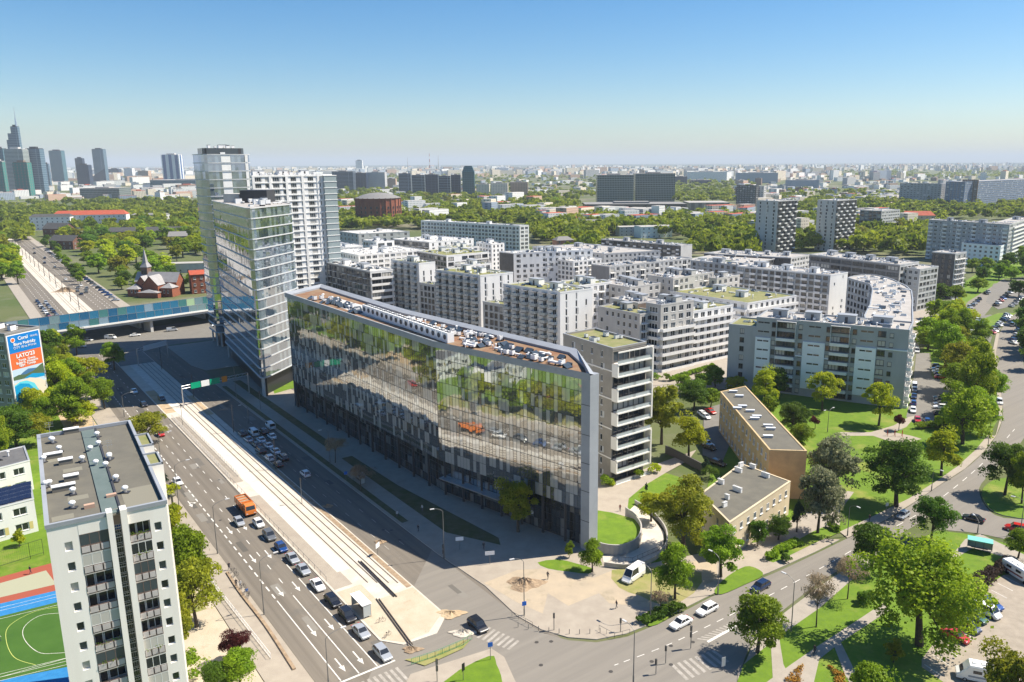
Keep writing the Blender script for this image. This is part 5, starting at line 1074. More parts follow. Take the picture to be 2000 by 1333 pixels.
def poster_house():
    h = 28.0; a, b, c, d = G(9, 655, h), G(77, 640, h), G(52, 598, h), G(-6, 612, h); foot = [a, b, c, d]
    u = Vector((b[0] - a[0], b[1] - a[1])); Wd = u.length; u.normalize(); v = Vector((-u.y, u.x)); D = 34
    foot = [a, b, (b[0] + v.x * D, b[1] + v.y * D), (a[0] + v.x * D, a[1] + v.y * D)]
    root, _ = B('panel_block', 'grey panel block whose gable carries a huge holiday advert, left edge behind trees', 'apartment block', foot, h, 10, {3: W(bay=3.2, ww=1.5, wh=1.4), 0: W(blank=1)}, [mgrey, lgrey], asphaltroof, cl=8, clk=('vent', 'shaft'))
    ban = thing('advert_banner', 'tall holiday advert in blue, orange and beach photo hung on the grey gable', 'banner', (a[0], a[1], 0), atan2(u.y, u.x))
    z1, z0 = h - 0.4, 1.5; H_ = z1 - z0; x0, x1 = 0.25, Wd - 0.25
    cv = lambda n, c: mat(n, c, 0.6)
    mats = [cv('banner_white', (0.72, 0.74, 0.76)), cv('banner_blue', (0.0, 0.17, 0.50)), cv('banner_orange', (0.62, 0.13, 0.035)), cv('banner_sky', (0.42, 0.55, 0.66)), cv('banner_hill', (0.07, 0.12, 0.06)), cv('banner_hill_blue', (0.05, 0.14, 0.28)), cv('banner_sea', (0.0, 0.25, 0.50)), cv('banner_shallow', (0.10, 0.50, 0.62)), cv('banner_sand', (0.62, 0.55, 0.45))]
    mb = MB(); Y = [0]
    def poly(pts, m):
        Y[0] += 0.006; mb.face([(x0 + (x1 - x0) * p[0], -0.06 - Y[0], z0 + H_ * p[1]) for p in pts], m)
    mb.box(x0, -0.06, z0, x1, 0.0, z1, 0)
    poly([(0.03, 0.78), (0.97, 0.78), (0.97, 0.99), (0.03, 0.99)], 1); poly([(0.03, 0.585), (0.97, 0.585), (0.97, 0.78), (0.03, 0.78)], 2)
    poly([(0.03, 0.01), (0.97, 0.01), (0.97, 0.585), (0.03, 0.585)], 3)
    poly([(0.2, 0.5), (0.97, 0.5), (0.97, 0.55), (0.75, 0.545), (0.5, 0.56), (0.35, 0.535)], 5)
    poly([(0.03, 0.46), (0.97, 0.44), (0.97, 0.585), (0.85, 0.565), (0.65, 0.52), (0.4, 0.5), (0.2, 0.515), (0.03, 0.50)], 4)
    poly([(0.35, 0.46), (0.6, 0.49), (0.97, 0.455), (0.97, 0.42), (0.5, 0.43)], 6)
    poly([(0.03, 0.01), (0.97, 0.01), (0.97, 0.36), (0.8, 0.41), (0.5, 0.45), (0.25, 0.44), (0.03, 0.42)], 8)
    poly([(0.03, 0.08), (0.42, 0.08), (0.66, 0.16), (0.74, 0.26), (0.62, 0.37), (0.4, 0.425), (0.2, 0.43), (0.03, 0.40)], 7)
    poly([(0.03, 0.14), (0.32, 0.15), (0.55, 0.22), (0.6, 0.30), (0.45, 0.38), (0.2, 0.41), (0.03, 0.385)], 6)
    part('banner_sheet', mb, mats, ban)
    def text(s, x, z, size, bold=0.0):
        letter(s, size, ban, (x0 + (x1 - x0) * x, -0.16, z0 + H_ * z), mats[0], bold)
    text('Coral', 0.47, 0.925, 1.5, 0.03); text('TRAVEL', 0.80, 0.93, 0.8)
    text('Biuro Podróży', 0.5, 0.865, 1.25, 0.03); text('CITY 18 na Piętrze', 0.5, 0.825, 1.0)
    text("LATO'23", 0.48, 0.715, 1.7, 0.04); text('Turcja  Grecja', 0.5, 0.67, 1.0, 0.02); text('Bułgaria  Hiszpania', 0.5, 0.64, 1.0, 0.02); text('Egipt  Tunezja', 0.5, 0.61, 1.0, 0.02)
    mb = MB(); mb.tube(((x1 - x0) * 0.17 + x0, -0.10, z0 + H_ * 0.935), ((x1 - x0) * 0.17 + x0, -0.15, z0 + H_ * 0.935), 0.75, n=16, m=0); mb.tube(((x1 - x0) * 0.17 + x0, -0.14, z0 + H_ * 0.935), ((x1 - x0) * 0.17 + x0, -0.17, z0 + H_ * 0.935), 0.55, n=16, m=1); part('sun_emblem', mb, [mats[0], mats[2]], ban)
poster_house()

# ---------------------------------------------------------------- viaduct with coloured noise screens
def viaduct():
    a, b = G(60, 655, 7), G(430, 603, 7); ang = atan2(b[1] - a[1], b[0] - a[0]); u = (cos(ang), sin(ang)); L0, L1 = -30, 175
    a = (a[0] + u[0] * L0, a[1] + u[1] * L0); L = L1 - L0
    root = thing('viaduct', 'concrete viaduct crossing the avenue between the advert block and the glass towers', 'viaduct', (a[0], a[1], 0), ang); FOOT.append([a, (a[0] + u[0] * L, a[1] + u[1] * L), (a[0] + u[0] * L - u[1] * 38, a[1] + u[1] * L + u[0] * 38), (a[0] - u[1] * 38, a[1] + u[0] * 38)])
    for y0, y1, nm in ((0, 11, 0), (14, 34, 1)):
        mb = MB(); mb.box(0, y0, 5.6, L, y1, 7.0, 0); mb.box(0, y0 - 0.5, 6.7, L, y0, 7.4, 1); mb.box(0, y1, 6.7, L, y1 + 0.4, 7.9, 1); mb.box(0, y0, 7.0, L, y1, 7.03, 2); part('deck', mb, [lgrey, white, asph3], root)
        for k in (18, 48, 80, 112, 150):
            mb = MB(); mb.box(k, y0 + 1.5, 0, k + 1.2, y1 - 1.5, 5.6, 0); part('pier', mb, [lgrey], root)
    cols = [mat('screen_blue', (0.02, 0.11, 0.22), 0.2, spec=0.6), mat('screen_bright_blue', (0.03, 0.16, 0.28), 0.2, spec=0.6), mat('screen_teal', (0.06, 0.19, 0.19), 0.2, spec=0.6), mat('screen_pale', (0.16, 0.25, 0.27), 0.2, spec=0.6), mat('screen_steel', (0.22, 0.32, 0.40), 0.2, spec=0.6), mat('screen_lime', (0.35, 0.5, 0.3), 0.2)]
    sc = thing('noise_screen', 'blue and teal glass noise screen along the near edge of the viaduct', 'noise barrier', (a[0], a[1], 7.0), ang)
    sc2 = thing('noise_screen', 'blue and teal glass noise screen along the middle of the viaduct', 'noise barrier', (a[0], a[1], 7.0), ang)
    for s_, y, hh in ((sc, 0.0, 3.4), (sc2, 11.6, 5.0)):
        n = 50
        for k in range(n):
            x = k * L / n; t = k / n; wts = (5, 5, 1, 1, 2, 0) if 0.2 < t < 0.48 else ((1, 0, 5, 4, 1, 1) if t >= 0.48 else (1, 1, 1, 3, 4, 0))
            if 0.75 < t: wts = (1, 0, 3, 3, 2, 3)
            mb = MB(); c = R.choices(range(6), wts)[0]
            mb.box(x + 0.06, y - 0.03, 0.45, x + L / n - 0.06, y + 0.03, hh, c); part('screen_pane', mb, cols, s_)
        mb = MB()
        for k in range(n + 1): mb.box(k * L / n - 0.06, y - 0.08, 0.0, k * L / n + 0.06, y + 0.08, hh + 0.1, 0)
        mb.box(0, y - 0.06, hh, L, y + 0.06, hh + 0.12, 0); part('screen_frame', mb, [metal], s_)
viaduct()

# ---------------------------------------------------------------- church and brick buildings beyond the viaduct
def church():
    o = G(292, 580); a = radians(-8); root = thing('church', 'red brick church with grey hipped roofs and a pointed timber spire', 'church', (o[0], o[1], 0), a, None, (.8, .8, .92))
    rf = mat('zinc_roof', (0.34, 0.33, 0.33), 0.6, col2=(0.28, 0.27, 0.27)); mb = MB(); rb = MB()
    def wing(x0, y0, x1, y1, h, r, gable=None):
        mb.box(x0, y0, 0, x1, y1, h, 0); e = 0.6
        if gable == 'x':
            ym = (y0 + y1) / 2
            rb.face([(x0 - e, y0 - e, h - .2), (x1 + e, y0 - e, h - .2), (x1 + e, ym, h + r), (x0 - e, ym, h + r)]); rb.face([(x1 + e, y1 + e, h - .2), (x0 - e, y1 + e, h - .2), (x0 - e, ym, h + r), (x1 + e, ym, h + r)])
            for x in (x0, x1): mb.face([(x, y0, h), (x, y1, h), (x, ym, h + r - .3)], 0)
        elif gable == 'y':
            xm = (x0 + x1) / 2
            rb.face([(x0 - e, y1 + e, h - .2), (x0 - e, y0 - e, h - .2), (xm, y0 - e, h + r), (xm, y1 + e, h + r)]); rb.face([(x1 + e, y0 - e, h - .2), (x1 + e, y1 + e, h - .2), (xm, y1 + e, h + r), (xm, y0 - e, h + r)])
            for y in (y0, y1): mb.face([(x0, y, h), (x1, y, h), (xm, y, h + r - .3)], 0)
        else:
            xm, ym = (x0 + x1) / 2, (y0 + y1) / 2; q = [(x0 - e, y0 - e, h), (x1 + e, y0 - e, h), (x1 + e, y1 + e, h), (x0 - e, y1 + e, h)]
            for i in range(4): rb.face([q[i], q[(i + 1) % 4], (xm, ym, h + r)])
    wing(-16, 8, 18, 18, 9, 6, 'x'); wing(-3, -2, 9, 10, 8, 6, 'y'); wing(-17, -1, -8, 8, 5, 3); wing(10, 0, 19, 8, 6, 3); wing(-5, -6, 11, -2, 3.5, 2); wing(-12, 4, -4, 12, 8, 5, 'y')
    part('wall', mb, [brick], root); part('roof', rb, [rf], root)
    for x in (-14, -11, -1, 3, 7, 12, 15): link('window', wmesh(1, frame, winglass), root, (x, -2.2 if -3 < x < 8 else (-1.2 if x < 0 else -0.2), 2.5), 0, (1.2, 1, 2.2))
    tb = MB(); tx, ty = -10, 14; tb.box(tx - 2.6, ty - 2.6, 9, tx + 2.6, ty + 2.6, 18, 0)
    tw = part('tower', tb, [mat('dark_timber', (0.16, 0.10, 0.075))], root); sp = MB(); q = [(tx - 3.1, ty - 3.1, 18), (tx + 3.1, ty - 3.1, 18), (tx + 3.1, ty + 3.1, 18), (tx - 3.1, ty + 3.1, 18)]; m = [(tx + sx * 1.5, ty + sy * 1.5, 21) for sx, sy in ((-1, -1), (1, -1), (1, 1), (-1, 1))]
    for i in range(4): j = (i + 1) % 4; sp.face([q[i], q[j], m[j], m[i]]); sp.face([m[i], m[j], (tx, ty, 31)])
    part('spire', sp, [rf], tw)
    for k in (-1.4, 0, 1.4): link('belfry_opening', wmesh(1, framed, winglass), tw, (tx + k - 0.5, ty - 2.8, 13.5), 0, (1, 1, 2.6))
    FOOT.append([(o[0] - 20, o[1] - 8), (o[0] + 22, o[1] - 8), (o[0] + 22, o[1] + 22), (o[0] - 20, o[1] + 22)])
church()
def gable_house(name, label, cat, o, ang, L, Wd, h, r, wm, rm, nwin=4, nf=2, hip=0.0):
    root = thing(name, label, cat, (o[0], o[1], 0), ang); mb = MB(); mb.box(0, 0, 0, L, Wd, h, 0)
    if not hip:
        for x in (0, L): mb.face([(x, 0, h), (x, Wd, h), (x, Wd / 2, h + r)], 0)
    part('wall', mb, [wm], root); rb = MB(); e = 0.5; ym = Wd / 2
    A, B_, C_, D_ = (-e, -e, h - 0.1), (L + e, -e, h - 0.1), (L + e, Wd + e, h - 0.1), (-e, Wd + e, h - 0.1); E1, E2 = (-e + hip, ym, h + r), (L + e - hip, ym, h + r)
    rb.face([A, B_, E2, E1]); rb.face([C_, D_, E1, E2])
    if hip: rb.face([D_, A, E1]); rb.face([B_, C_, E2])
    part('roof', rb, [rm], root); fh = h / nf
    for f in range(nf):
        for k in range(nwin): link('window', wmesh(2, frame, R.choice((winglass, winglass2))), root, ((k + 0.5) * L / nwin - 0.7, -0.2, f * fh + 0.9), 0, (1.4, 1, min(1.6, fh - 1.3)))
        for k in range(2): link('window', wmesh(2, frame, winglass), root, (L + 0.2, (k + 0.3) * Wd / 2, f * fh + 0.9), pi / 2, (1.2, 1, min(1.6, fh - 1.3)))
    c, s_ = cos(ang), sin(ang); FOOT.append([(o[0] + x * c - y * s_, o[1] + x * s_ + y * c) for x, y in ((0, 0), (L, 0), (L, Wd), (0, Wd))])
    return root
gr = mat('grey_tile', (0.20, 0.195, 0.19), 0.8); dr = mat('dark_felt_roof', (0.07, 0.07, 0.07), 0.8)
gable_house('annex_house', 'red brick annex with a bright red roof between the church and the glass tower', 'old house', G(376, 575), radians(30), 12, 12, 12, 2, brick, redroof, 3, 3)
gable_house('villa', 'brown timbered villa by the avenue beyond the viaduct, nearer one of the two', 'old house', G(98, 487), radians(-12), 26, 14, 8, 5, mat('brown_brick', (0.16, 0.08, 0.055)), dr, 4)
gable_house('villa', 'brown villa with a dark gabled roof by the avenue, farther one of the two', 'old house', G(85, 463), radians(-12), 28, 16, 9, 6, mat('brown_brick', (0.16, 0.08, 0.055)), dr, 4)
gable_house('residential_house', 'long white house with a red tiled mansard across the far park', 'apartment block', G(105, 448), radians(14), 84, 18, 17, 5, white, redroof, 15, 4, 5)
gable_house('residential_house', 'white house with balconies at the left end of the red-roofed one', 'apartment block', G(60, 450), radians(10), 46, 16, 16, 3, white, dr, 8, 4, 3)
gable_house('residential_house', 'small white house among the park trees right of the red-roofed one', 'apartment block', G(258, 438), radians(8), 45, 14, 12, 2, lgrey, gr, 7, 3, 3)
gable_house('brick_workshop', 'dark brick workshop with a long roof in the park beyond the church', 'workshop', G(212, 470), radians(8), 88, 18, 9, 4, mat('dark_brick', (0.09, 0.05, 0.04)), dr, 12, 1)
gable_house('brick_workshop', 'grey roofed workshop with clerestory right behind the glass tower', 'workshop', G(330, 480), radians(15), 60, 18, 9, 4, mgrey, gr, 8, 1)
gable_house('long_shed', 'long pale shed with a dark window strip behind the church', 'shed', G(302, 535), radians(12), 46, 10, 7, 0.6, lgrey, roofpale, 9, 1)
gable_house('red_house', 'pink brick house with a hipped roof in front of the forest edge', 'old house', G(1088, 492), radians(20), 16, 12, 10, 3, mat('pink_brick', (0.42, 0.2, 0.14)), gr, 3, 3, 4)
gable_house('school_house', 'long pale school with a dark roof among the central trees', 'school', G(1128, 452), radians(6), 40, 14, 9, 4, lgrey, gr, 8, 3, 4)
gable_house('office_house', 'pale blue office with a painted white front among the central trees', 'office building', G(1252, 466), radians(18), 36, 18, 12, 0.6, paleblue, roofpale, 6, 3)
gable_house('office_house', 'grey flat-roofed office next to the painted one', 'office building', G(1210, 462), radians(12), 26, 16, 10, 0.6, lgrey, roofpale, 5, 3)
gable_house('residential_house', 'cream house with a red tiled roof right of the checkered towers', 'apartment block', G(1762, 440), radians(-8), 38, 16, 12, 5, cream, redroof, 6, 3, 4)
def gasholder():
    o = G(732, 441); r = 29; h = 34; root = thing('round_hall', 'round red brick gasholder with a grey domed roof among trees', 'gasholder', (o[0], o[1] + r, 0)); mb = MB(); n = 24
    ring = [(r * cos(2 * pi * k / n), r * sin(2 * pi * k / n)) for k in range(n)]; FOOT.append([(o[0] + x, o[1] + r + y) for x, y in ring])
    mb.prism(ring, 0, h, 0)
    for k in range(n):
        x, y = ring[k]; mb.tube((x, y, 0), (x, y, h + 0.5), 1.0, n=4, m=0)
    part('wall', mb, [brick], root); rb = MB()
    for j in range(3):
        r0, r1 = r * 1.04 * (1 - j / 3), r * 1.04 * (1 - (j + 1) / 3); z0, z1 = h + 7 * (1 - (1 - j / 3) ** 2), h + 7 * (1 - (1 - (j + 1) / 3) ** 2)
        for k in range(n):
            a0, a1 = 2 * pi * k / n, 2 * pi * (k + 1) / n; rb.face([(r0 * cos(a0), r0 * sin(a0), z0), (r0 * cos(a1), r0 * sin(a1), z0), (r1 * cos(a1), r1 * sin(a1), z1), (r1 * cos(a0), r1 * sin(a0), z1)])
    part('roof', rb, [gr], root)
    for f in range(4):
        for k in range(n):
            a0 = 2 * pi * (k + 0.5) / n
            if sin(a0) < 0.2: link('window', wmesh(1, framed, winglass), root, ((r + 0.25) * cos(a0) + 0.9 * sin(a0), (r + 0.25) * sin(a0) - 0.9 * cos(a0), 3.5 + f * 5.8), a0 + pi / 2, (1.8, 1, 3))
gasholder()
# ================================================================ SKYLINE AND FAR CITY
def facade_mat(name, wall, glass, fh=3.4, bw=3.0, duty=0.55, rough=0.3, vert=False, spec=0.5, hz=0.6):
    """storeys and windows of a building too far off to show them as pieces (world-space brick pattern)"""
    if name in MATS: return MATS[name]
    m = bpy.data.materials.new(name); m.use_nodes = True; n = m.node_tree.nodes; l = m.node_tree.links; b = n['Principled BSDF']
    tc = n.new('ShaderNodeTexCoord'); sx = n.new('ShaderNodeSeparateXYZ'); l.new(tc.outputs['Object'], sx.inputs[0])
    def M_(op, a, b_=None):
        q = n.new('ShaderNodeMath'); q.operation = op
        for i, v in enumerate((a, b_)):
            if v is None: continue
            if isinstance(v, (int, float)): q.inputs[i].default_value = v
            else: l.new(v, q.inputs[i])
        return q.outputs[0]
    zf = M_('FRACT', M_('DIVIDE', sx.outputs['Z'], fh)); xf = M_('FRACT', M_('DIVIDE', M_('ADD', sx.outputs['X'], sx.outputs['Y']), bw))
    a = M_('LESS_THAN', zf, hz); c = M_('LESS_THAN', xf, duty); f = M_('MULTIPLY', a, c) if not vert else c
    mx = n.new('ShaderNodeMix'); mx.data_type = 'RGBA'; mx.inputs[6].default_value = (*wall, 1); mx.inputs[7].default_value = (*glass, 1); l.new(f, mx.inputs[0]); l.new(mx.outputs[2], b.inputs['Base Color'])
    b.inputs['Roughness'].default_value = rough; b.inputs['Specular IOR Level'].default_value = spec; MATS[name] = m; return m
FM = dict(
 teal=facade_mat('teal_glass', (0.10, 0.22, 0.27), (0.02, 0.07, 0.10), 4, 6, 0.9), navy=facade_mat('navy_glass', (0.05, 0.075, 0.13), (0.012, 0.02, 0.045), 3.8, 9, 0.92, hz=0.75), navyb=facade_mat('banded_navy_glass', (0.26, 0.31, 0.36), (0.015, 0.03, 0.06), 3.8, 40, 0.98, hz=0.78),
 sky=facade_mat('sky_blue_glass', (0.20, 0.28, 0.34), (0.05, 0.10, 0.15), 5, 60, 0.97, hz=0.7), pale=facade_mat('pale_banded_front', (0.42, 0.46, 0.44), (0.07, 0.10, 0.11), 3.6, 40, 0.97, hz=0.5), net=facade_mat('green_site_net', (0.02, 0.17, 0.15), (0.16, 0.17, 0.16), 7, 9, 0.35, 0.9),
 white=facade_mat('white_front', (0.86, 0.85, 0.82), (0.32, 0.33, 0.35), 3.1, 3.4, 0.42, 0.8), cream=facade_mat('cream_front', (0.80, 0.71, 0.56), (0.32, 0.28, 0.23), 3.1, 3.4, 0.4, 0.8), peach=facade_mat('peach_front', (0.55, 0.38, 0.27), (0.24, 0.17, 0.14), 3.1, 3.4, 0.4, 0.8),
 grey=facade_mat('grey_front', (0.52, 0.52, 0.52), (0.12, 0.13, 0.15), 3.1, 3.4, 0.5, 0.8), blue=facade_mat('blue_front', (0.34, 0.40, 0.47), (0.13, 0.17, 0.23), 3.1, 3.4, 0.5, 0.7), brown=facade_mat('brown_front', (0.26, 0.17, 0.12), (0.10, 0.07, 0.06), 3.1, 3.4, 0.45, 0.8),
 bluewhite=facade_mat('blue_white_stripes', (0.68, 0.70, 0.72), (0.03, 0.09, 0.26), 3.4, 24, 0.5, 0.4, vert=True), gridg=facade_mat('green_grey_glass_grid', (0.24, 0.27, 0.26), (0.035, 0.06, 0.058), 4.2, 3.2, 0.72, 0.2, hz=0.7), violet=facade_mat('pinkish_front', (0.42, 0.30, 0.28), (0.2, 0.14, 0.14), 3.1, 3.4, 0.4, 0.8),
 green=facade_mat('sea_green_glass', (0.06, 0.19, 0.20), (0.012, 0.08, 0.09), 4, 5, 0.92, hz=0.85))
def far_box(name, label, cat, x0, x1, by, ty, m, d=None, z1=None, aL=None, group=None, rot=None, roofm=None, h=None):
    """building at the ground distance of pixel row by, spanning columns x0..x1, up to row ty"""
    a, b = G(x0, by), G(x1, by); wd = hypot(b[0] - a[0], b[1] - a[1]); h = h or HG((x0 + x1) / 2, by, ty); d = d or wd * 0.6
    rot = 0 if rot is None else rot
    wd /= abs(cos(rot)) + d / wd * abs(sin(rot)) if rot else 1
    o = ((a[0] + b[0]) / 2, (a[1] + b[1]) / 2 + d / 2)
    mb = MB(); q = [(-wd / 2, -d / 2), (wd / 2, -d / 2), (wd / 2, d / 2), (-wd / 2, d / 2)]; mb.prism(q, 0, h, 0, 1)
    if h > 14: mb.box(-wd * 0.2, -d * 0.2, h, wd * 0.15, d * 0.2, h + 2.5, 1)
    ob = part(name, mb, [m, roofm or roofpale], None, (o[0], o[1], 0), rot); return tag(ob, label, cat, group), o, wd, d, h
def skyscraper(label, x0, x1, by, ty, m, d=None, rot=0.0, roofm=None):
    a, b = G(x0, by), G(x1, by); wd = hypot(b[0] - a[0], b[1] - a[1]); h = HG((x0 + x1) / 2, by, ty); d = d or wd
    d *= 0.45; wd *= 0.86; root = thing('skyscraper', label, 'skyscraper', ((a[0] + b[0]) / 2, a[1] + d / 2, 0), rot); wd /= (abs(cos(rot)) + abs(sin(rot)) * d / wd)
    mb = MB(); mb.box(-wd / 2, -d / 2, 0, wd / 2, d / 2, h, 0); part('tower_shaft', mb, [m], root)
    mb = MB(); mb.box(-wd * 0.46, -d * 0.46, h, wd * 0.46, d * 0.46, h + 1.5, 0); mb.box(-wd * 0.25, -d * 0.25, h + 1.5, wd * 0.2, d * 0.25, h + 6, 0); part('roof', mb, [roofm or metald], root)
    return root, wd, d, h
r_, wd, d, h = skyscraper('tallest stepped blue glass skyscraper with a needle spire, far left on the horizon', 37, 51, 374, 248, FM['sky'])
mb = MB(); mb.box(-wd * 1.05, -d * 0.4, 0, -wd * 0.5, d * 0.4, h * 0.9, 0); mb.box(-wd * 1.35, -d * 0.3, 0, -wd * 1.05, d * 0.3, h * 0.8, 0); part('shoulder', mb, [FM['sky'], FM['navy']], r_)
mb = MB(); mb.tube((wd * 0.25, 0, h), (wd * 0.25, 0, h * 1.13), 3.4, 1.6, 6); mb.tube((wd * 0.25, 0, h * 1.13), (wd * 0.25, 0, h * 1.3), 1.2, 0.4, 6); part('spire', mb, [metal], r_)
skyscraper('dark teal skyscraper behind the netted one at the left edge', -10, 17, 378, 291, FM['teal'])
skyscraper('low building shell wrapped in green netting at the left edge', -8, 13, 382, 316, FM['net'], roofm=roofpale)
skyscraper('pale banded skyscraper with a light crown beside the spired one', 17, 55, 379, 292, FM['pale'], roofm=roofwhite)
skyscraper('skyscraper under construction wrapped in teal netting before the banded one', 31, 61, 384, 318, FM['net'], roofm=brown)
skyscraper('glassy blue skyscraper with horizontal bands right of the netted one', 58, 88, 378, 291, FM['sky'])
skyscraper('small blue tower with a dark cap between two taller skyscrapers', 88, 99, 366, 321, FM['sky'])
skyscraper('green-grey glass skyscraper with dark corner blocks and a mast', 101, 125, 356, 295, FM['teal'])
skyscraper('round-topped navy tower with a small bright logo band', 151, 166, 360, 310, FM['navy'])
skyscraper('squat navy glass block with slanted front below the round-topped tower', 151, 176, 364, 323, FM['navy'])
r_, wd, d, h = skyscraper('slim dark blue skyscraper with a glass wedge at its foot', 185, 207, 356, 292, FM['sky'])
mb = MB(); y = -d / 2 - 2
mb.face([(-wd * 1.5, y, 0), (wd * 0.5, y, 0), (wd * 0.5, y, h * 0.42)]); mb.face([(-wd * 1.5, y, 0), (wd * 0.5, y, h * 0.42), (wd * 0.5, d / 2, h * 0.42), (-wd * 1.5, d / 2, 0)]); part('glass_wedge', mb, [FM['navy']], r_)
skyscraper('low dark blue box office right of the slim skyscraper', 211, 232, 350, 331, FM['navy'])
skyscraper('blue and white striped tower standing alone left of the tall glass tower', 318, 354, 362, 303, FM['bluewhite'], roofm=roofwhite)
skyscraper('small grey and white tower on the horizon above the dark offices', 695, 708, 340, 314, FM['white'])
for x0, x1, by, ty, k, lb in ((651, 690, 374, 335, 'navyb', 'banded dark office just right of the gridded tower'), (690, 716, 373, 338, 'navy', 'grey-brown office with dark corner in the row behind the gasholder'), (716, 752, 372, 337, 'grey', 'grey striped office with black top right of the dark corner one'), (754, 773, 370, 349, 'peach', 'peach coloured house between two dark offices'),
   (780, 803, 378, 339, 'navyb', 'first dark blue banded office of the long row'), (806, 830, 382, 342, 'navyb', 'second dark blue banded office of the long row'), (832, 856, 384, 341, 'navy', 'third dark office of the long row, with a black top'), (858, 880, 386, 344, 'navyb', 'fourth dark blue office of the long row'), (882, 900, 387, 342, 'navy', 'last dark office of the long row beside the sea-green tower'),
   (931, 956, 388, 360, 'cream', 'pale yellow house at the foot of the sea-green tower'), (959, 992, 392, 358, 'cream', 'tall cream block right of the sea-green tower, left of a pair'), (997, 1031, 390, 356, 'peach', 'tall pinkish block right of the sea-green tower, right of a pair'),
   (1166, 1237, 398, 342, 'gridg', 'big grey-green glass office with a dark rim, left half'), (1240, 1318, 396, 339, 'gridg', 'big grey-green glass office with pale bands, right half'),
   (1318, 1342, 362, 345, 'navy', 'dark low office behind the big glass office'), (1348, 1420, 356, 336, 'white', 'long pale hall far behind the big glass office'), (1445, 1520, 358, 338, 'blue', 'pale blue office strip in the right distance'), (1440, 1480, 392, 366, 'brown', 'dark brown office behind the depot'),
   (1542, 1600, 372, 352, 'blue', 'blue office block at mid right distance'), (1350, 1390, 362, 352, 'navy', 'navy strip building beyond the wood'), (245, 259, 352, 329, 'white', 'white tower left of the striped tower'), (272, 290, 356, 334, 'peach', 'salmon block left of the striped tower'), (300, 420, 366, 352, 'teal', 'long low glass office at the foot of the striped tower'), (160, 232, 388, 368, 'gridg', 'low glass hall with a green end among the city blocks'), (1913, 1955, 398, 363, 'white', 'white balconied slab at the right horizon'), (1960, 2010, 392, 368, 'violet', 'reddish roofed terrace at the right edge of the distance')):
    far_box('office_building' if k in ('navy', 'navyb', 'gridg', 'teal') else 'city_block', lb, 'building', x0, x1, by, ty, FM[k])
r_, wd, d, h = skyscraper('sea-green glass tower with a tapered crown in the middle distance', 902, 929, 388, 336, FM['green'])
mb = MB(); q = [(-wd / 2, -d / 2), (wd / 2, -d / 2), (wd / 2, d / 2), (-wd / 2, d / 2)]; b = len(mb.v); t = [(x * 0.6, y * 0.6) for x, y in q]
for i in range(4): j = (i + 1) % 4; mb.face([(*q[i], h), (*q[j], h), (*t[j], h + 13), (*t[i], h + 13)])
mb.face([(*p, h + 13) for p in t]); part('crown_roof', mb, [FM['green']], r_)
# depot hall
o, _, _, _, _ = far_box('depot_hall', 'long dark depot hall with a pale flat roof in front of the big glass office', 'hall', 1142, 1342, 417, 399, facade_mat('depot_front', (0.10, 0.085, 0.08), (0.05, 0.045, 0.045), 20, 12, 0.5), 70, roofm=mat('depot_roof', (0.22, 0.215, 0.21)))
far_box('depot_hall', 'pale vaulted depot roof right of the long dark hall', 'hall', 1345, 1425, 411, 396, facade_mat('depot_front2', (0.35, 0.30, 0.25), (0.2, 0.17, 0.15), 20, 12, 0.5), 60)
for x, by, ty, lb, c in ((840, 345, 300, 'red and white striped chimney mast in the far distance', redroof), (857, 342, 303, 'thin mast right of the striped chimney', lgrey), (797, 340, 308, 'faint thin mast left of the striped chimney', lgrey)):
    g_ = G(x, by); hh = HG(x, by, ty); mb = MB(); n = 8
    for k in range(n): mb.tube((0, 0, hh * k / n), (0, 0, hh * (k + 1) / n), 4.5 - 3.5 * k / n, 4.5 - 3.5 * (k + 1) / n, 6, k % 2)
    tag(part('chimney_mast', mb, [white if c is redroof else lgrey, c], None, (*g_, 0)), lb, 'mast')
g_ = G(1493, 405)
# far city blocks: individual ones, nearest and largest, then the rest as one mass
occ = []
far_kinds = [('white', 'white'), ('cream', 'cream'), ('grey', 'grey'), ('white', 'white'), ('peach', 'peach'), ('blue', 'blue-grey'), ('white', 'white'), ('brown', 'brown'), ('cream', 'cream')]
def clear(x, y, pad=0):
    for f in FOOT:
        c = (sum(p[0] for p in f) / len(f), sum(p[1] for p in f) / len(f))
        if abs(c[0] - x) < 140 and abs(c[1] - y) < 140:
            if inside((x, y), f): return False
            if pad:
                for i in range(len(f)):
                    a, b = f[i - 1], f[i]; L2 = (b[0] - a[0]) ** 2 + (b[1] - a[1]) ** 2 or 1
                    t = max(0, min(1, ((x - a[0]) * (b[0] - a[0]) + (y - a[1]) * (b[1] - a[1])) / L2))
                    if hypot(a[0] + t * (b[0] - a[0]) - x, a[1] + t * (b[1] - a[1]) - y) < pad: return False
    return True
cnt = 0; tries = 0
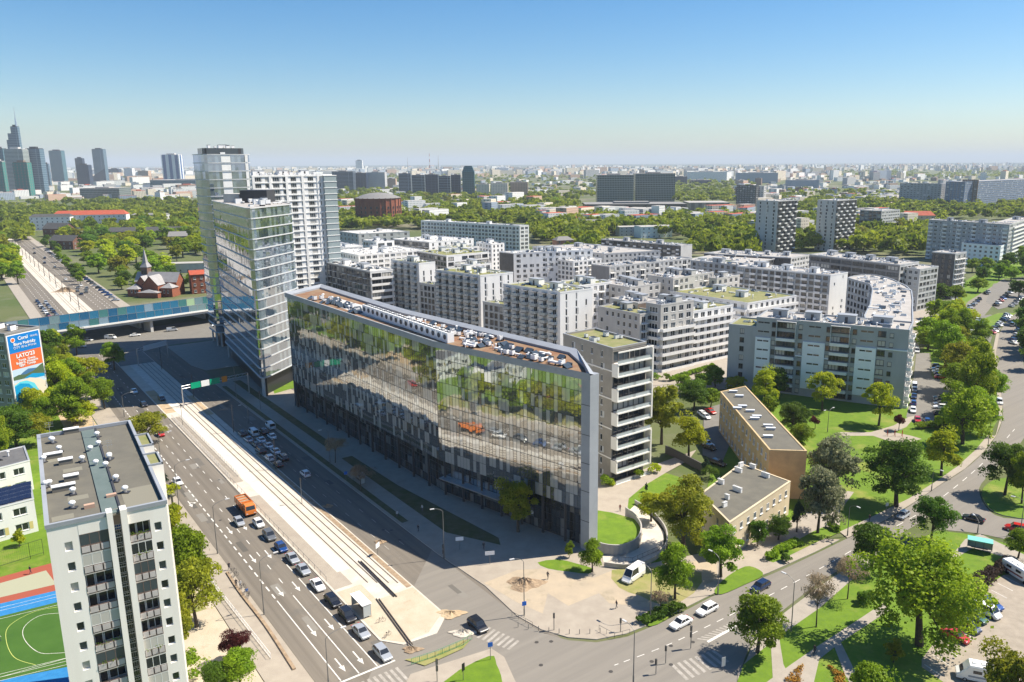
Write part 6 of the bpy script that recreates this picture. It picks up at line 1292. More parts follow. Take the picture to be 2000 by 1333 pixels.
while cnt < 285 and tries < 9000:
    tries += 1; y = 328 + 56 * R.random() ** 1.5; x = R.uniform(-60, 2060)
    if cnt < 70: x, y = R.uniform(-10, 400), R.uniform(352, 394)
    if cnt >= 70 and x < 560 and y > 350: continue
    if 560 < x < 1440 and y > 352 and R.random() < 0.7: continue
    if cnt >= 70 and y > 362 and R.random() < 0.55: continue
    pw = R.uniform(8, 30) * (1 if y > 345 else 0.7) * (1 + 0.6 * (R.random() < 0.2)); g0 = G(x, y)
    if any(abs(g0[0] - q[0]) < q[2] and abs(g0[1] - q[1]) < q[2] * 1.3 for q in occ): continue
    k, cname = R.choice(far_kinds); hh = R.choice((10, 12, 14, 17, 17, 26, 33)) * R.uniform(0.85, 1.1)
    if y > 362: hh = min(hh, 17)
    ob, o, wd, d, h = far_box('city_block', None, 'building', x - pw / 2, x + pw / 2, y, y - 5, FM[k], R.uniform(12, 24), h=hh, rot=R.uniform(0.45, 1.15), roofm=R.choice((roofpale, roofpale, redroof, mgrey)))
    occ.append((*g0, wd * 0.6 + 8)); cnt += 1
    side = 'left' if x < 660 else ('central' if x < 1330 else 'right'); rn = {'red_tile': 'red', 'mid_grey_render': 'dark'}.get(ob.data.materials[1].name, 'pale')
    lm = next(b for a, b in ((110, 'below the skyscraper cluster'), (230, 'by the slim dark skyscraper'), (320, 'left of the striped tower'), (380, 'right of the striped tower'), (660, 'behind the gridded tower'), (780, 'by the first banded offices'), (940, 'behind the long dark office row'), (1160, 'left of the big glass office'), (1330, 'behind the big glass office'), (1500, 'above the left checkered tower'), (1700, 'above the right checkered tower'), (1850, 'behind the long blue-grey slab'), (9999, 'towards the right edge')) if x < a)
    tag(ob, '%s %s %s block, %s roof, %s, %s' % ('long' if wd > 45 else ('narrow' if wd < 24 else 'medium'), 'low' if hh < 14 else ('tall' if hh > 24 else 'mid-height'), cname, rn, lm, 'by the horizon' if y < 338 else ('nearer rows' if y > 360 else 'middle rows')), None, '%s blocks in the %s distance' % (cname, side))
mb = MB(); ms = [FM['white'], FM['cream'], FM['grey'], FM['peach'], FM['blue'], roofpale, redroof]
for _ in range(8600):
    y = 320.6 + 32 * R.random() ** 1.7; x = R.uniform(-200, 2200); near_ = _ > 7400
    if near_: y = R.uniform(345, 400); x = R.choice((R.uniform(1430, 2100), R.uniform(1430, 2100), R.uniform(560, 1160), R.uniform(-50, 400)))
    if _ > 8480: x, y = R.choice(((R.uniform(1040, 1480), R.uniform(418, 446)), (R.uniform(650, 1120), R.uniform(390, 436)), (R.uniform(1480, 1800), R.uniform(425, 470))))
    if _ <= 8480 and near_ and ((x < 400 and y > 392) or (x < 1160 and y > 382 and x > 400)): continue
    g0 = G(x, y)
    if g0[1] > 14000 or g0[1] < 0: continue
    if near_ and (not clear(g0[0], g0[1], 30) or any(abs(g0[0] - q[0]) < q[2] + 25 and abs(g0[1] - q[1]) < q[2] + 25 for q in occ)): continue
    cl_ = 1 if near_ else sin(g0[0] * 0.0011 + 2) * sin(g0[1] * 0.0009 + x * 0.002)
    if cl_ < -0.25: continue
    wd, d, hh = R.uniform(20, 90), R.uniform(12, 20), (R.choice((14, 16, 19)) if _ > 8480 else R.choice((6, 8, 10, 12)) if near_ else R.choice((12, 15, 18, 30, 34, 40))) * R.uniform(0.8, 1.2); wd *= .5 if near_ else 1; a = R.uniform(0.4, 1.2); c, s_ = cos(a), sin(a)
    T = lambda px, py, pz: (g0[0] + px * c - py * s_, g0[1] + px * s_ + py * c, pz)
    b0 = len(mb.f); mb.box(-wd / 2, -d / 2, 0, wd / 2, d / 2, hh, R.choice((0, 0, 0, 1, 1, 2, 3, 4)), T, bottom=False); mb.m[b0] = 5 if R.random() < 0.8 else 6
tag(part('city_mass', mb, ms), 'mass of small pale buildings merging along the horizon', 'buildings', kind='stuff')

# ================================================================ TREES
import numpy as np
NP = np.random.default_rng(5)
def crown_arrays(n, R0, zc, rz, ncl, ls, seed, rc=0.42, hollow=0.55, top=1.0, droop=0.0):
    rg = np.random.default_rng(seed)
    d = rg.normal(size=(ncl, 3)); d /= np.linalg.norm(d, axis=1)[:, None]; d[:, 2] = np.where(d[:, 2] < -0.8, -d[:, 2], d[:, 2])
    rad = hollow + (0.92 - hollow) * rg.random(ncl) ** 0.7; lump = 0.66 + 0.52 * rg.random(ncl); az = np.arctan2(d[:, 1], d[:, 0]); lump *= 1 + .14 * np.sin(2 * az + seed) + .1 * np.sin(3 * az + seed * 2)
    c = d * (rad * lump)[:, None] * np.array([R0, R0, rz]) * 0.82 + np.array([0, 0, zc]); crad = R0 * rc * (0.45 + 0.9 * rg.random(ncl))
    wk = rg.random(ncl) ** 1.3 + .12; k = rg.choice(ncl, n, p=wk / wk.sum()); e = rg.normal(size=(n, 3)); e /= np.linalg.norm(e, axis=1)[:, None]; e[:, 2] = np.where((e[:, 2] < -0.3), -e[:, 2] * 0.6, e[:, 2])
    p = c[k] + e * (crad[k] * (0.72 + 0.36 * rg.random(n)))[:, None] * np.array([1, 1, 0.78])
    if droop: p[:, 2] -= droop * rg.random(n) ** 2 * R0
    nn = e + rg.normal(size=(n, 3)) * 0.55; nn /= np.linalg.norm(nn, axis=1)[:, None]
    t = np.cross(nn, rg.normal(size=(n, 3))); t /= np.linalg.norm(t, axis=1)[:, None]; b = np.cross(nn, t)
    s = ls * (0.4 + 1.1 * rg.random(n) ** 1.5)[:, None]; t *= s; b *= s * 0.75
    v = np.stack([p - t - b * 0.4, p + t * 0.2 - b, p + t + b * 0.3, p - t * 0.2 + b], 1).reshape(-1, 3)
    return v, c
def quads_mesh(name, v, m):
    me = bpy.data.meshes.new(name); n = len(v) // 4; me.vertices.add(n * 4); me.vertices.foreach_set('co', v.astype(np.float32).ravel())
    me.loops.add(n * 4); me.loops.foreach_set('vertex_index', np.arange(n * 4, dtype=np.int32)); me.polygons.add(n)
    me.polygons.foreach_set('loop_start', np.arange(0, n * 4, 4, dtype=np.int32)); me.materials.append(m); me.update(); return me
def trunk_mesh(R0, zc, rz, cl, seed, th):
    rg = random.Random(seed); mb = MB(); z1 = zc - rz * 0.35; lean = (rg.uniform(-.3, .3), rg.uniform(-.3, .3))
    mb.tube((0, 0, 0), (lean[0] * .5, lean[1] * .5, z1 * .5), th, th * .75, 7); mb.tube((lean[0] * .5, lean[1] * .5, z1 * .5), (*lean, z1), th * .75, th * .55, 7); mb.tube((*lean, z1), (lean[0], lean[1], zc + rz * .5), th * .55, th * .12, 6)
    for c in list(cl)[:14]:
        z = rg.uniform(z1 * .6, z1 * 1.1); m = (c[0] * .5 + lean[0] * .4, c[1] * .5 + lean[1] * .4, (z + c[2]) / 2 + .2)
        mb.tube((lean[0] * .8, lean[1] * .8, z), m, th * .35, th * .22, 5); mb.tube(m, tuple(c), th * .22, th * .06, 4)
    return mb.mesh('trunk', [bark])
# unit: radius 4 m, height 10 m; scaled per tree
TP = {}
def tree_proto(kind, lod, var):
    k = (kind, lod, var)
    if k in TP: return TP[k]
    seed = abs(hash_(kind)) + var * 17
    P = dict(maple=(4, 5.5, 4.7, 46, .36), dark=(4, 5.3, 4.9, 54, .34), willow=(4, 5.4, 4.8, 56, .30), yellow=(4, 5.5, 4.7, 42, .35), olive=(4, 5.5, 4.7, 50, .31), conifer=(4, 5, 4.9, 40, .3), red=(4, 6, 3.6, 26, .40), bare=(4, 6.6, 3.2, 40, .34), flower=(4, 5.3, 4.6, 50, .35), bush=(4, 4.6, 4.6, 22, .45))[kind]
    R0, zc, rz, ncl, rc = P; n = {-1: 34000, 0: 17000, 1: 3400, 2: 240}[lod]; ls = {-1: .105, 0: .155, 1: .34, 2: 1.25}[lod]
    if kind == 'bare': n = int(n * .35); ls *= .7
    if kind in ('willow', 'olive'): n = int(n * .8)
    if lod == 2: ncl = 12; rc = .5
    if lod == -1: ncl = int(ncl * 1.8); rc *= .8
    v, c = crown_arrays(n, R0, zc, rz, ncl, ls, seed, rc, droop=.25 if kind == 'willow' else 0)
    if kind == 'conifer': v[:, :2] *= np.clip((10.2 - v[:, 2]) / 9, .05, 1)[:, None]
    mk = {'bush': 'maple'}.get(kind, kind)
    TP[k] = (quads_mesh('crown', v, leafm[mk]), trunk_mesh(R0, zc, rz, c if kind != 'bare' else c, seed, .3 if kind != 'bare' else .16)); return TP[k]
def hash_(s): return sum(ord(c) * (i + 3) for i, c in enumerate(s))
NT = [0]
def tree(p, h, r, kind='maple', label=None, lod=1, group=None, name='tree', cat='tree'):
    NT[0] += 1; lod = -1 if (r > 7.5 and lod == 0) else lod; cm, tm_ = tree_proto(kind, lod, R.randrange(3)); s = r / 4
    o = thing(name, label, cat, (p[0], p[1], 0.0), R.uniform(0, 6.28), group, (s * R.uniform(.93, 1.07), s * R.uniform(.93, 1.07), h / 10)); 
    link('crown', cm, o); link('trunk', tm_, o); FOOTT.append((p[0], p[1], r)); return o
FOOTT = []
def tpx(bx, by, ty, wpx, kind, label, lod=0, **k):
    """tree whose trunk foot, top and crown width are given as photographed"""
    p = G(bx, by); h = HG(bx, by, ty); a = Vector((p[0], p[1], h * .6 - CAM_H)).dot(fw); r = wpx / 2 * a / F_PX
    return tree(p, h * 1.0, r, kind, label, lod, **k)
T_ = tpx
for a in ((1292, 868, 742, 92, 'olive', 'tall olive-green willow with bare lower limbs beside the thin taupe tower'), (1345, 893, 808, 76, 'yellow', 'light green tree on the bank above the dark ramp wall'), (1355, 803, 738, 62, 'dark', 'dark round tree behind the white and red parked cars'), (1388, 797, 756, 40, 'maple', 'small tree at the corner of the long tan house'),
  (1335, 1078, 928, 150, 'olive', 'broad olive-green tree cluster in front of the cream two-storey house'), (1272, 1020, 958, 60, 'yellow', 'small yellow-green tree on the driveway island'), (1408, 1128, 1028, 95, 'maple', 'bright green tree in the grass strip beside the right-hand road'), (1318, 1172, 1068, 78, 'maple', 'slim chestnut beside the parked white van'),
  (1157, 1118, 1056, 48, 'maple', 'small round tree at the foot of the office end column'), (1112, 1090, 1058, 20, 'maple', 'sapling on the pavement below the office facade'), (1479, 1276, 1158, 112, 'maple', 'chestnut at the bottom road corner casting a shadow on the asphalt'), (1594, 1226, 1118, 74, 'bare', 'nearly leafless pinkish tree nearer the bottom path'), (1655, 1172, 1082, 70, 'bare', 'nearly leafless pinkish tree beside the giant green tree'),
  (1795, 1262, 1040, 235, 'willow', 'giant spreading green tree in the lawn left of the parked cars'), (1703, 1112, 1020, 92, 'dark', 'dark tree at the road edge behind the giant green one'), (1818, 1058, 966, 74, 'dark', 'dark chestnut beside the silver car on the curve'), (1750, 990, 856, 138, 'dark', 'great dark-green round tree in the middle of the park lawn'),
  (1628, 975, 850, 108, 'flower', 'dark chestnut in pale blossom behind the ochre gable'), (1597, 1042, 908, 92, 'flower', 'chestnut in blossom at the end of the cream house'), (1556, 1040, 966, 46, 'conifer', 'dark conifer between the cream house and the chestnut'), (1520, 1056, 1005, 52, 'dark', 'low dark tree under the cream house windows'), (1480, 1068, 1012, 40, 'dark', 'dark shrub tree at the left end of the hedge'),
  (1838, 930, 838, 84, 'yellow', 'yellow-green thin tree beside the playground'), (1962, 968, 860, 86, 'dark', 'round green tree on the traffic island at the right edge'), (1995, 985, 880, 60, 'maple', 'paler tree on the traffic island cut by the right edge'), (1988, 1092, 1030, 60, 'maple', 'small tree by the turquoise shelter'),
  (1880, 868, 748, 100, 'willow', 'large willow between the car park and the curving road'), (1862, 842, 790, 70, 'dark', 'darker tree in front of the large willow'), (1905, 812, 668, 92, 'willow', 'tallest loose willow beside the blue-grey block car park'), (1870, 762, 655, 74, 'olive', 'olive-green willow behind the tallest one'), (1843, 730, 628, 72, 'maple', 'bright green tree above the car park'), (1918, 850, 770, 60, 'maple', 'green tree leaning towards the curving road'), (1903, 700, 655, 44, 'dark', 'dark tree next to the angled parking'),
  (1493, 798, 718, 62, 'yellow', 'yellow-green tree before the left stair panel of the blue-grey block'), (1521, 780, 716, 40, 'dark', 'dark green tree touching the yellow-green one'), (1606, 803, 718, 66, 'yellow', 'light tree in front of the middle of the blue-grey block'), (1716, 832, 738, 70, 'yellow', 'yellowish tree in front of the right stair panel'), (1437, 768, 732, 42, 'olive', 'small tree at the back corner of the tan house'),
  (1548, 852, 782, 62, 'dark', 'dark tree along the long tan house'), (1562, 880, 828, 52, 'maple', 'green tree beside the end of the long tan house'), (1500, 820, 770, 40, 'maple', 'tree squeezed behind the long tan house'), (1755, 842, 806, 22, 'red', 'small copper-leaved tree by the playground path'), (1592, 838, 812, 20, 'red', 'reddish shrub tree in the lawn'),
  (1378, 925, 888, 34, 'conifer', 'young conifer at the yard corner of the tan house'), (1255, 985, 972, 12, 'maple', 'tiny sapling on the roadside island near the office'), (1012, 1040, 930, 90, 'olive', 'shaded tree standing against the office facade'), (655, 905, 852, 50, 'bare', 'thin copper tree in the shade of the office'), (705, 960, 905, 56, 'bare', 'bare reddish tree on the shaded pavement'), (1262, 962, 940, 16, 'conifer', 'thin young conifer on the driveway'),
  # left of the avenue
  (290, 868, 800, 78, 'olive', 'thin light tree beside the roof corner of the white tower'), (115, 800, 700, 75, 'yellow', 'yellow-green tree right behind the advert'), (145, 830, 740, 78, 'maple', 'large green tree right of the advert gable'), (175, 758, 692, 70, 'yellow', 'yellow-green tree beside the avenue below the viaduct'), (205, 800, 735, 50, 'maple', 'roundish green tree at the avenue edge'), (80, 735, 668, 56, 'dark', 'dark tree behind the advert block near the viaduct'), (98, 702, 640, 44, 'dark', 'dark tree beneath the end of the noise screen'),
  (35, 880, 790, 92, 'dark', 'dark tree in front of the advert'), (75, 870, 800, 60, 'olive', 'olive tree covering the foot of the advert'), (-5, 890, 800, 70, 'dark', 'dark tree cut by the left edge below the advert'), (150, 828, 780, 80, 'yellow', 'spreading light shrub tree behind the white tower roof'), (125, 760, 705, 60, 'maple', 'green tree in the middle of the advert lawn'), (15, 700, 640, 40, 'dark', 'dark tree left of the advert block'),
  (372, 1185, 1020, 100, 'maple', 'green tree along the right side of the white tower'), (385, 1225, 1080, 110, 'olive', 'olive-brown tree along the right side of the white tower'), (345, 1110, 985, 70, 'yellow', 'yellow-green tree top at the white tower corner'), (345, 1290, 1160, 90, 'olive', 'olive tree hidden low behind the white tower'), (462, 1292, 1228, 60, 'red', 'dark red plum tree in the sandy ground'), (470, 1345, 1265, 82, 'maple', 'green tree below the dark red plum'), (425, 1360, 1290, 60, 'dark', 'dark green tree at the bottom edge'), (300, 935, 893, 28, 'maple', 'sapling beside the tower balcony boxes'), (322, 948, 918, 24, 'conifer', 'small spiky shrub on the avenue verge'),
  (1970, 1440, 1260, 130, 'olive', 'tree at the right bottom corner over the car park'), (1690, 1450, 1290, 110, 'maple', 'tree at the bottom edge below the shaded lawn'), (38, 1068, 1036, 28, 'yellow', 'little round tree in the school yard'), (1290, 1200, 1150, 40, 'bare', 'thin bare tree beside the corner signal'), (1745, 1296, 1250, 40, 'olive', 'small shrub tree at the parking corner')):
    tpx(*a, lod=0 if a[3] > 45 else 1)
# rows and groves: each tree its own, placed at random inside a patch seen in the photograph
def grove(poly, n, kinds, h, r, label, group, lod=1, sp=1.15, pad=3.0):
    xs = [p[0] for p in poly]; ys = [p[1] for p in poly]; k = 0; tr = 0; gp = [G(*p) for p in poly]; gx = [p[0] for p in gp]; gy = [p[1] for p in gp]
    while k < n and tr < n * 60:
        tr += 1; g0 = (R.uniform(min(gx), max(gx)), R.uniform(min(gy), max(gy)))
        if not inside(g0, gp): continue
        rr = R.uniform(*r); pp = PR(g0[0], g0[1], 0); hh_ = R.uniform(*h)
        u_ = (pp[0] - min(xs)) / (max(xs) - min(xs) + 1); w_ = (pp[1] - min(ys)) / (max(ys) - min(ys) + 1); tl = ('low', 'middling', 'tall')[min(2, int(3 * (hh_ - h[0]) / (h[1] - h[0] + .1)))]
        pl_ = ', %s %s part' % (('back', 'middle', 'front')[min(2, int(w_ * 3))], ('left', 'centre-left', 'centre', 'centre-right', 'right')[min(4, max(0, int(u_ * 5)))])
        if any(hypot(g0[0] - q[0], g0[1] - q[1]) < (rr + q[2]) * .5 * sp for q in FOOTT[-400:]) or not clear(g0[0], g0[1], pad): continue
        kd = R.choice(kinds); tree(g0, hh_, rr, kd, tl + ' ' + label % dict(maple='green', dark='dark green', willow='pale green', yellow='yellow-green', olive='olive', conifer='conifer', flower='blossoming', red='copper', bare='bare', bush='bushy').get(kd, kd) + pl_, lod, group); k += 1
V = ('maple', 'yellow', 'maple', 'dark', 'willow', 'yellow', 'olive')
grove([(1825, 620), (1900, 640), (1938, 740), (1938, 850), (1870, 890), (1862, 760), (1845, 680)], 15, ('maple', 'willow', 'olive', 'yellow'), (10, 16), (4.5, 7), '%s tree beside the curving road', 'trees between the car park and the curving road', lod=0, sp=.8)
grove([(0, 830), (100, 690), (225, 700), (235, 790), (110, 835), (0, 900)], 11, ('maple', 'yellow', 'willow'), (9, 13), (4, 6), '%s tree around the advert block', 'trees around the advert block', lod=0, sp=.9)
grove([(0, 470), (30, 500), (45, 540), (42, 575), (0, 570)], 18, ('maple', 'maple', 'yellow', 'olive'), (11, 16), (5, 8), '%s tree left of the far avenue', 'trees left of the avenue')
grove([(75, 470), (90, 470), (170, 552), (150, 560)], 15, ('dark', 'maple'), (8, 10), (3, 4), '%s hedge-like tree lining the right side of the far avenue', 'trees lining the far avenue')
grove([(110, 455), (380, 440), (395, 520), (330, 540), (215, 560), (190, 565), (130, 500)], 66, V, (11, 18), (6, 9.5), '%s park tree left of the glass tower', 'trees in the far park')
grove([(235, 545), (300, 535), (395, 555), (395, 575), (345, 585), (230, 590), (215, 560)], 16, ('maple', 'dark'), (7, 11), (3.5, 5.5), '%s tree around the brick church', 'trees around the church')
grove([(1815, 560), (1870, 545), (1990, 500), (2010, 520), (1880, 590), (1800, 620)], 16, ('maple', 'maple', 'dark'), (9, 13), (4.5, 6.5), '%s tree in the park beyond the curved block', 'trees beyond the curved block', sp=1.1)
grove([(1800, 640), (1850, 600), (1880, 615), (1860, 690), (1800, 690)], 9, ('maple', 'yellow', 'willow'), (8, 12), (4, 6), '%s tree on the lawn beside the curved block', 'trees beside the curved block')
grove([(1940, 520), (2020, 500), (2020, 560), (1990, 590)], 8, ('dark', 'maple'), (9, 13), (4, 6), '%s tree between the car parks at the right edge', 'trees between the right car parks')
grove([(1975, 640), (2030, 620), (2030, 760), (2010, 760)], 8, ('dark',), (12, 16), (5, 7), '%s tree on the shaded side of the right road', 'trees shading the right road')
grove([(1600, 450), (1760, 450), (1790, 478), (1700, 495), (1600, 490)], 14, ('maple', 'willow', 'maple', 'olive'), (15, 22), (7, 10), '%s big tree in the wood before the checkered towers', 'big trees by the checkered towers')
grove([(1350, 440), (1470, 440), (1475, 480), (1400, 490), (1350, 470)], 9, V, (10, 15), (5, 8), '%s tree left of the checkered towers', 'trees left of the checkered towers')
grove([(1380, 740), (1410, 735), (1400, 770), (1330, 775)], 4, ('maple', 'dark'), (6, 8), (3, 4), '%s tree in the shaded court before the white balcony bands', 'trees in the shaded court')
grove([(1820, 480), (1900, 470), (1990, 478), (1985, 500), (1880, 540)], 10, ('dark', 'maple', 'willow'), (10, 14), (5, 7), '%s tree in front of the pale slab block', 'trees before the pale slab')
grove([(645, 385), (1150, 385), (1120, 436), (1040, 440), (690, 447), (645, 470)], 14, V, (13, 22), (7, 12), '%s tree in the wood behind the estate', 'trees of the central wood', sp=1.0)
gi = 0
for s_, t_, kd in [(-196 + i * 6 + R.uniform(-2, 2), 21 + (i % 2) * 5, ('maple', 'yellow', 'olive')[i % 3]) for i in range(9)] + [(-112 + i % 5 * 11, -24 + i // 5 * 11, ('maple', 'yellow', 'dark')[i % 3]) for i in range(7)]:
    tree(M(s_, t_), R.uniform(9, 13) * (1 if t_ > 10 else 1.2), R.uniform(3.8, 5) * (1 if t_ > 10 else 1.35), kd, None, 1, 'trees behind the white tower'); FOOTT[-1]
for o_ in [o for o in bpy.data.objects if o.get('group') == 'trees behind the white tower']: o_['label'] = 'leafy tree in the belt between the white tower and the avenue'
# woods too far to count: one mass
tv = []
tmpl = [crown_arrays(110, 4, 5.5, 4.2, 8, 1.35, 40 + i, .5)[0] for i in range(6)]
WOODS = [([(0, 402), (150, 399), (400, 394), (400, 442), (60, 436), (0, 440)], 420, 7), ([(120, 440), (400, 436), (400, 500), (330, 470), (200, 470)], 130, 6), ([(648, 390), (1130, 388), (1120, 440), (650, 455)], 900, 7), ([(1340, 440), (1480, 440), (1480, 490), (1380, 490)], 150, 6), ([(1035, 438), (1345, 445), (1345, 468), (1180, 462), (1035, 475)], 200, 6), ([(0, 440), (60, 436), (60, 470), (30, 480), (0, 466)], 60, 6), ([(1560, 430), (1600, 430), (1600, 490), (1560, 490)], 70, 6), ([(1680, 460), (1815, 455), (1830, 480), (1810, 500), (1640, 497)], 130, 6), ([(1040, 468), (1180, 466), (1180, 503), (1100, 492)], 70, 6), ([(1340, 465), (1480, 488), (1480, 520), (1350, 500)], 80, 5), ([(1030, 380), (1130, 426), (1470, 426), (1475, 445), (1120, 462), (1040, 442)], 420, 7), ([(1480, 440), (1840, 430), (1840, 470), (1790, 485), (1480, 492)], 150, 6), ([(1310, 350), (1475, 358), (1475, 400), (1320, 400)], 240, 8), ([(560, 356), (1170, 350), (1160, 392), (650, 392)], 380, 8),
  ([(1540, 375), (2060, 380), (2060, 430), (1480, 440)], 620, 7), ([(-100, 323.5), (2100, 321.5), (2100, 350), (-100, 352)], 2600, 12)]
for poly, n, rr in WOODS:
    gp = [G(*p) for p in poly]; xs = [p[0] for p in poly]; ys = [p[1] for p in poly]; k = 0; tr = 0
    while k < n and tr < n * 20:
        tr += 1; px, py = R.uniform(min(xs), max(xs)), R.uniform(min(ys), max(ys))
        if not inside((px, py), poly): continue
        g0 = G(px, py)
        if not clear(g0[0], g0[1], 2) or any(abs(g0[0] - q[0]) < q[2] and abs(g0[1] - q[1]) < q[2] for q in occ if abs(g0[1] - q[1]) < 80): continue
        s = rr / 4 * R.uniform(.7, 1.25); hh = R.uniform(.9, 1.7) * (1 if rr < 10 else 1.3); a = R.uniform(0, 6.28)
        t = tmpl[R.randrange(6)]; t = t[: 4 * (110 if py > 352 else 36)]; c, s_ = cos(a), sin(a)
        if py <= 352: t = t * 1.0
        v = np.empty_like(t); v[:, 0] = (t[:, 0] * c - t[:, 1] * s_) * s + g0[0]; v[:, 1] = (t[:, 0] * s_ + t[:, 1] * c) * s + g0[1]; v[:, 2] = t[:, 2] * hh * 1.1; tv.append(v); k += 1
wm = leafmat('far_woodland', (0.10, 0.165, 0.010), (0.34, 0.38, 0.02), scale=0.05, objrand=0.0)
tag(link('woodland', quads_mesh('woodland', np.concatenate(tv), wm), None), 'woodland between and beyond the distant buildings', 'woodland', kind='stuff')

# bushes and hedges
def bushes(name, pts, r, h, kind, label, cat='hedge', n=600, group=None):
    """clipped or rambling hedge along a ground line"""
    vs = []; L = 0
    for i in range(len(pts) - 1):
        a, b = pts[i], pts[i + 1]; d = hypot(b[0] - a[0], b[1] - a[1]); k = max(1, int(d / (r * .7)))
        for j in range(k):
            c = lerp(a, b, j / k); v, _ = crown_arrays(n, r * 1.1, h * .55, h * .5, 7, .17, R.randrange(9999), .55); v[:, 2] = np.maximum(v[:, 2], 0.02); v[:, :2] += np.array(c); vs.append(v)
    v = np.concatenate(vs); o = pts[0]; v[:, :2] -= np.array(o)
    ob = link(name, quads_mesh(name, v, leafm[kind]), None, (o[0], o[1], Z)); return tag(ob, label, cat, group)
leafm['brown'] = leafmat('brown_hedge_twigs', (.045, .032, .026), (.09, .06, .045))
bushes('hedge', PX((1872, 1192), (1903, 1165), (1918, 1140), (1950, 1118), (1975, 1105)), 1.5, 1.8, 'brown', 'dark leafless hedge between the lawn and the parked cars')
bushes('hedge', PX((1848, 1212), (1862, 1200)), 1.2, 1.5, 'brown', 'short dark hedge end beside the green car')
bushes('hedge', PX((1502, 1092), (1560, 1062)), 1.1, 1.2, 'maple', 'long clipped hedge along the path by the cream house')
bushes('hedge', PX((1622, 1032), (1640, 1042)), .8, 1.2, 'maple', 'short clipped hedge block beside the blossoming chestnut')
bushes('hedge', PX((1310, 745), (1395, 718)), 1.0, 1.5, 'maple', 'clipped hedge climbing beside the white balcony bands')
bushes('bush', PX((1256, 1218), (1300, 1200), (1318, 1195)), 1.1, 1.2, 'dark', 'low planting at the corner beside the signal pole', 'shrubs')
bushes('bush', PX((1790, 838), (1858, 832)), 1.3, 1.6, 'maple', 'hedge at the near end of the blue-grey block car park', 'shrubs')
for p, lb, kd, r in (((1280, 925), 'yellowish round bush at the foot of the thin tower', 'yellow', 1.6), ((1248, 934), 'green round bush at the foot of the thin tower', 'maple', 1.5), ((1180, 950), 'green bush pair on the driveway edge by the office', 'maple', 1.8), ((1192, 948), 'lime bush beside the green bush pair', 'yellow', 1.3), ((1300, 745), 'ball-shaped bush left of the clipped hedge', 'maple', 1.8), ((1280, 742), 'smaller ball-shaped bush left of the clipped hedge', 'maple', 1.6), ((1385, 935), 'bushy shrub behind the cream house', 'dark', 2.4), ((375, 1320), 'green shrub in front of the white tower base', 'maple', 2.5), ((1530, 1098), 'low shrubs in the clipped hedge lawn', 'dark', 1.2), ((310, 925), 'autumn red shrub on the avenue verge', 'red', 1.5), ((335, 972), 'yellow shrub on the avenue verge', 'yellow', 2.2), ((1320, 1195), 'little shrub beside the road crossing', 'dark', 1.3), ((1690, 1180), 'rounded shrub in the shaded lawn', 'dark', 1.8)):
    g0 = G(*p); v, _ = crown_arrays(1500, r, r * .7, r * .7, 9, .16, R.randrange(999), .5); v[:, 2] = np.maximum(v[:, 2], .02)
    tag(link('bush', quads_mesh('bush', v, leafm[kd]), None, (*g0, Z)), lb, 'bush')
fl = mat('orange_flowers', (0.50, 0.20, 0.02), 0.9, col2=(0.30, 0.22, 0.03), scale=3)
for pts, lb in ((((1535, 1330), (1552, 1302), (1568, 1300), (1565, 1330), (1540, 1400)), 'orange flower bed nearer the bottom path fork'), (((1618, 1305), (1630, 1298), (1648, 1320), (1655, 1350), (1635, 1345)), 'orange flower bed right of the narrow path')):
    gp = PX(*pts); vs = []
    for _ in range(90):
        c = lerp(lerp(gp[0], gp[2], R.random()), lerp(gp[4], gp[3], R.random()), R.random()); v, _c = crown_arrays(40, .35, .25, .25, 4, .08, R.randrange(9999), .5); v[:, :2] += np.array(c); vs.append(v)
    v = np.concatenate(vs); v[:, :2] -= np.array(gp[0]); tag(link('flower_bed', quads_mesh('flower_bed', v, fl), None, (*gp[0], Z + .06)), lb, 'flower bed')
# ================================================================ VEHICLES
PAINT = dict(white=(0.78, 0.78, 0.77), silver=(0.45, 0.47, 0.49), grey=(0.16, 0.17, 0.18), black=(0.012, 0.012, 0.014), blue=(0.015, 0.07, 0.26), navy=(0.015, 0.03, 0.08), red=(0.45, 0.02, 0.015), green=(0.02, 0.10, 0.085), orange=(0.70, 0.20, 0.03), cyan=(0.10, 0.35, 0.42))
def carpaint(c):
    m = mat('car_paint_' + c, PAINT[c], 0.25, 0.35 if c in ('silver', 'grey', 'navy', 'blue') else 0.0, spec=0.6); m.node_tree.nodes['Principled BSDF'].inputs['Coat Weight'].default_value = 0.6; return m
rubber = mat('tyre_rubber', (0.015, 0.015, 0.015), 0.8); lampm = mat('headlight_glass', (0.7, 0.72, 0.75), 0.1, spec=0.8); tailm = mat('tail_light_red', (0.35, 0.01, 0.01), 0.2)
CARS = {  # length, half width, bonnet height, roof height, stations for cabin: (front base, front roof, rear roof, rear base) as share of length from the front
 'sedan': (4.6, .90, .92, 1.44, (.28, .42, .70, .84)), 'hatch': (4.0, .87, .95, 1.50, (.24, .38, .82, .97)), 'wagon': (4.6, .90, .94, 1.48, (.27, .40, .86, .98)), 'suv': (4.6, .95, 1.05, 1.70, (.25, .37, .85, .97)), 'van': (5.0, .98, 1.15, 1.95, (.13, .24, .97, .995)), 'bigvan': (5.6, 1.02, 1.35, 2.55, (.12, .26, .98, .995))}
def loft(mb, rings, m=0, caps=True):
    n = len(rings[0]); b = len(mb.v)
    for r in rings: mb.v.extend(r)
    for i in range(len(rings) - 1):
        for k in range(n):
            j = (k + 1) % n; mb.f.append((b + i * n + k, b + (i + 1) * n + k, b + (i + 1) * n + j, b + i * n + j)); mb.m.append(m)
    if caps: mb.f.append(tuple(b + k for k in range(n))); mb.m.append(m); mb.f.append(tuple(b + (len(rings) - 1) * n + n - 1 - k for k in range(n))); mb.m.append(m)
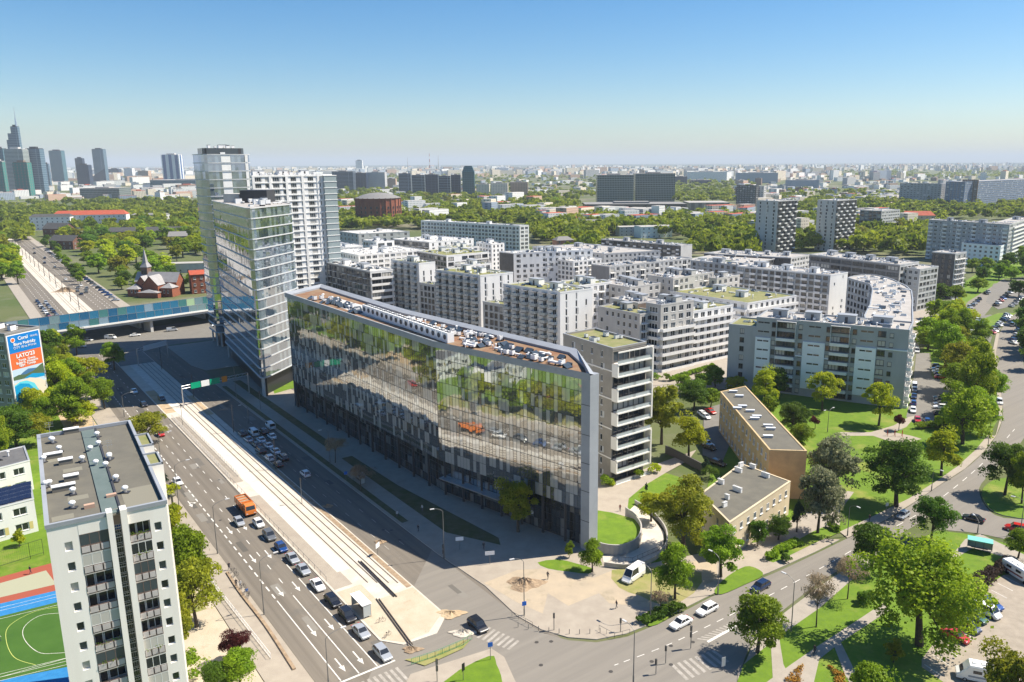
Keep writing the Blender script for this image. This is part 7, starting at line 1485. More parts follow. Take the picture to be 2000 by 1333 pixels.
def car_meshes(kind):
    L, w_, hb, hr, cb = CARS[kind]; body = MB(); X = lambda t: L / 2 - t * L
    tail = hb + .02 if kind == 'sedan' else hb + .05
    st = [(0, .34, .62, .80), (.03, .26, .72, .92), (.12, .22, hb - .12, .98), (cb[0], .22, hb, 1), (.5, .22, hb + .02, 1), (cb[3] - .02, .22, tail, .99), (.96, .24, tail - .06, .95), (1.0, .36, tail - .22, .86)]
    rings = []
    for t, zb, zt, k in st:
        x = X(t); w = w_ * k; rings.append([(x, -w * .9, zb), (x, w * .9, zb), (x, w, zb + .22), (x, w, zt - .16), (x, w * .87, zt), (x, -w * .87, zt), (x, -w, zt - .16), (x, -w, zb + .22)])
    loft(body, rings)
    wr = w_ * .74; f0, f1, r1, r0 = (X(t) for t in cb); zt = hr
    body.box(r1 + .02, -wr, zt - .06, f1 - .02, wr, zt, 0)
    for x0, z0, x1, z1 in ((f0, hb, f1, zt), (r0, hb, r1, zt)):
        for sy in (-1, 1): body.tube((x0, sy * w_ * .86, z0 - .02), (x1, sy * wr, z1 - .02), .045, n=4)
    xm = (f1 + r1) / 2
    for sy in (-1, 1): body.tube((xm, sy * w_ * .88, hb), (xm, sy * wr, zt - .02), .045, n=4)
    if kind in ('van', 'bigvan'):
        for sy in (-1, 1): body.face([(xm + .3, sy * w_ * .97, hb - .02), (r0, sy * w_ * .97, hb - .02), (r1, sy * (wr + .02) + sy * .05, zt - .02), (xm + .3, sy * (wr + .02) + sy * .05, zt - .02)][::sy])
    gl = MB(); A = [(f0, -w_ * .86, hb - .02), (f0, w_ * .86, hb - .02), (r0, w_ * .86, hb - .02), (r0, -w_ * .86, hb - .02)]; T = [(f1, -wr, zt - .04), (f1, wr, zt - .04), (r1, wr, zt - .04), (r1, -wr, zt - .04)]
    for i in range(4): j = (i + 1) % 4; gl.face([A[i], A[j], T[j], T[i]])
    wh = MB(); wh.tube((0, -.11, 0), (0, .11, 0), .32, n=12, m=0); wh.tube((0, -.115, 0), (0, .115, 0), .19, n=8, m=1); wh.f.append(tuple(range(11, -1, -1))); wh.m.append(0)
    hl = MB(); hl.box(-.1, -.18, -.07, .04, .18, .07, 0)
    return L, w_, hb, X, body, gl, wh, hl, st
CM = {k: car_meshes(k) for k in CARS}; CMM = {}
def car(p, ang, kind, colr, label, group=None, z=0.0, full=True, cat='car', name=None):
    L, w_, hb, X, body, gl, wh, hl, st = CM[kind]; nm = name or {'van': 'van', 'bigvan': 'delivery_van'}.get(kind, 'car')
    k = (kind, colr)
    if not full:
        if (k, 's') not in CMM:
            mb = MB(); mb.add(body, lambda x, y, z: (x, y, z))
            for q, o in ((gl, 1),):
                b0 = len(mb.m); mb.add(q, lambda x, y, z: (x, y, z)); mb.m[b0:] = [1] * (len(mb.m) - b0)
            for sx in (.18, .80):
                for sy in (-1, 1): b0 = len(mb.m); mb.add(wh, lambda x, y, z: (x + X(sx), y + sy * (w_ - .1), z + .32)); mb.m[b0:] = [2] * (len(mb.m) - b0)
            CMM[(k, 's')] = mb.mesh(nm, [carpaint(colr), winglass, rubber])
        return tag(link(nm, CMM[(k, 's')], None, (p[0], p[1], z), ang), label, cat, group)
    if k not in CMM: CMM[k] = body.mesh('body', [carpaint(colr)])
    if kind not in CMM: CMM[kind] = (gl.mesh('car_windows', [winglass]), wh.mesh('wheel', [rubber, metal]), hl.mesh('headlight', [lampm]), hl.mesh('tail_light', [tailm]))
    g_, w2, h2, t2 = CMM[kind]; o = thing(nm, label, cat, (p[0], p[1], z), ang, group)
    link('body', CMM[k], o); link('car_windows', g_, o)
    for sx in (.18, .80):
        for sy in (-1, 1): link('wheel', w2, o, (X(sx), sy * (w_ - .10), .32))
    for sy in (-1, 1): link('headlight', h2, o, (X(.028), sy * w_ * .66, .66)); link('tail_light', t2, o, (X(.985), sy * w_ * .7, .78))
    return o
def carpx(px, py, dx, dy, kind, colr, label, z=0.01, **k):
    """car centred where the photograph shows it, nose pointing along image vector (dx, dy)"""
    p = G(px, py + 3, .5); q = G(px + dx, py + 3 + dy, .5); return car(p, atan2(q[1] - p[1], q[0] - p[0]), kind, colr, label, z=z, **k)
AV = RD                                    # nose towards us along the avenue
def carav(px, py, kind, colr, label, back=False, **k):
    p = G(px, py + 3, .5); return car(p, AV + (pi if back else 0) + R.uniform(-.03, .03), kind, colr, label, z=.005, **k)
for a in ((505, 1020, 'hatch', 'white', 'white hatchback first behind the orange tipper truck in the queue'), (526, 1044, 'suv', 'grey', 'dark grey car second in the queue on the avenue'), (549, 1067, 'hatch', 'blue', 'bright blue car in the queue on the avenue'), (571, 1088, 'sedan', 'silver', 'silver car right in front of the blue one in the queue'), (592, 1110, 'sedan', 'silver', 'silver car between another silver and a white one in the queue'),
  (620, 1140, 'sedan', 'white', 'white-silver saloon in front of the black estate in the queue'), (650, 1171, 'wagon', 'black', 'black estate car just before the tram stop shelter'), (678, 1200, 'suv', 'black', 'black car in the shadow of the tram stop shelter'), (705, 1231, 'sedan', 'silver', 'silver saloon just past the tram stop shelter'), (747, 1273, 'wagon', 'silver', 'silver estate waiting first at the stop line'),
  (467, 1017, 'hatch', 'silver', 'pale silver hatchback beside the orange tipper truck'), (347, 939, 'hatch', 'white', 'white car turning off in the kerb lane near the white tower'), (314, 845, 'hatch', 'red', 'dark red car under the thin tree on the avenue'), (262, 762, 'sedan', 'white', 'white car at the edge of the viaduct shadow'), (281, 788, 'hatch', 'black', 'dark car coming out of the shadow before the crossing')): carav(*a)
for a in ((933, 1219, 'suv', 'black', 'black car alone by the pedestrian crossing on the far carriageway', 0), (596, 923, 'hatch', 'white', 'white car alone in the office shadow, nose left', 1), (528, 830, 'van', 'white', 'white van farthest back in the shaded cluster'), (495, 843, 'van', 'white', 'white van on the left side of the shaded cluster'), (531, 850, 'sedan', 'white', 'white saloon behind the farthest white van'), (510, 857, 'sedan', 'white', 'white saloon in the middle lane of the shaded cluster'), (485, 856, 'sedan', 'silver', 'silver car on the left of the shaded cluster'),
  (524, 868, 'sedan', 'white', 'white saloon third in the middle lane of the shaded cluster'), (538, 879, 'sedan', 'white', 'white saloon nearest us in the middle lane of the shaded cluster'), (526, 892, 'hatch', 'white', 'white hatchback in the left lane of the shaded cluster'), (473, 845, 'suv', 'black', 'black car at the left rear of the shaded cluster'), (515, 841, 'suv', 'black', 'black car between the white vans in the shade'), (501, 866, 'hatch', 'grey', 'dark car left of the middle lane in the shade'), (509, 878, 'suv', 'black', 'black car before the white hatchback in the shade'), (553, 892, 'suv', 'black', 'black car in the right lane of the shaded cluster'), (543, 905, 'hatch', 'black', 'black car nearest us in the shaded cluster'), (316, 776, 'wagon', 'black', 'black car standing on the tram crossing by the grass')):
    carav(*a[:5], back=(len(a) > 5 and a[5] == 1) or (a[1] < 910 and a[0] > 450))
for a in ((1330, 1214, -38, 20, 'sedan', 'white', 'white saloon nearer the junction on the right-hand road'), (1381, 1188, -38, 20, 'wagon', 'white', 'white estate following the saloon on the right-hand road'), (1485, 1143, -36, 20, 'wagon', 'navy', 'dark blue car beside the grass strip on the right-hand road'), (1764, 1004, -30, 20, 'hatch', 'silver', 'silver car half hidden behind the dark chestnut on the curve'), (1901, 1010, -30, -8, 'sedan', 'black', 'black saloon turning out of the side road'), (1985, 1030, -30, -6, 'suv', 'red', 'red car cut by the right edge on the side road'), (1952, 783, 4, 20, 'suv', 'white', 'white car driving down the shaded right-hand road'), (1978, 632, 14, -12, 'van', 'silver', 'silver van where the right-hand road bends'), (1850, 618 + 40, 10, -14, 'hatch', 'white', 'white car on the parking street')): carpx(*a)
carpx(1237, 1124, -20, 14, 'bigvan', 'white', 'white high-roof van parked on the soil under the slim chestnut', z=Z, cat='van')
for a in ((1867, 1241, 24, 12, 'sedan', 'red', 'red car at the near end of the parked row by the dark hedge'), (1888, 1222, 24, 12, 'suv', 'navy', 'dark blue car beside the red one in the parked row'), (1905, 1205, 24, 12, 'hatch', 'green', 'dark green car beside the white minibus'), (1926, 1193, 24, 12, 'van', 'white', 'white minibus in the parked row by the dark hedge'), (1936, 1180, 24, 12, 'hatch', 'blue', 'blue car behind the white minibus in the parked row')): carpx(*a, z=Z + .07)
for a in ((1372, 807, 20, 10, 'hatch', 'white', 'white car in the yard left of the red one'), (1378, 812, 20, 10, 'hatch', 'white', 'white car in the yard nearer than its twin'), (1388, 802, 20, 10, 'sedan', 'red', 'red car parked in the yard by the tan house'), (1381, 865, 22, 8, 'sedan', 'white', 'white car parked in the shade of the tan house'), (1386, 873, 22, 8, 'hatch', 'black', 'black car beside the white one in the shade of the tan house'), (1403, 903, 22, 8, 'wagon', 'black', 'black car deep in the yard behind the cream house')): carpx(*a, z=Z + .03)
rowc = ['white', 'silver', 'black', 'grey', 'white', 'blue', 'silver', 'black', 'red', 'navy', 'white', 'grey']
def row(a, b, n, ang_px, desc, group, z=.08, full=False):
    ab = [G(*a), G(*b)]; q = G(a[0] + ang_px[0], a[1] + ang_px[1]); an = atan2(q[1] - ab[0][1], q[0] - ab[0][0])
    for k in range(n):
        if R.random() < .08: continue
        p = lerp(ab[0], ab[1], k / max(1, n - 1)); c = R.choice(rowc); car(p, an + R.uniform(-.05, .05) + (pi if R.random() < .3 else 0), R.choice(('sedan', 'hatch', 'suv', 'wagon')), c, '%s car %s' % (c, desc), group, z, full)
row((1836, 780), (1838, 812), 6, (20, 1), 'in the right row of the blue-grey block car park', 'cars in the car park by the blue-grey block', full=True)
row((1786, 765), (1783, 805), 4, (0, 12), 'along the wall of the blue-grey block', 'cars along the blue-grey block wall', full=True)
row((1830, 718), (1836, 740), 5, (20, 1), 'in the upper bay of the car park before the tall willow', 'cars in the upper bay')
for a in ((1791, 683, 0, 14, 'van', 'white', 'white van at the upper corner of the blue-grey block'), (1786, 753, 0, 14, 'van', 'white', 'white van halfway along the blue-grey block'), (1792, 818, 3, 12, 'hatch', 'red', 'bright red car at the near end of the car park'), (1811, 820, -3, -12, 'hatch', 'blue', 'blue car beside the bright red one')): carpx(*a, z=.07)
row((1862, 630), (1930, 572), 15, (8, 5), 'parked slanted along the left kerb of the parking street', 'cars along the parking street')
row((1893, 668), (1912, 628), 9, (16, 0), 'in the small bay between the street and the lawn', 'cars in the small bay')
row((1938, 652), (1968, 618), 11, (16, 4), 'in the bay along the bend of the right road', 'cars along the bend')
row((1945, 598), (1985, 562), 10, (18, 6), 'in the left row of the upper car park', 'cars in the upper car park left row')
row((1975, 600), (2010, 572), 8, (18, 6), 'in the right row of the upper car park', 'cars in the upper car park right row')
row((1978, 672), (1995, 640), 8, (18, 6), 'parked outside the bend under the trees', 'cars outside the bend')
for s, t, n in ((-470, 43, 8), (-470, 39.5, 9)):
    for k in range(n): c = R.choice(rowc); car(M(s - k * 9 - R.uniform(0, 3), t), AV, R.choice(('sedan', 'hatch', 'suv')), c, '%s car in the traffic left of the tram median beyond the viaduct' % c, 'traffic left of the median beyond the viaduct', .01, False)
for s, t in ((-560, 64), (-566, 67.5), (-575, 64), (-582, 70), (-590, 66), (-600, 69), (-640, 65), (-720, 67), (-760, 64), (-800, 68), (-850, 65), (-900, 69)): c = R.choice(('black', 'grey', 'white', 'navy')); car(M(s, t), AV + pi, R.choice(('sedan', 'suv')), c, '%s car driving away right of the tram median beyond the viaduct' % c, 'traffic right of the median beyond the viaduct', .01, False)
for k in range(30): c = R.choice(rowc); car(M(-520 - k * 12, 76.5), AV + radians(70), R.choice(('sedan', 'hatch')), c, '%s car parked along the far avenue kerb' % c, 'cars parked along the far avenue', Z, False)
for a in ((172, 661, 20, 1, 'sedan', 'white', 'white car crossing under the viaduct, farther left'), (216, 657, 20, 0, 'van', 'white', 'white van crossing under the viaduct near its pier'), (160, 674, 20, 1, 'hatch', 'silver', 'silver car near the trees below the viaduct'), (210, 709, -14, -12, 'hatch', 'silver', 'silver car in the viaduct shadow'), (264, 652, 20, -2, 'sedan', 'white', 'white car in front of the viaduct signal'), (336, 642, 20, -2, 'van', 'silver', 'silver van at the right end of the viaduct underpass')): carpx(*a, full=False)
# orange tipper truck
def truck():
    p = G(480, 995, .5); o = thing('tipper_truck', 'orange tipper truck loaded with soil at the back of the queue', 'truck', (p[0], p[1], .01), AV); om = carpaint('orange')
    mb = MB(); rings = []
    for x, zt, k in ((1.9, 2.4, 1), (1.9, 2.5, 1), (3.4, 2.9, 1), (3.9, 1.9, .98), (4.0, .7, .96)):
        pass
    loft(mb, [[(x, -1.2 * k, .7), (x, 1.2 * k, .7), (x, 1.22 * k, zt - .25), (x, 1.05 * k, zt), (x, -1.05 * k, zt), (x, -1.22 * k, zt - .25)] for x, zt, k in ((4.0, 1.5, .97), (3.95, 1.9, 1), (3.7, 2.75, .98), (3.4, 2.9, .98), (2.1, 2.9, .98))]); part('cab', mb, [om], o)
    mb = MB(); mb.face([(4.0, -1.0, 1.75), (4.0, 1.0, 1.75), (3.78, .95, 2.6), (3.78, -.95, 2.6)]);
    for sy in (-1, 1): mb.face([(3.8, sy * 1.24, 1.75), (2.6, sy * 1.24, 1.75), (2.6, sy * 1.16, 2.5), (3.6, sy * 1.16, 2.5)][::sy])
    part('cab_windows', mb, [winglass], o)
    mb = MB(); z0, z1 = 1.15, 2.75
    for x0, y0, x1, y1 in ((-3.9, -1.25, 1.9, -1.15), (-3.9, 1.15, 1.9, 1.25), (-3.9, -1.15, -3.8, 1.15), (1.8, -1.15, 1.9, 1.15)): mb.box(x0, y0, z0, x1, y1, z1 if x0 < 1.7 else z1 + .3, 0)
    mb.box(-3.9, -1.15, z0, 1.9, 1.15, z0 + .1, 0); [mb.box(x, -1.31, z0, x + .1, 1.31, z1 - .1, 0) for x in (-3.9, -2.5, -1, .4, 1.8)]; mb.box(-3.8, -1.14, z0 + .1, 1.8, 1.14, 2.45, 1); tb = part('tipper_body', mb, [om, soil], o)
    mb = MB(); mb.box(-3.8, -.5, .6, 3.8, .5, 1.1, 0); part('chassis', mb, [metald], o)
    w_ = MB(); w_.tube((0, -.16, 0), (0, .16, 0), .52, n=12); w_.f.append(tuple(range(11, -1, -1))); w_.m.append(0); wm_ = w_.mesh('wheel', [rubber])
    for x in (3.1, -1.6, -2.9):
        for sy in (-1, 1): link('wheel', wm_, o, (x, sy * 1.08, .52))
    hm = CMM['sedan'][2]
    for sy in (-1, 1): link('headlight', hm, o, (4.0, sy * .85, .95))
truck()
def camper(px, py, dx, dy, L, H_, label, stripe):
    p = G(px, py, 1); q = G(px + dx, py + dy, 1); o = thing('camper_van', label, 'camper van', (p[0], p[1], Z + .07), atan2(q[1] - p[1], q[0] - p[0])); mb = MB()
    loft(mb, [[(x, -1.1 * k, .4), (x, 1.1 * k, .4), (x, 1.12 * k, zt - .2), (x, 1.0 * k, zt), (x, -1.0 * k, zt), (x, -1.12 * k, zt - .2)] for x, zt, k in ((L / 2, 1.1, .9), (L / 2 - .5, 1.35, .96), (L / 2 - 1.3, 2.3, 1), (L / 2 - 1.7, H_, 1), (-L / 2, H_, 1))]); mb.box(-L / 2, -1.13, .9, L / 2 - 1.6, 1.13, 1.2, 1); part('body', mb, [carpaint('white'), stripe], o)
    for x in (-2, -.6, .7): mb = MB(); mb.box(x, -.35, H_, x + .6, .35, H_ + .15, 0); part('roof_hatch', mb, [metalw], o)
    for x in (-2.2, 0): mb = MB(); mb.box(x, -1.14, 1.6, x + 1.2, 1.14, 2.1, 0); part('window', mb, [winglass], o)
    mb = MB(); mb.face([(L / 2 - .5, -.9, 1.4), (L / 2 - .5, .9, 1.4), (L / 2 - 1.25, .9, 2.2), (L / 2 - 1.25, -.9, 2.2)]); part('windscreen', mb, [winglass], o)
    wm_ = CMM['sedan'][1]
    for x in (L / 2 - 1.2, -L / 2 + 1.3):
        for sy in (-1, 1): link('wheel', wm_, o, (x, sy * 1.0, .32))
camper(1915, 1320, -40, -8, 6.8, 2.8, 'white camper van with square roof hatches at the bottom right edge', mat('grey_stripe', (0.3, 0.32, 0.35)))
camper(1992, 1122, 20, 12, 6.6, 2.6, 'old white and maroon camper cut by the right edge', mat('maroon_stripe', (0.2, 0.03, 0.03)))

# ================================================================ STREET FURNITURE
lm_ = mat('lamp_post_grey', (0.17, 0.17, 0.165), 0.5, 0.3); lampw = mat('lamp_housing', (0.5, 0.5, 0.5), 0.4)
def lamp(p, h, adir, label, arm=2.2, double=False, z=Z, curved=True, group='street lamps'):
    o = thing('street_lamp', label, 'street lamp', (p[0], p[1], z), adir, group); mb = MB(); mb.tube((0, 0, 0), (0, 0, 1.2), .13, .13, 8); mb.tube((0, 0, 1.2), (0, 0, h - .9 if curved else h), .095, .06, 8); part('pole', mb, [lm_], o)
    for s in ((1, -1) if double else (1,)):
        mb = MB(); pr = (0, 0, h - .9 if curved else h - .1)
        for k in range(1, 6):
            t = k / 5; q = (s * arm * (1 - cos(t * pi / 2)) ** .8, 0, h - .9 + .9 * sin(t * pi / 2)) if curved else (s * arm * t, 0, h - .1 + .15 * t); mb.tube(pr, q, .045, n=5); pr = q
        part('arm', mb, [lm_], o); mb = MB(); mb.box(pr[0] - .1, -.16, pr[2] - .06, pr[0] + .75, .16, pr[2] + .07, 0) if s > 0 else mb.box(pr[0] - .75, -.16, pr[2] - .06, pr[0] + .1, .16, pr[2] + .07, 0); part('lamp_head', mb, [lampw], o)
nAV = radians(37)
for px, py, ty, lb in ((425, 1083, 983, 'street lamp on the left pavement level with the orange truck'), (516, 1202, 1090, 'street lamp on the left pavement above the bike stands'), (642, 1340, 1240, 'street lamp on the left pavement nearest the bottom edge'), (316, 915, 848, 'street lamp on the left pavement beside the thin tree'), (350, 993, 905, 'street lamp with a small sign by the yellow shrub'), (243, 815, 770, 'street lamp below the advert lawn trees'), (155, 655, 600, 'tall lamp in front of the viaduct screens')):
    p = G(px, py); lamp(p, HG(px, py, ty), nAV, lb, 2.6)
for px, py, ty, a, dbl, lb in ((1024, 1203, 1090, 200, False, 'street lamp on the corner by the dug up soil'), (868, 1092, 993, 200, False, 'street lamp on the shaded pavement by the white signs'), (1237, 1335, 1226, 130, False, 'tall lamp in the middle of the junction at the bottom edge'), (1545, 1235, 1130, 130, False, 'street lamp at the lawn corner left of the bare trees'), (1402, 1162, 1085, 130, False, 'street lamp in the grass strip by the bright tree'), (1270, 1213, 1110, 130, False, 'street lamp in the corner planting'), (1655, 1048, 985, 300, False, 'street lamp near the pedestrians on the right road'), (1819, 960, 915, 300, False, 'street lamp on the outer curve of the park lawn'), (1929, 877, 812, 350, False, 'street lamp where the park path meets the road'), (1909, 1042, 1015, 90, False, 'short lamp on the side road verge'), (645, 908, 838, 217, False, 'street lamp in the office shade farther up the avenue'), (1616, 845, 800, 217, True, 'path lamp on the park lawn'), (1992, 1045, 975, 150, False, 'street lamp by the red car at the right edge'), (462, 778, 715, 217, False, 'street lamp beside the green sign gantry'), (486, 830, 790, 217, False, 'dark lamp at the street corner below the gantry')):
    p = G(px, py); lamp(p, HG(px, py, ty), radians(a), lb, 1.8, dbl)
# overhead line poles of the tram
for i, s in enumerate((-199, -236, -282, -330)):
    o = thing('line_pole', ('tram line pole nearest us between the tracks', 'tram line pole opposite the white tower roof', 'tram line pole by the pale crossing', 'tram line pole at the edge of the viaduct shadow')[i], 'pole', (*M(s, 61.6), Z), RD, 'tram line poles'); mb = MB(); mb.tube((0, 0, 0), (0, 0, 8.5), .13, .09, 8); part('pole', mb, [metald], o); mb = MB(); mb.tube((0, 0, 7.4), (0, -3.8, 7.6), .04, n=4); mb.tube((0, 0, 8.3), (0, -2.5, 7.5), .02, n=4); part('bracket', mb, [metald], o)
for i in range(14):
    o = thing('line_pole', 'slim dark pole between the far tram tracks beyond the viaduct', 'pole', (*M(-500 - i * 34, 55.3), Z), RD, 'poles along the far tram tracks'); mb = MB(); mb.tube((0, 0, 0), (0, 0, 8.5), .2, .14, 6); part('pole', mb, [metald], o); mb = MB(); mb.tube((0, -3, 7.6), (0, 3, 7.6), .07, n=4); part('cross_arm', mb, [metald], o)
def signal(px, py, ty, label, heads=2, adir=pi):
    p = G(px, py); h = HG(px, py, ty); o = thing('traffic_signal', label, 'traffic light', (*p, Z), adir); mb = MB(); mb.tube((0, 0, 0), (0, 0, h), .07, n=6); part('pole', mb, [lm_], o)
    for k in range(heads):
        mb = MB(); z = h - .95 - k * 1.15; mb.box(-.16, -.3, z, .16, -.06, z + .9, 0)
        for j, m_ in enumerate((1, 2, 3)): mb.tube((0, -.30, z + .75 - j * .3), (0, -.34, z + .75 - j * .3), .1, n=8, m=m_)
        part('signal_head', mb, [black, tailm, mat('amber_lens', (0.4, 0.2, 0.02)), mat('green_lens', (0.01, 0.2, 0.08))], o)
for a in ((1349, 1268, 1225, 'traffic light with two stacked heads before the bottom tree', 2), (1300, 1297, 1264, 'single-head traffic light on the bottom island', 1), (1281, 1318, 1290, 'low traffic light with railing at the bottom island', 1), (1212, 1236, 1210, 'traffic light at the rounded corner pavement', 1), (854, 1333, 1290, 'traffic light left of the triangular grass', 2), (866, 1092, 1065, 'traffic light on the shaded pavement corner', 2), (590, 985, 935, 'red-lit traffic light in the shade beside the tracks', 1), (1082, 1232, 1200, 'traffic light by the bollards of the corner pavement', 1), (357, 832, 790, 'signal post at the pale tram crossing', 1), (509, 800, 765, 'signal post at the shaded street corner', 1)): signal(*a)
def plate(px, py, ty, w_, h_, m_, label, name='road_sign', ang=200, txt=None, cat='sign', txc=None):
    p = G(px, py); h = HG(px, py, ty); o = thing(name, label, cat, (*p, Z), radians(ang - 180)); mb = MB(); mb.tube((0, 0, 0), (0, 0, h), .05, n=5); part('post', mb, [lm_], o); mb = MB(); mb.box(-w_ / 2, -.09, h - h_, w_ / 2, -.055, h, 0); pl = part('sign_plate', mb, [m_], o)
    if txt:
        letter(txt, h_ * .5, pl, (0, -.1, h - h_ * .6), txc or black)
blue_ = mat('sign_blue', (0.02, 0.14, 0.55), 0.5); sw = mat('sign_white', (0.78, 0.79, 0.80), 0.5); gs = mat('sign_green', (0.0, 0.32, 0.17), 0.5)
plate(898, 1075, 1050, 1.6, .8, sw, 'white board on the shaded grass strip, farther one', ang=190); plate(957, 1103, 1078, 1.9, .8, sw, 'white board on the shaded soil near the sunny corner', ang=190)
for px, py, ty, lb in ((958, 1290, 1256, 'blue direction signs on the triangular island'), (1024, 1206, 1176, 'blue sign on the lamp post at the dug up corner'), (676, 940, 922, 'blue sign in the shaded verge'), (1730, 1010, 983, 'small grey sign on the park lawn by the road')):
    plate(px, py, ty, .8, .8, blue_ if 'blue' in lb else lgrey, lb)
plate(738, 1085, 1062, 1.4, 1.0, sw, 'pale tilted board beside the kerb of the tram median', ang=250); plate(340, 1005, 968, 2.2, 3.2, mat('board_back', (0.16, 0.16, 0.16)), 'grey board facing the avenue beside the yellow shrub', 'advert_board', 127); plate(1412, 1310, 1285, .7, 1.6, lgrey, 'white info post at the bottom lawn corner', 'info_post', 200); plate(905, 1330, 1297, .6, 1.3, black, 'small black signal back at the bottom island', 'signal_board', 230)
def gantry(a, b, h, label, signs):
    p, q = G(*a), G(*b); L = hypot(q[0] - p[0], q[1] - p[1]); o = thing('sign_gantry', label, 'gantry', (*p, Z), atan2(q[1] - p[1], q[0] - p[0]))
    for x in (0, L): mb = MB(); mb.tube((x, 0, 0), (x, 0, h), .18, n=8); part('post', mb, [metal], o)
    mb = MB(); mb.tube((0, 0, h), (L, 0, h), .1, n=6); mb.tube((0, 0, h - .9), (L, 0, h - .9), .1, n=6)
    for k in range(int(L / 1.2)): mb.tube((k * 1.2, 0, h - .9 * (k % 2)), (k * 1.2 + 1.2, 0, h - .9 * ((k + 1) % 2)), .05, n=4)
    part('beam', mb, [metal], o)
    for x0, x1, m_, tx in signs:
        mb = MB(); mb.box(L * x0, -.22, h - 1.5, L * x1, -.12, h + .5, 0); pl = part('sign_panel', mb, [m_], o)
        if tx: letter(tx, .6, pl, (L * (x0 + x1) / 2, -.24, h - .7), sw)
gantry((359, 797), (487, 768), 7.2, 'gantry with green, white and orange direction signs spanning the shaded carriageway', ((.13, .27, gs, ''), (.28, .40, sw, ''), (.41, .56, gs, ''), (.59, .67, mat('sign_orange', (0.6, 0.22, 0.02)), '')))
gantry((271, 716), (329, 700), 7.0, 'gantry with one long white sign in the viaduct shadow', ((.2, .98, sw, ''),))
# railings, shelters, bollards
def railing(pts, h, label, m_, step=2.0, name='railing', z=Z, infill=True):
    o = pts[0]; mb = MB(); tot = 0
    for i in range(len(pts) - 1):
        a, b = pts[i], pts[i + 1]; d = hypot(b[0] - a[0], b[1] - a[1]); n = max(1, round(d / step)); A = (a[0] - o[0], a[1] - o[1]); Bq = (b[0] - o[0], b[1] - o[1])
        for k in range(n + 1): c = lerp(A, Bq, k / n); mb.tube((*c, 0), (*c, h), .04, n=4)
        for zz in ((h, h * .15) if infill else (h,)): mb.tube((*A, zz), (*Bq, zz), .035, n=4)
        if infill:
            for k in range(int(d / .35)): c = lerp(A, Bq, k * .35 / d); mb.tube((*c, h * .15), (*c, h), .012, n=3)
    tag(part(name, mb, [m_], None, (*o, z)), label, 'railing')
railing([M(-262, 50.2), M(-200, 50.2)], 1.1, 'pale railing along the left edge of the tram stop', lgrey); railing([M(-262, 52.3), M(-200, 52.3)], 1.1, 'pale railing between the platform and the tracks', lgrey)
railing([M(-198, 49.8), M(-136, 49.8)], 1.0, 'low dark kerb rail beside the queue of cars', lm_, 3, infill=False); railing([M(-170, 31.4), M(-118, 33.2)], 1.0, 'white railing along the left pavement past the bikes', metalw, 1.6); railing(PX((1000, 1205), (1040, 1226)), .9, 'short railing at the dug up corner', lm_, 1.5, infill=False)
railing(PX((1170, 1232), (1200, 1248), (1230, 1240)), .9, 'railing round the corner ramp of the pavement', lm_, 1.5, infill=False); railing(PX((1193, 1097), (1235, 1100), (1285, 1078), (1300, 1062)), 1.0, 'railing along the outer edge of the curved ramp', metald, 1.5)
railing(PX((-40, 1125), (0, 1112), (60, 1093), (86, 1085)), 3.5, 'tall dark mesh fence behind the red sports court', metald, 4); railing(PX((804, 1300), (850, 1285), (905, 1262), (922, 1250)), 1.1, 'green site barriers along the grass tip', mat('green_barrier', (0.12, 0.32, 0.15)), 1.4)
for i in range(9):
    p = G(1012 + i * 20, 1226 + 14 * sin(i / 8 * 2.2)); mb = MB(); mb.tube((0, 0, 0), (0, 0, .9), .06, n=6); tag(part('bollard', mb, [lm_], None, (*p, Z)), 'thin dark bollard along the rounded corner pavement', 'bollard', 'bollards on the corner')
def shelter(s_or_p, ang, L, D, roofm, label, post=lm_):
    p = s_or_p; o = thing('tram_shelter', label, 'shelter', (*p, Z), ang); mb = MB(); mb.box(-L / 2, -D / 2, 2.45, L / 2, D / 2, 2.6, 0); part('roof', mb, [roofm], o)
    for x in (-L / 2 + .1, -L / 6, L / 6, L / 2 - .1): mb = MB(); mb.box(x - .04, D / 2 - .25, 0, x + .04, D / 2 - .17, 2.45, 0); part('post', mb, [post], o)
    mb = MB(); mb.box(-L / 2 + .15, D / 2 - .23, .3, L / 2 - .15, D / 2 - .2, 2.3, 0); part('glass_wall', mb, [railglass], o)
    for x in (-L / 2 + .05, L / 2 - .05): mb = MB(); mb.box(x - .02, -D / 2 + .2, .3, x + .02, D / 2 - .25, 2.3, 0); part('side_pane', mb, [railglass], o)
    mb = MB(); mb.box(-L / 3, D / 2 - .8, .42, L / 3, D / 2 - .4, .48, 0); part('bench', mb, [brown], o)
shelter(G(706, 1196), RD, 5.2, 1.8, metalw, 'tram stop shelter with a white roof beside the queue'); shelter(M(-178, 75.2), RD, 5.2, 1.7, railglass, 'glass-roofed bus shelter in the office shade'); shelter(G(1912, 1078), radians(-28), 4.6, 2.2, mat('turquoise_roof', (0.16, 0.48, 0.42)), 'bus shelter with a turquoise roof on the right verge')
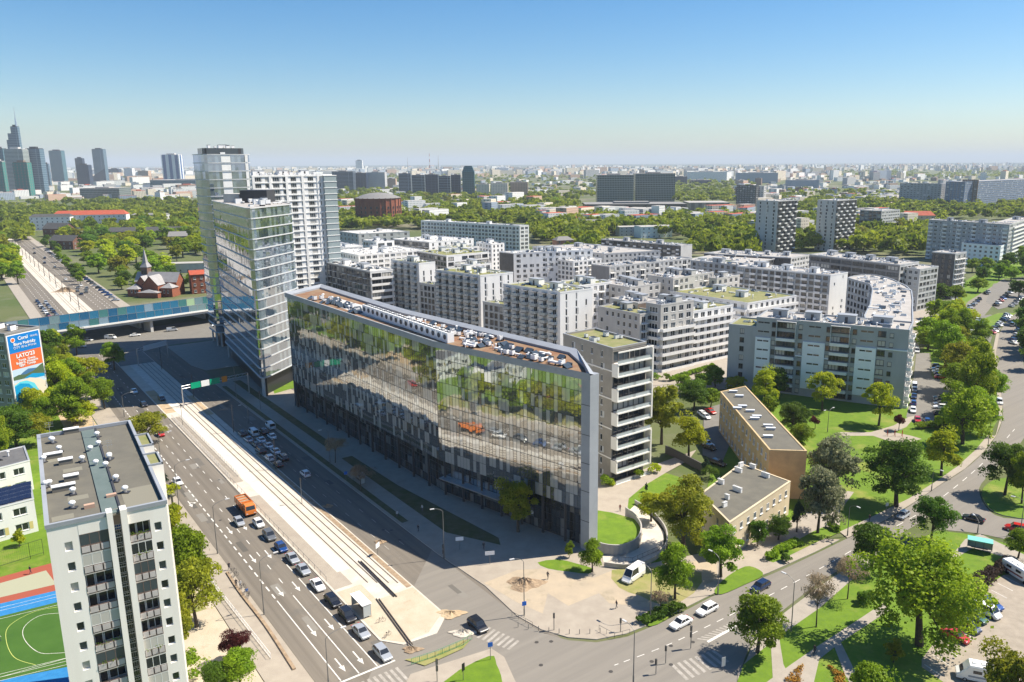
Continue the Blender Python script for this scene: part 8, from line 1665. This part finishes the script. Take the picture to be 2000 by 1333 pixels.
# curved ramp walls by the office
def ribbonwall(pts, h, t, m_, label, name='ramp_wall', z=0.0, sm=5):
    g0 = smooth(PX(*pts), sm, False); o = g0[0]; mb = MB()
    for i in range(len(g0) - 1):
        a, b = g0[i], g0[i + 1]; d = hypot(b[0] - a[0], b[1] - a[1]) or 1; nx, ny = -(b[1] - a[1]) / d * t / 2, (b[0] - a[0]) / d * t / 2
        q = [(a[0] - nx - o[0], a[1] - ny - o[1]), (b[0] - nx - o[0], b[1] - ny - o[1]), (b[0] + nx - o[0], b[1] + ny - o[1]), (a[0] + nx - o[0], a[1] + ny - o[1])]; mb.prism(q, 0, h, 0)
    tag(part(name, mb, [m_], None, (*o, z)), label, 'wall')
wallc = mat('ramp_concrete', (0.42, 0.40, 0.37), 0.9, col2=(0.33, 0.31, 0.29), scale=.6)
ribbonwall([(1158, 1068), (1175, 1082), (1215, 1085), (1245, 1070), (1252, 1045), (1240, 1025), (1222, 1010)], 2.4, .3, wallc, 'curved concrete wall holding the small lawn beside the office'); ribbonwall([(1180, 1108), (1230, 1112), (1275, 1098), (1300, 1072), (1300, 1040), (1275, 1008), (1240, 985)], 1.1, .25, wallc, 'outer curved parapet of the garage ramp')
ribbonwall([(1300, 885), (1340, 905), (1378, 925)], 2.2, .4, mat('dark_ramp_wall', (0.09, 0.085, 0.08)), 'dark retaining wall between the bank and the driveway')
patch([(1180, 1106), (1230, 1110), (1273, 1096), (1297, 1072), (1297, 1042), (1272, 1010), (1240, 988), (1225, 1002), (1243, 1022), (1255, 1045), (1248, 1072), (1216, 1088), (1176, 1086)], conc, z=Z + .05, name='ramp_surface')
s_ = [*PX((1150, 1008), (1238, 1026), (1250, 1046), (1243, 1068), (1214, 1082), (1176, 1080), (1156, 1062))]; mb = MB(); mb.prism(smooth(s_, 3) if poly_area(s_) > 0 else smooth(s_[::-1], 3), 0, 1.3, 0, 1); tag(part('raised_lawn', mb, [wallc, grass]), 'raised lawn held by the curved wall beside the office', 'lawn')
# heaps of dug earth
def heap(px, py, rx, ry, h, m_, label, n=26):
    p = G(px, py); mb = MB(); rg = random.Random(px); k = 10
    ht = [[0] * (n + 1) for _ in range(k + 1)]; vs = []
    for j in range(k + 1):
        for i in range(n):
            t = j / k; a = 2 * pi * i / n; w_ = 1 + .22 * sin(3 * a + px) + .1 * sin(7 * a); z = h * (1 - t) ** 1.2 * (1 + .5 * sin(5 * a + t * 6)) * rg.uniform(.7, 1.3) if j < k else -.02
            mb.v.append((rx * t * w_ * cos(a), ry * t * w_ * sin(a), z))
    for j in range(k):
        for i in range(n): q = (i + 1) % n; mb.f.append((j * n + i, (j + 1) * n + i, (j + 1) * n + q, j * n + q)); mb.m.append(0)
    tag(part('earth_heap', mb, [m_], None, (*p, Z)), label, 'earth heap')
heap(1025, 1142, 3.6, 2.6, .9, soil, 'heap of dug sandy earth at the sunny corner by the office'); heap(905, 1238, 2.4, 1.0, .5, conc, 'pale sand heap at the tip of the tram median'); heap(805, 1270, 1.6, .9, .4, soil, 'rubble heap at the near end of the tram median'); heap(128, 570, 8, 4, 2, soil, 'brown earth mound in the pit beyond the viaduct'); heap(742, 1060, 1.2, 1, .3, soil, 'small earth lump along the median kerb'); heap(640, 990, 1.3, .8, .4, soil, 'earth lump where the shade ends on the median'); heap(880, 1200, 2.5, 1.4, .4, sand, 'low sand heap on the median beyond the rails')
ribbonwall([(444, 1120), (470, 1160), (520, 1225), (575, 1310)], .35, .5, soil, 'low rubble bank along the left pavement', 'rubble_bank', .02)

# ================================================================ PEOPLE
def person_mesh(top, legs, skin=(0.5, 0.32, 0.24), hair=(0.05, 0.035, 0.025), stride=.22, arm=.2):
    """one continuous skinned body; clothing is told apart by height"""
    J = dict(pel=(0, 0, .95, .135), wa=(0, 0, 1.12, .12), ch=(.01, 0, 1.36, .155), nk=(.02, 0, 1.50, .055), hd=(.04, 0, 1.60, .09), ht=(.035, 0, 1.70, .085),
             hl=(0, .09, .90, .09), kl=(stride * .5, .1, .50, .06), al=(stride * .9, .1, .09, .042), fl=(stride * .9 + .16, .11, .04, .035), hr_=(0, -.09, .90, .09), kr=(-stride * .25, -.1, .50, .06), ar=(-stride, -.1, .11, .042), fr=(-stride + .14, -.11, .04, .035),
             sl=(.01, .19, 1.41, .065), el=(-arm * .4, .24, 1.14, .042), wl=(-arm * .1, .25, .90, .03), gl=(0, .25, .80, .032), sr=(.01, -.19, 1.41, .065), er=(arm * .2, -.24, 1.14, .042), wr=(arm * .9, -.25, .93, .03), gr=(arm * 1.2, -.25, .84, .032))
    ks = list(J); E_ = [('pel', 'wa'), ('wa', 'ch'), ('ch', 'nk'), ('nk', 'hd'), ('hd', 'ht'), ('pel', 'hl'), ('hl', 'kl'), ('kl', 'al'), ('al', 'fl'), ('pel', 'hr_'), ('hr_', 'kr'), ('kr', 'ar'), ('ar', 'fr'), ('ch', 'sl'), ('sl', 'el'), ('el', 'wl'), ('wl', 'gl'), ('ch', 'sr'), ('sr', 'er'), ('er', 'wr'), ('wr', 'gr')]
    me = bpy.data.meshes.new('person_skeleton'); me.from_pydata([J[k][:3] for k in ks], [(ks.index(a), ks.index(b)) for a, b in E_], []); ob = bpy.data.objects.new('person_skeleton', me); COL.objects.link(ob)
    md = ob.modifiers.new('Skin', 'SKIN'); sv_ = me.skin_vertices[0].data
    for i, k in enumerate(ks): sv_[i].radius = (J[k][3],) * 2
    sv_[0].use_root = True; sd = ob.modifiers.new('Sub', 'SUBSURF'); sd.levels = 1; sd.render_levels = 1
    dg = bpy.context.evaluated_depsgraph_get(); res = bpy.data.meshes.new_from_object(ob.evaluated_get(dg)); bpy.data.objects.remove(ob); bpy.data.meshes.remove(me)
    for m_ in (mat('skin_%.2f' % skin[0], skin, .6), mat('top_%.2f_%.2f_%.2f' % top, top, .9), mat('trousers_%.2f_%.2f_%.2f' % legs, legs, .9), mat('hair_dark', hair, .8), mat('shoes', (.05, .05, .05), .7)): res.materials.append(m_)
    for f in res.polygons:
        c = f.center; f.material_index = 3 if (c.z > 1.62 and c.x < .09) or c.z > 1.72 else (0 if c.z > 1.49 or (c.z < .93 and abs(c.y) > .2) else (1 if c.z > .93 else (2 if c.z > .1 else 4)))
    return res
PM = [person_mesh(a, b, stride=s) for a, b, s in (((.03, .03, .04), (.03, .04, .07), .24), ((.5, .5, .5), (.04, .05, .09), .2), ((.25, .05, .05), (.02, .02, .03), .26), ((.05, .12, .3), (.25, .22, .18), .05))]
for i, (px, py, k, a, lb) in enumerate(((1204, 1190, 0, 3.5, 'person in dark clothes walking on the sunny corner pavement'), (1070, 1133, 0, 1.0, 'person standing beside the dug up corner in dark clothes'), (1698, 1020, 0, 3.8, 'person in dark clothes walking on the kerb below the park lawn'), (1211, 1000, 2, 1.5, 'person in a reddish top near the garage ramp'), (448, 1115, 0, 5.4, 'dark-clothed person by the bike stands, farthest'), (470, 1150, 1, 5.0, 'person in a light top crossing to the bike stands'), (462, 1148, 0, 2.0, 'dark-clothed person beside the light-topped one'), (483, 1165, 3, 5.3, 'person in a blue top at the near bike stands'), (776, 1012, 1, 2, 'person in a light top left of the shaded bus shelter'), (817, 1040, 0, 1, 'dark-clothed person at the near end of the shaded shelter'), (825, 1000, 1, 4, 'person with light clothes on the path behind the shaded shelter'), (945, 1075, 0, 4.5, 'person in the office shade beside the white board'), (60, 1122, 0, 1, 'player in dark clothes on the pale court'), (0, 1255, 1, 1, 'player in white on the green pitch'), (1612, 1035, 1, 4, 'person on the path end by the clipped hedge block'))):
    tag(link('person', PM[k], None, (*G(px, py), Z + .0), a), lb, 'person')
def bicycle(px, py, a, label, rider=False, z=Z, group=None):
    o = thing('bicycle', label, 'bicycle', (*G(px, py), z), a, group); 
    for x in (-.52, .52):
        mb = MB(); n = 14
        for k in range(n): t0, t1 = 2 * pi * k / n, 2 * pi * (k + 1) / n; mb.tube((x + .34 * cos(t0), 0, .34 + .34 * sin(t0)), (x + .34 * cos(t1), 0, .34 + .34 * sin(t1)), .022, n=4)
        part('wheel', mb, [rubber], o)
    mb = MB()
    for p, q in (((-.52, 0, .34), (-.12, 0, .32)), ((-.12, 0, .32), (-.22, 0, .85)), ((-.12, 0, .32), (.36, 0, .8)), ((-.22, 0, .75), (.36, 0, .82)), ((.52, 0, .34), (.36, 0, .95)), ((-.52, 0, .34), (-.2, 0, .7))): mb.tube(p, q, .022, n=4)
    part('bike_frame', mb, [metald], o); mb = MB(); mb.tube((.36, -.28, .98), (.36, .28, .98), .018, n=4); part('handlebar', mb, [metald], o); mb = MB(); mb.box(-.34, -.07, .86, -.1, .07, .91, 0); part('saddle', mb, [black], o)
for i, (px, py) in enumerate(((455, 1120), (460, 1128), (474, 1152), (480, 1160), (486, 1168))): bicycle(px, py, .9 + i * .2, 'parked bicycle at the stands on the left pavement', group='bicycles at the stands')
bicycle(744, 1217, .5, 'bicycle lying on the dug up median, farther one'); bicycle(757, 1245, 1.0, 'bicycle lying on the dug up median, nearer one'); bicycle(1590, 1281, .7, 'bicycle ridden along the bottom right path', z=Z + .08)
tag(link('person', PM[0], None, (*G(1590, 1281), Z + .16), .7), 'cyclist in dark clothes on the bottom right path', 'person')
# restaurant parasols by the curved block, swings
for px, py, r, lb in ((1812, 578, 4.0, 'big white parasol on the terrace before the curved block'), (1800, 640, 3.2, 'white parasol beside the blue-grey block, farther one'), (1815, 652, 3.4, 'white parasol beside the blue-grey block, nearer one')):
    p = G(px, py); o = thing('parasol', lb, 'parasol', (*p, .1)); mb = MB(); n = 8
    for k in range(n): a, b = 2 * pi * k / n, 2 * pi * (k + 1) / n; mb.face([(r * cos(a), r * sin(a), 2.5), (r * cos(b), r * sin(b), 2.5), (0, 0, 3.5)])
    part('canopy', mb, [white], o); mb = MB(); mb.tube((0, 0, 0), (0, 0, 3.4), .05, n=5); part('pole', mb, [metal], o)
o = thing('swing_frame', 'red posted swing frame in the sandy playground', 'swing', (*G(1733, 852), .1), -.2)
for x in (0, 2, 4): mb = MB(); mb.tube((x, -.6, 0), (x, 0, 2.1), .07, n=5); mb.tube((x, .6, 0), (x, 0, 2.1), .07, n=5); part('post', mb, [mat('red_post', (.5, .08, .04))], o)
mb = MB(); mb.tube((0, 0, 2.1), (4, 0, 2.1), .06, n=5); part('top_bar', mb, [metal], o)
# ================================================================ AIR
HAZE = 7.0e-5
m = bpy.data.materials.new('haze'); m.use_nodes = True; n = m.node_tree.nodes; n.remove(n['Principled BSDF']); v = n.new('ShaderNodeVolumePrincipled'); v.inputs['Density'].default_value = HAZE; v.inputs['Color'].default_value = (0.78, 0.87, 0.96, 1); v.inputs['Anisotropy'].default_value = 0.0
m.node_tree.links.new(v.outputs[0], n['Material Output'].inputs['Volume'])
mb = MB(); mb.box(-46000, -9500, -2, 46000, 46000, 330, 0); tag(part('haze', mb, [m]), 'thin bluish air over the whole city', None, None, 'stuff')
print('objects', len(bpy.data.objects), 'trees', NT[0])
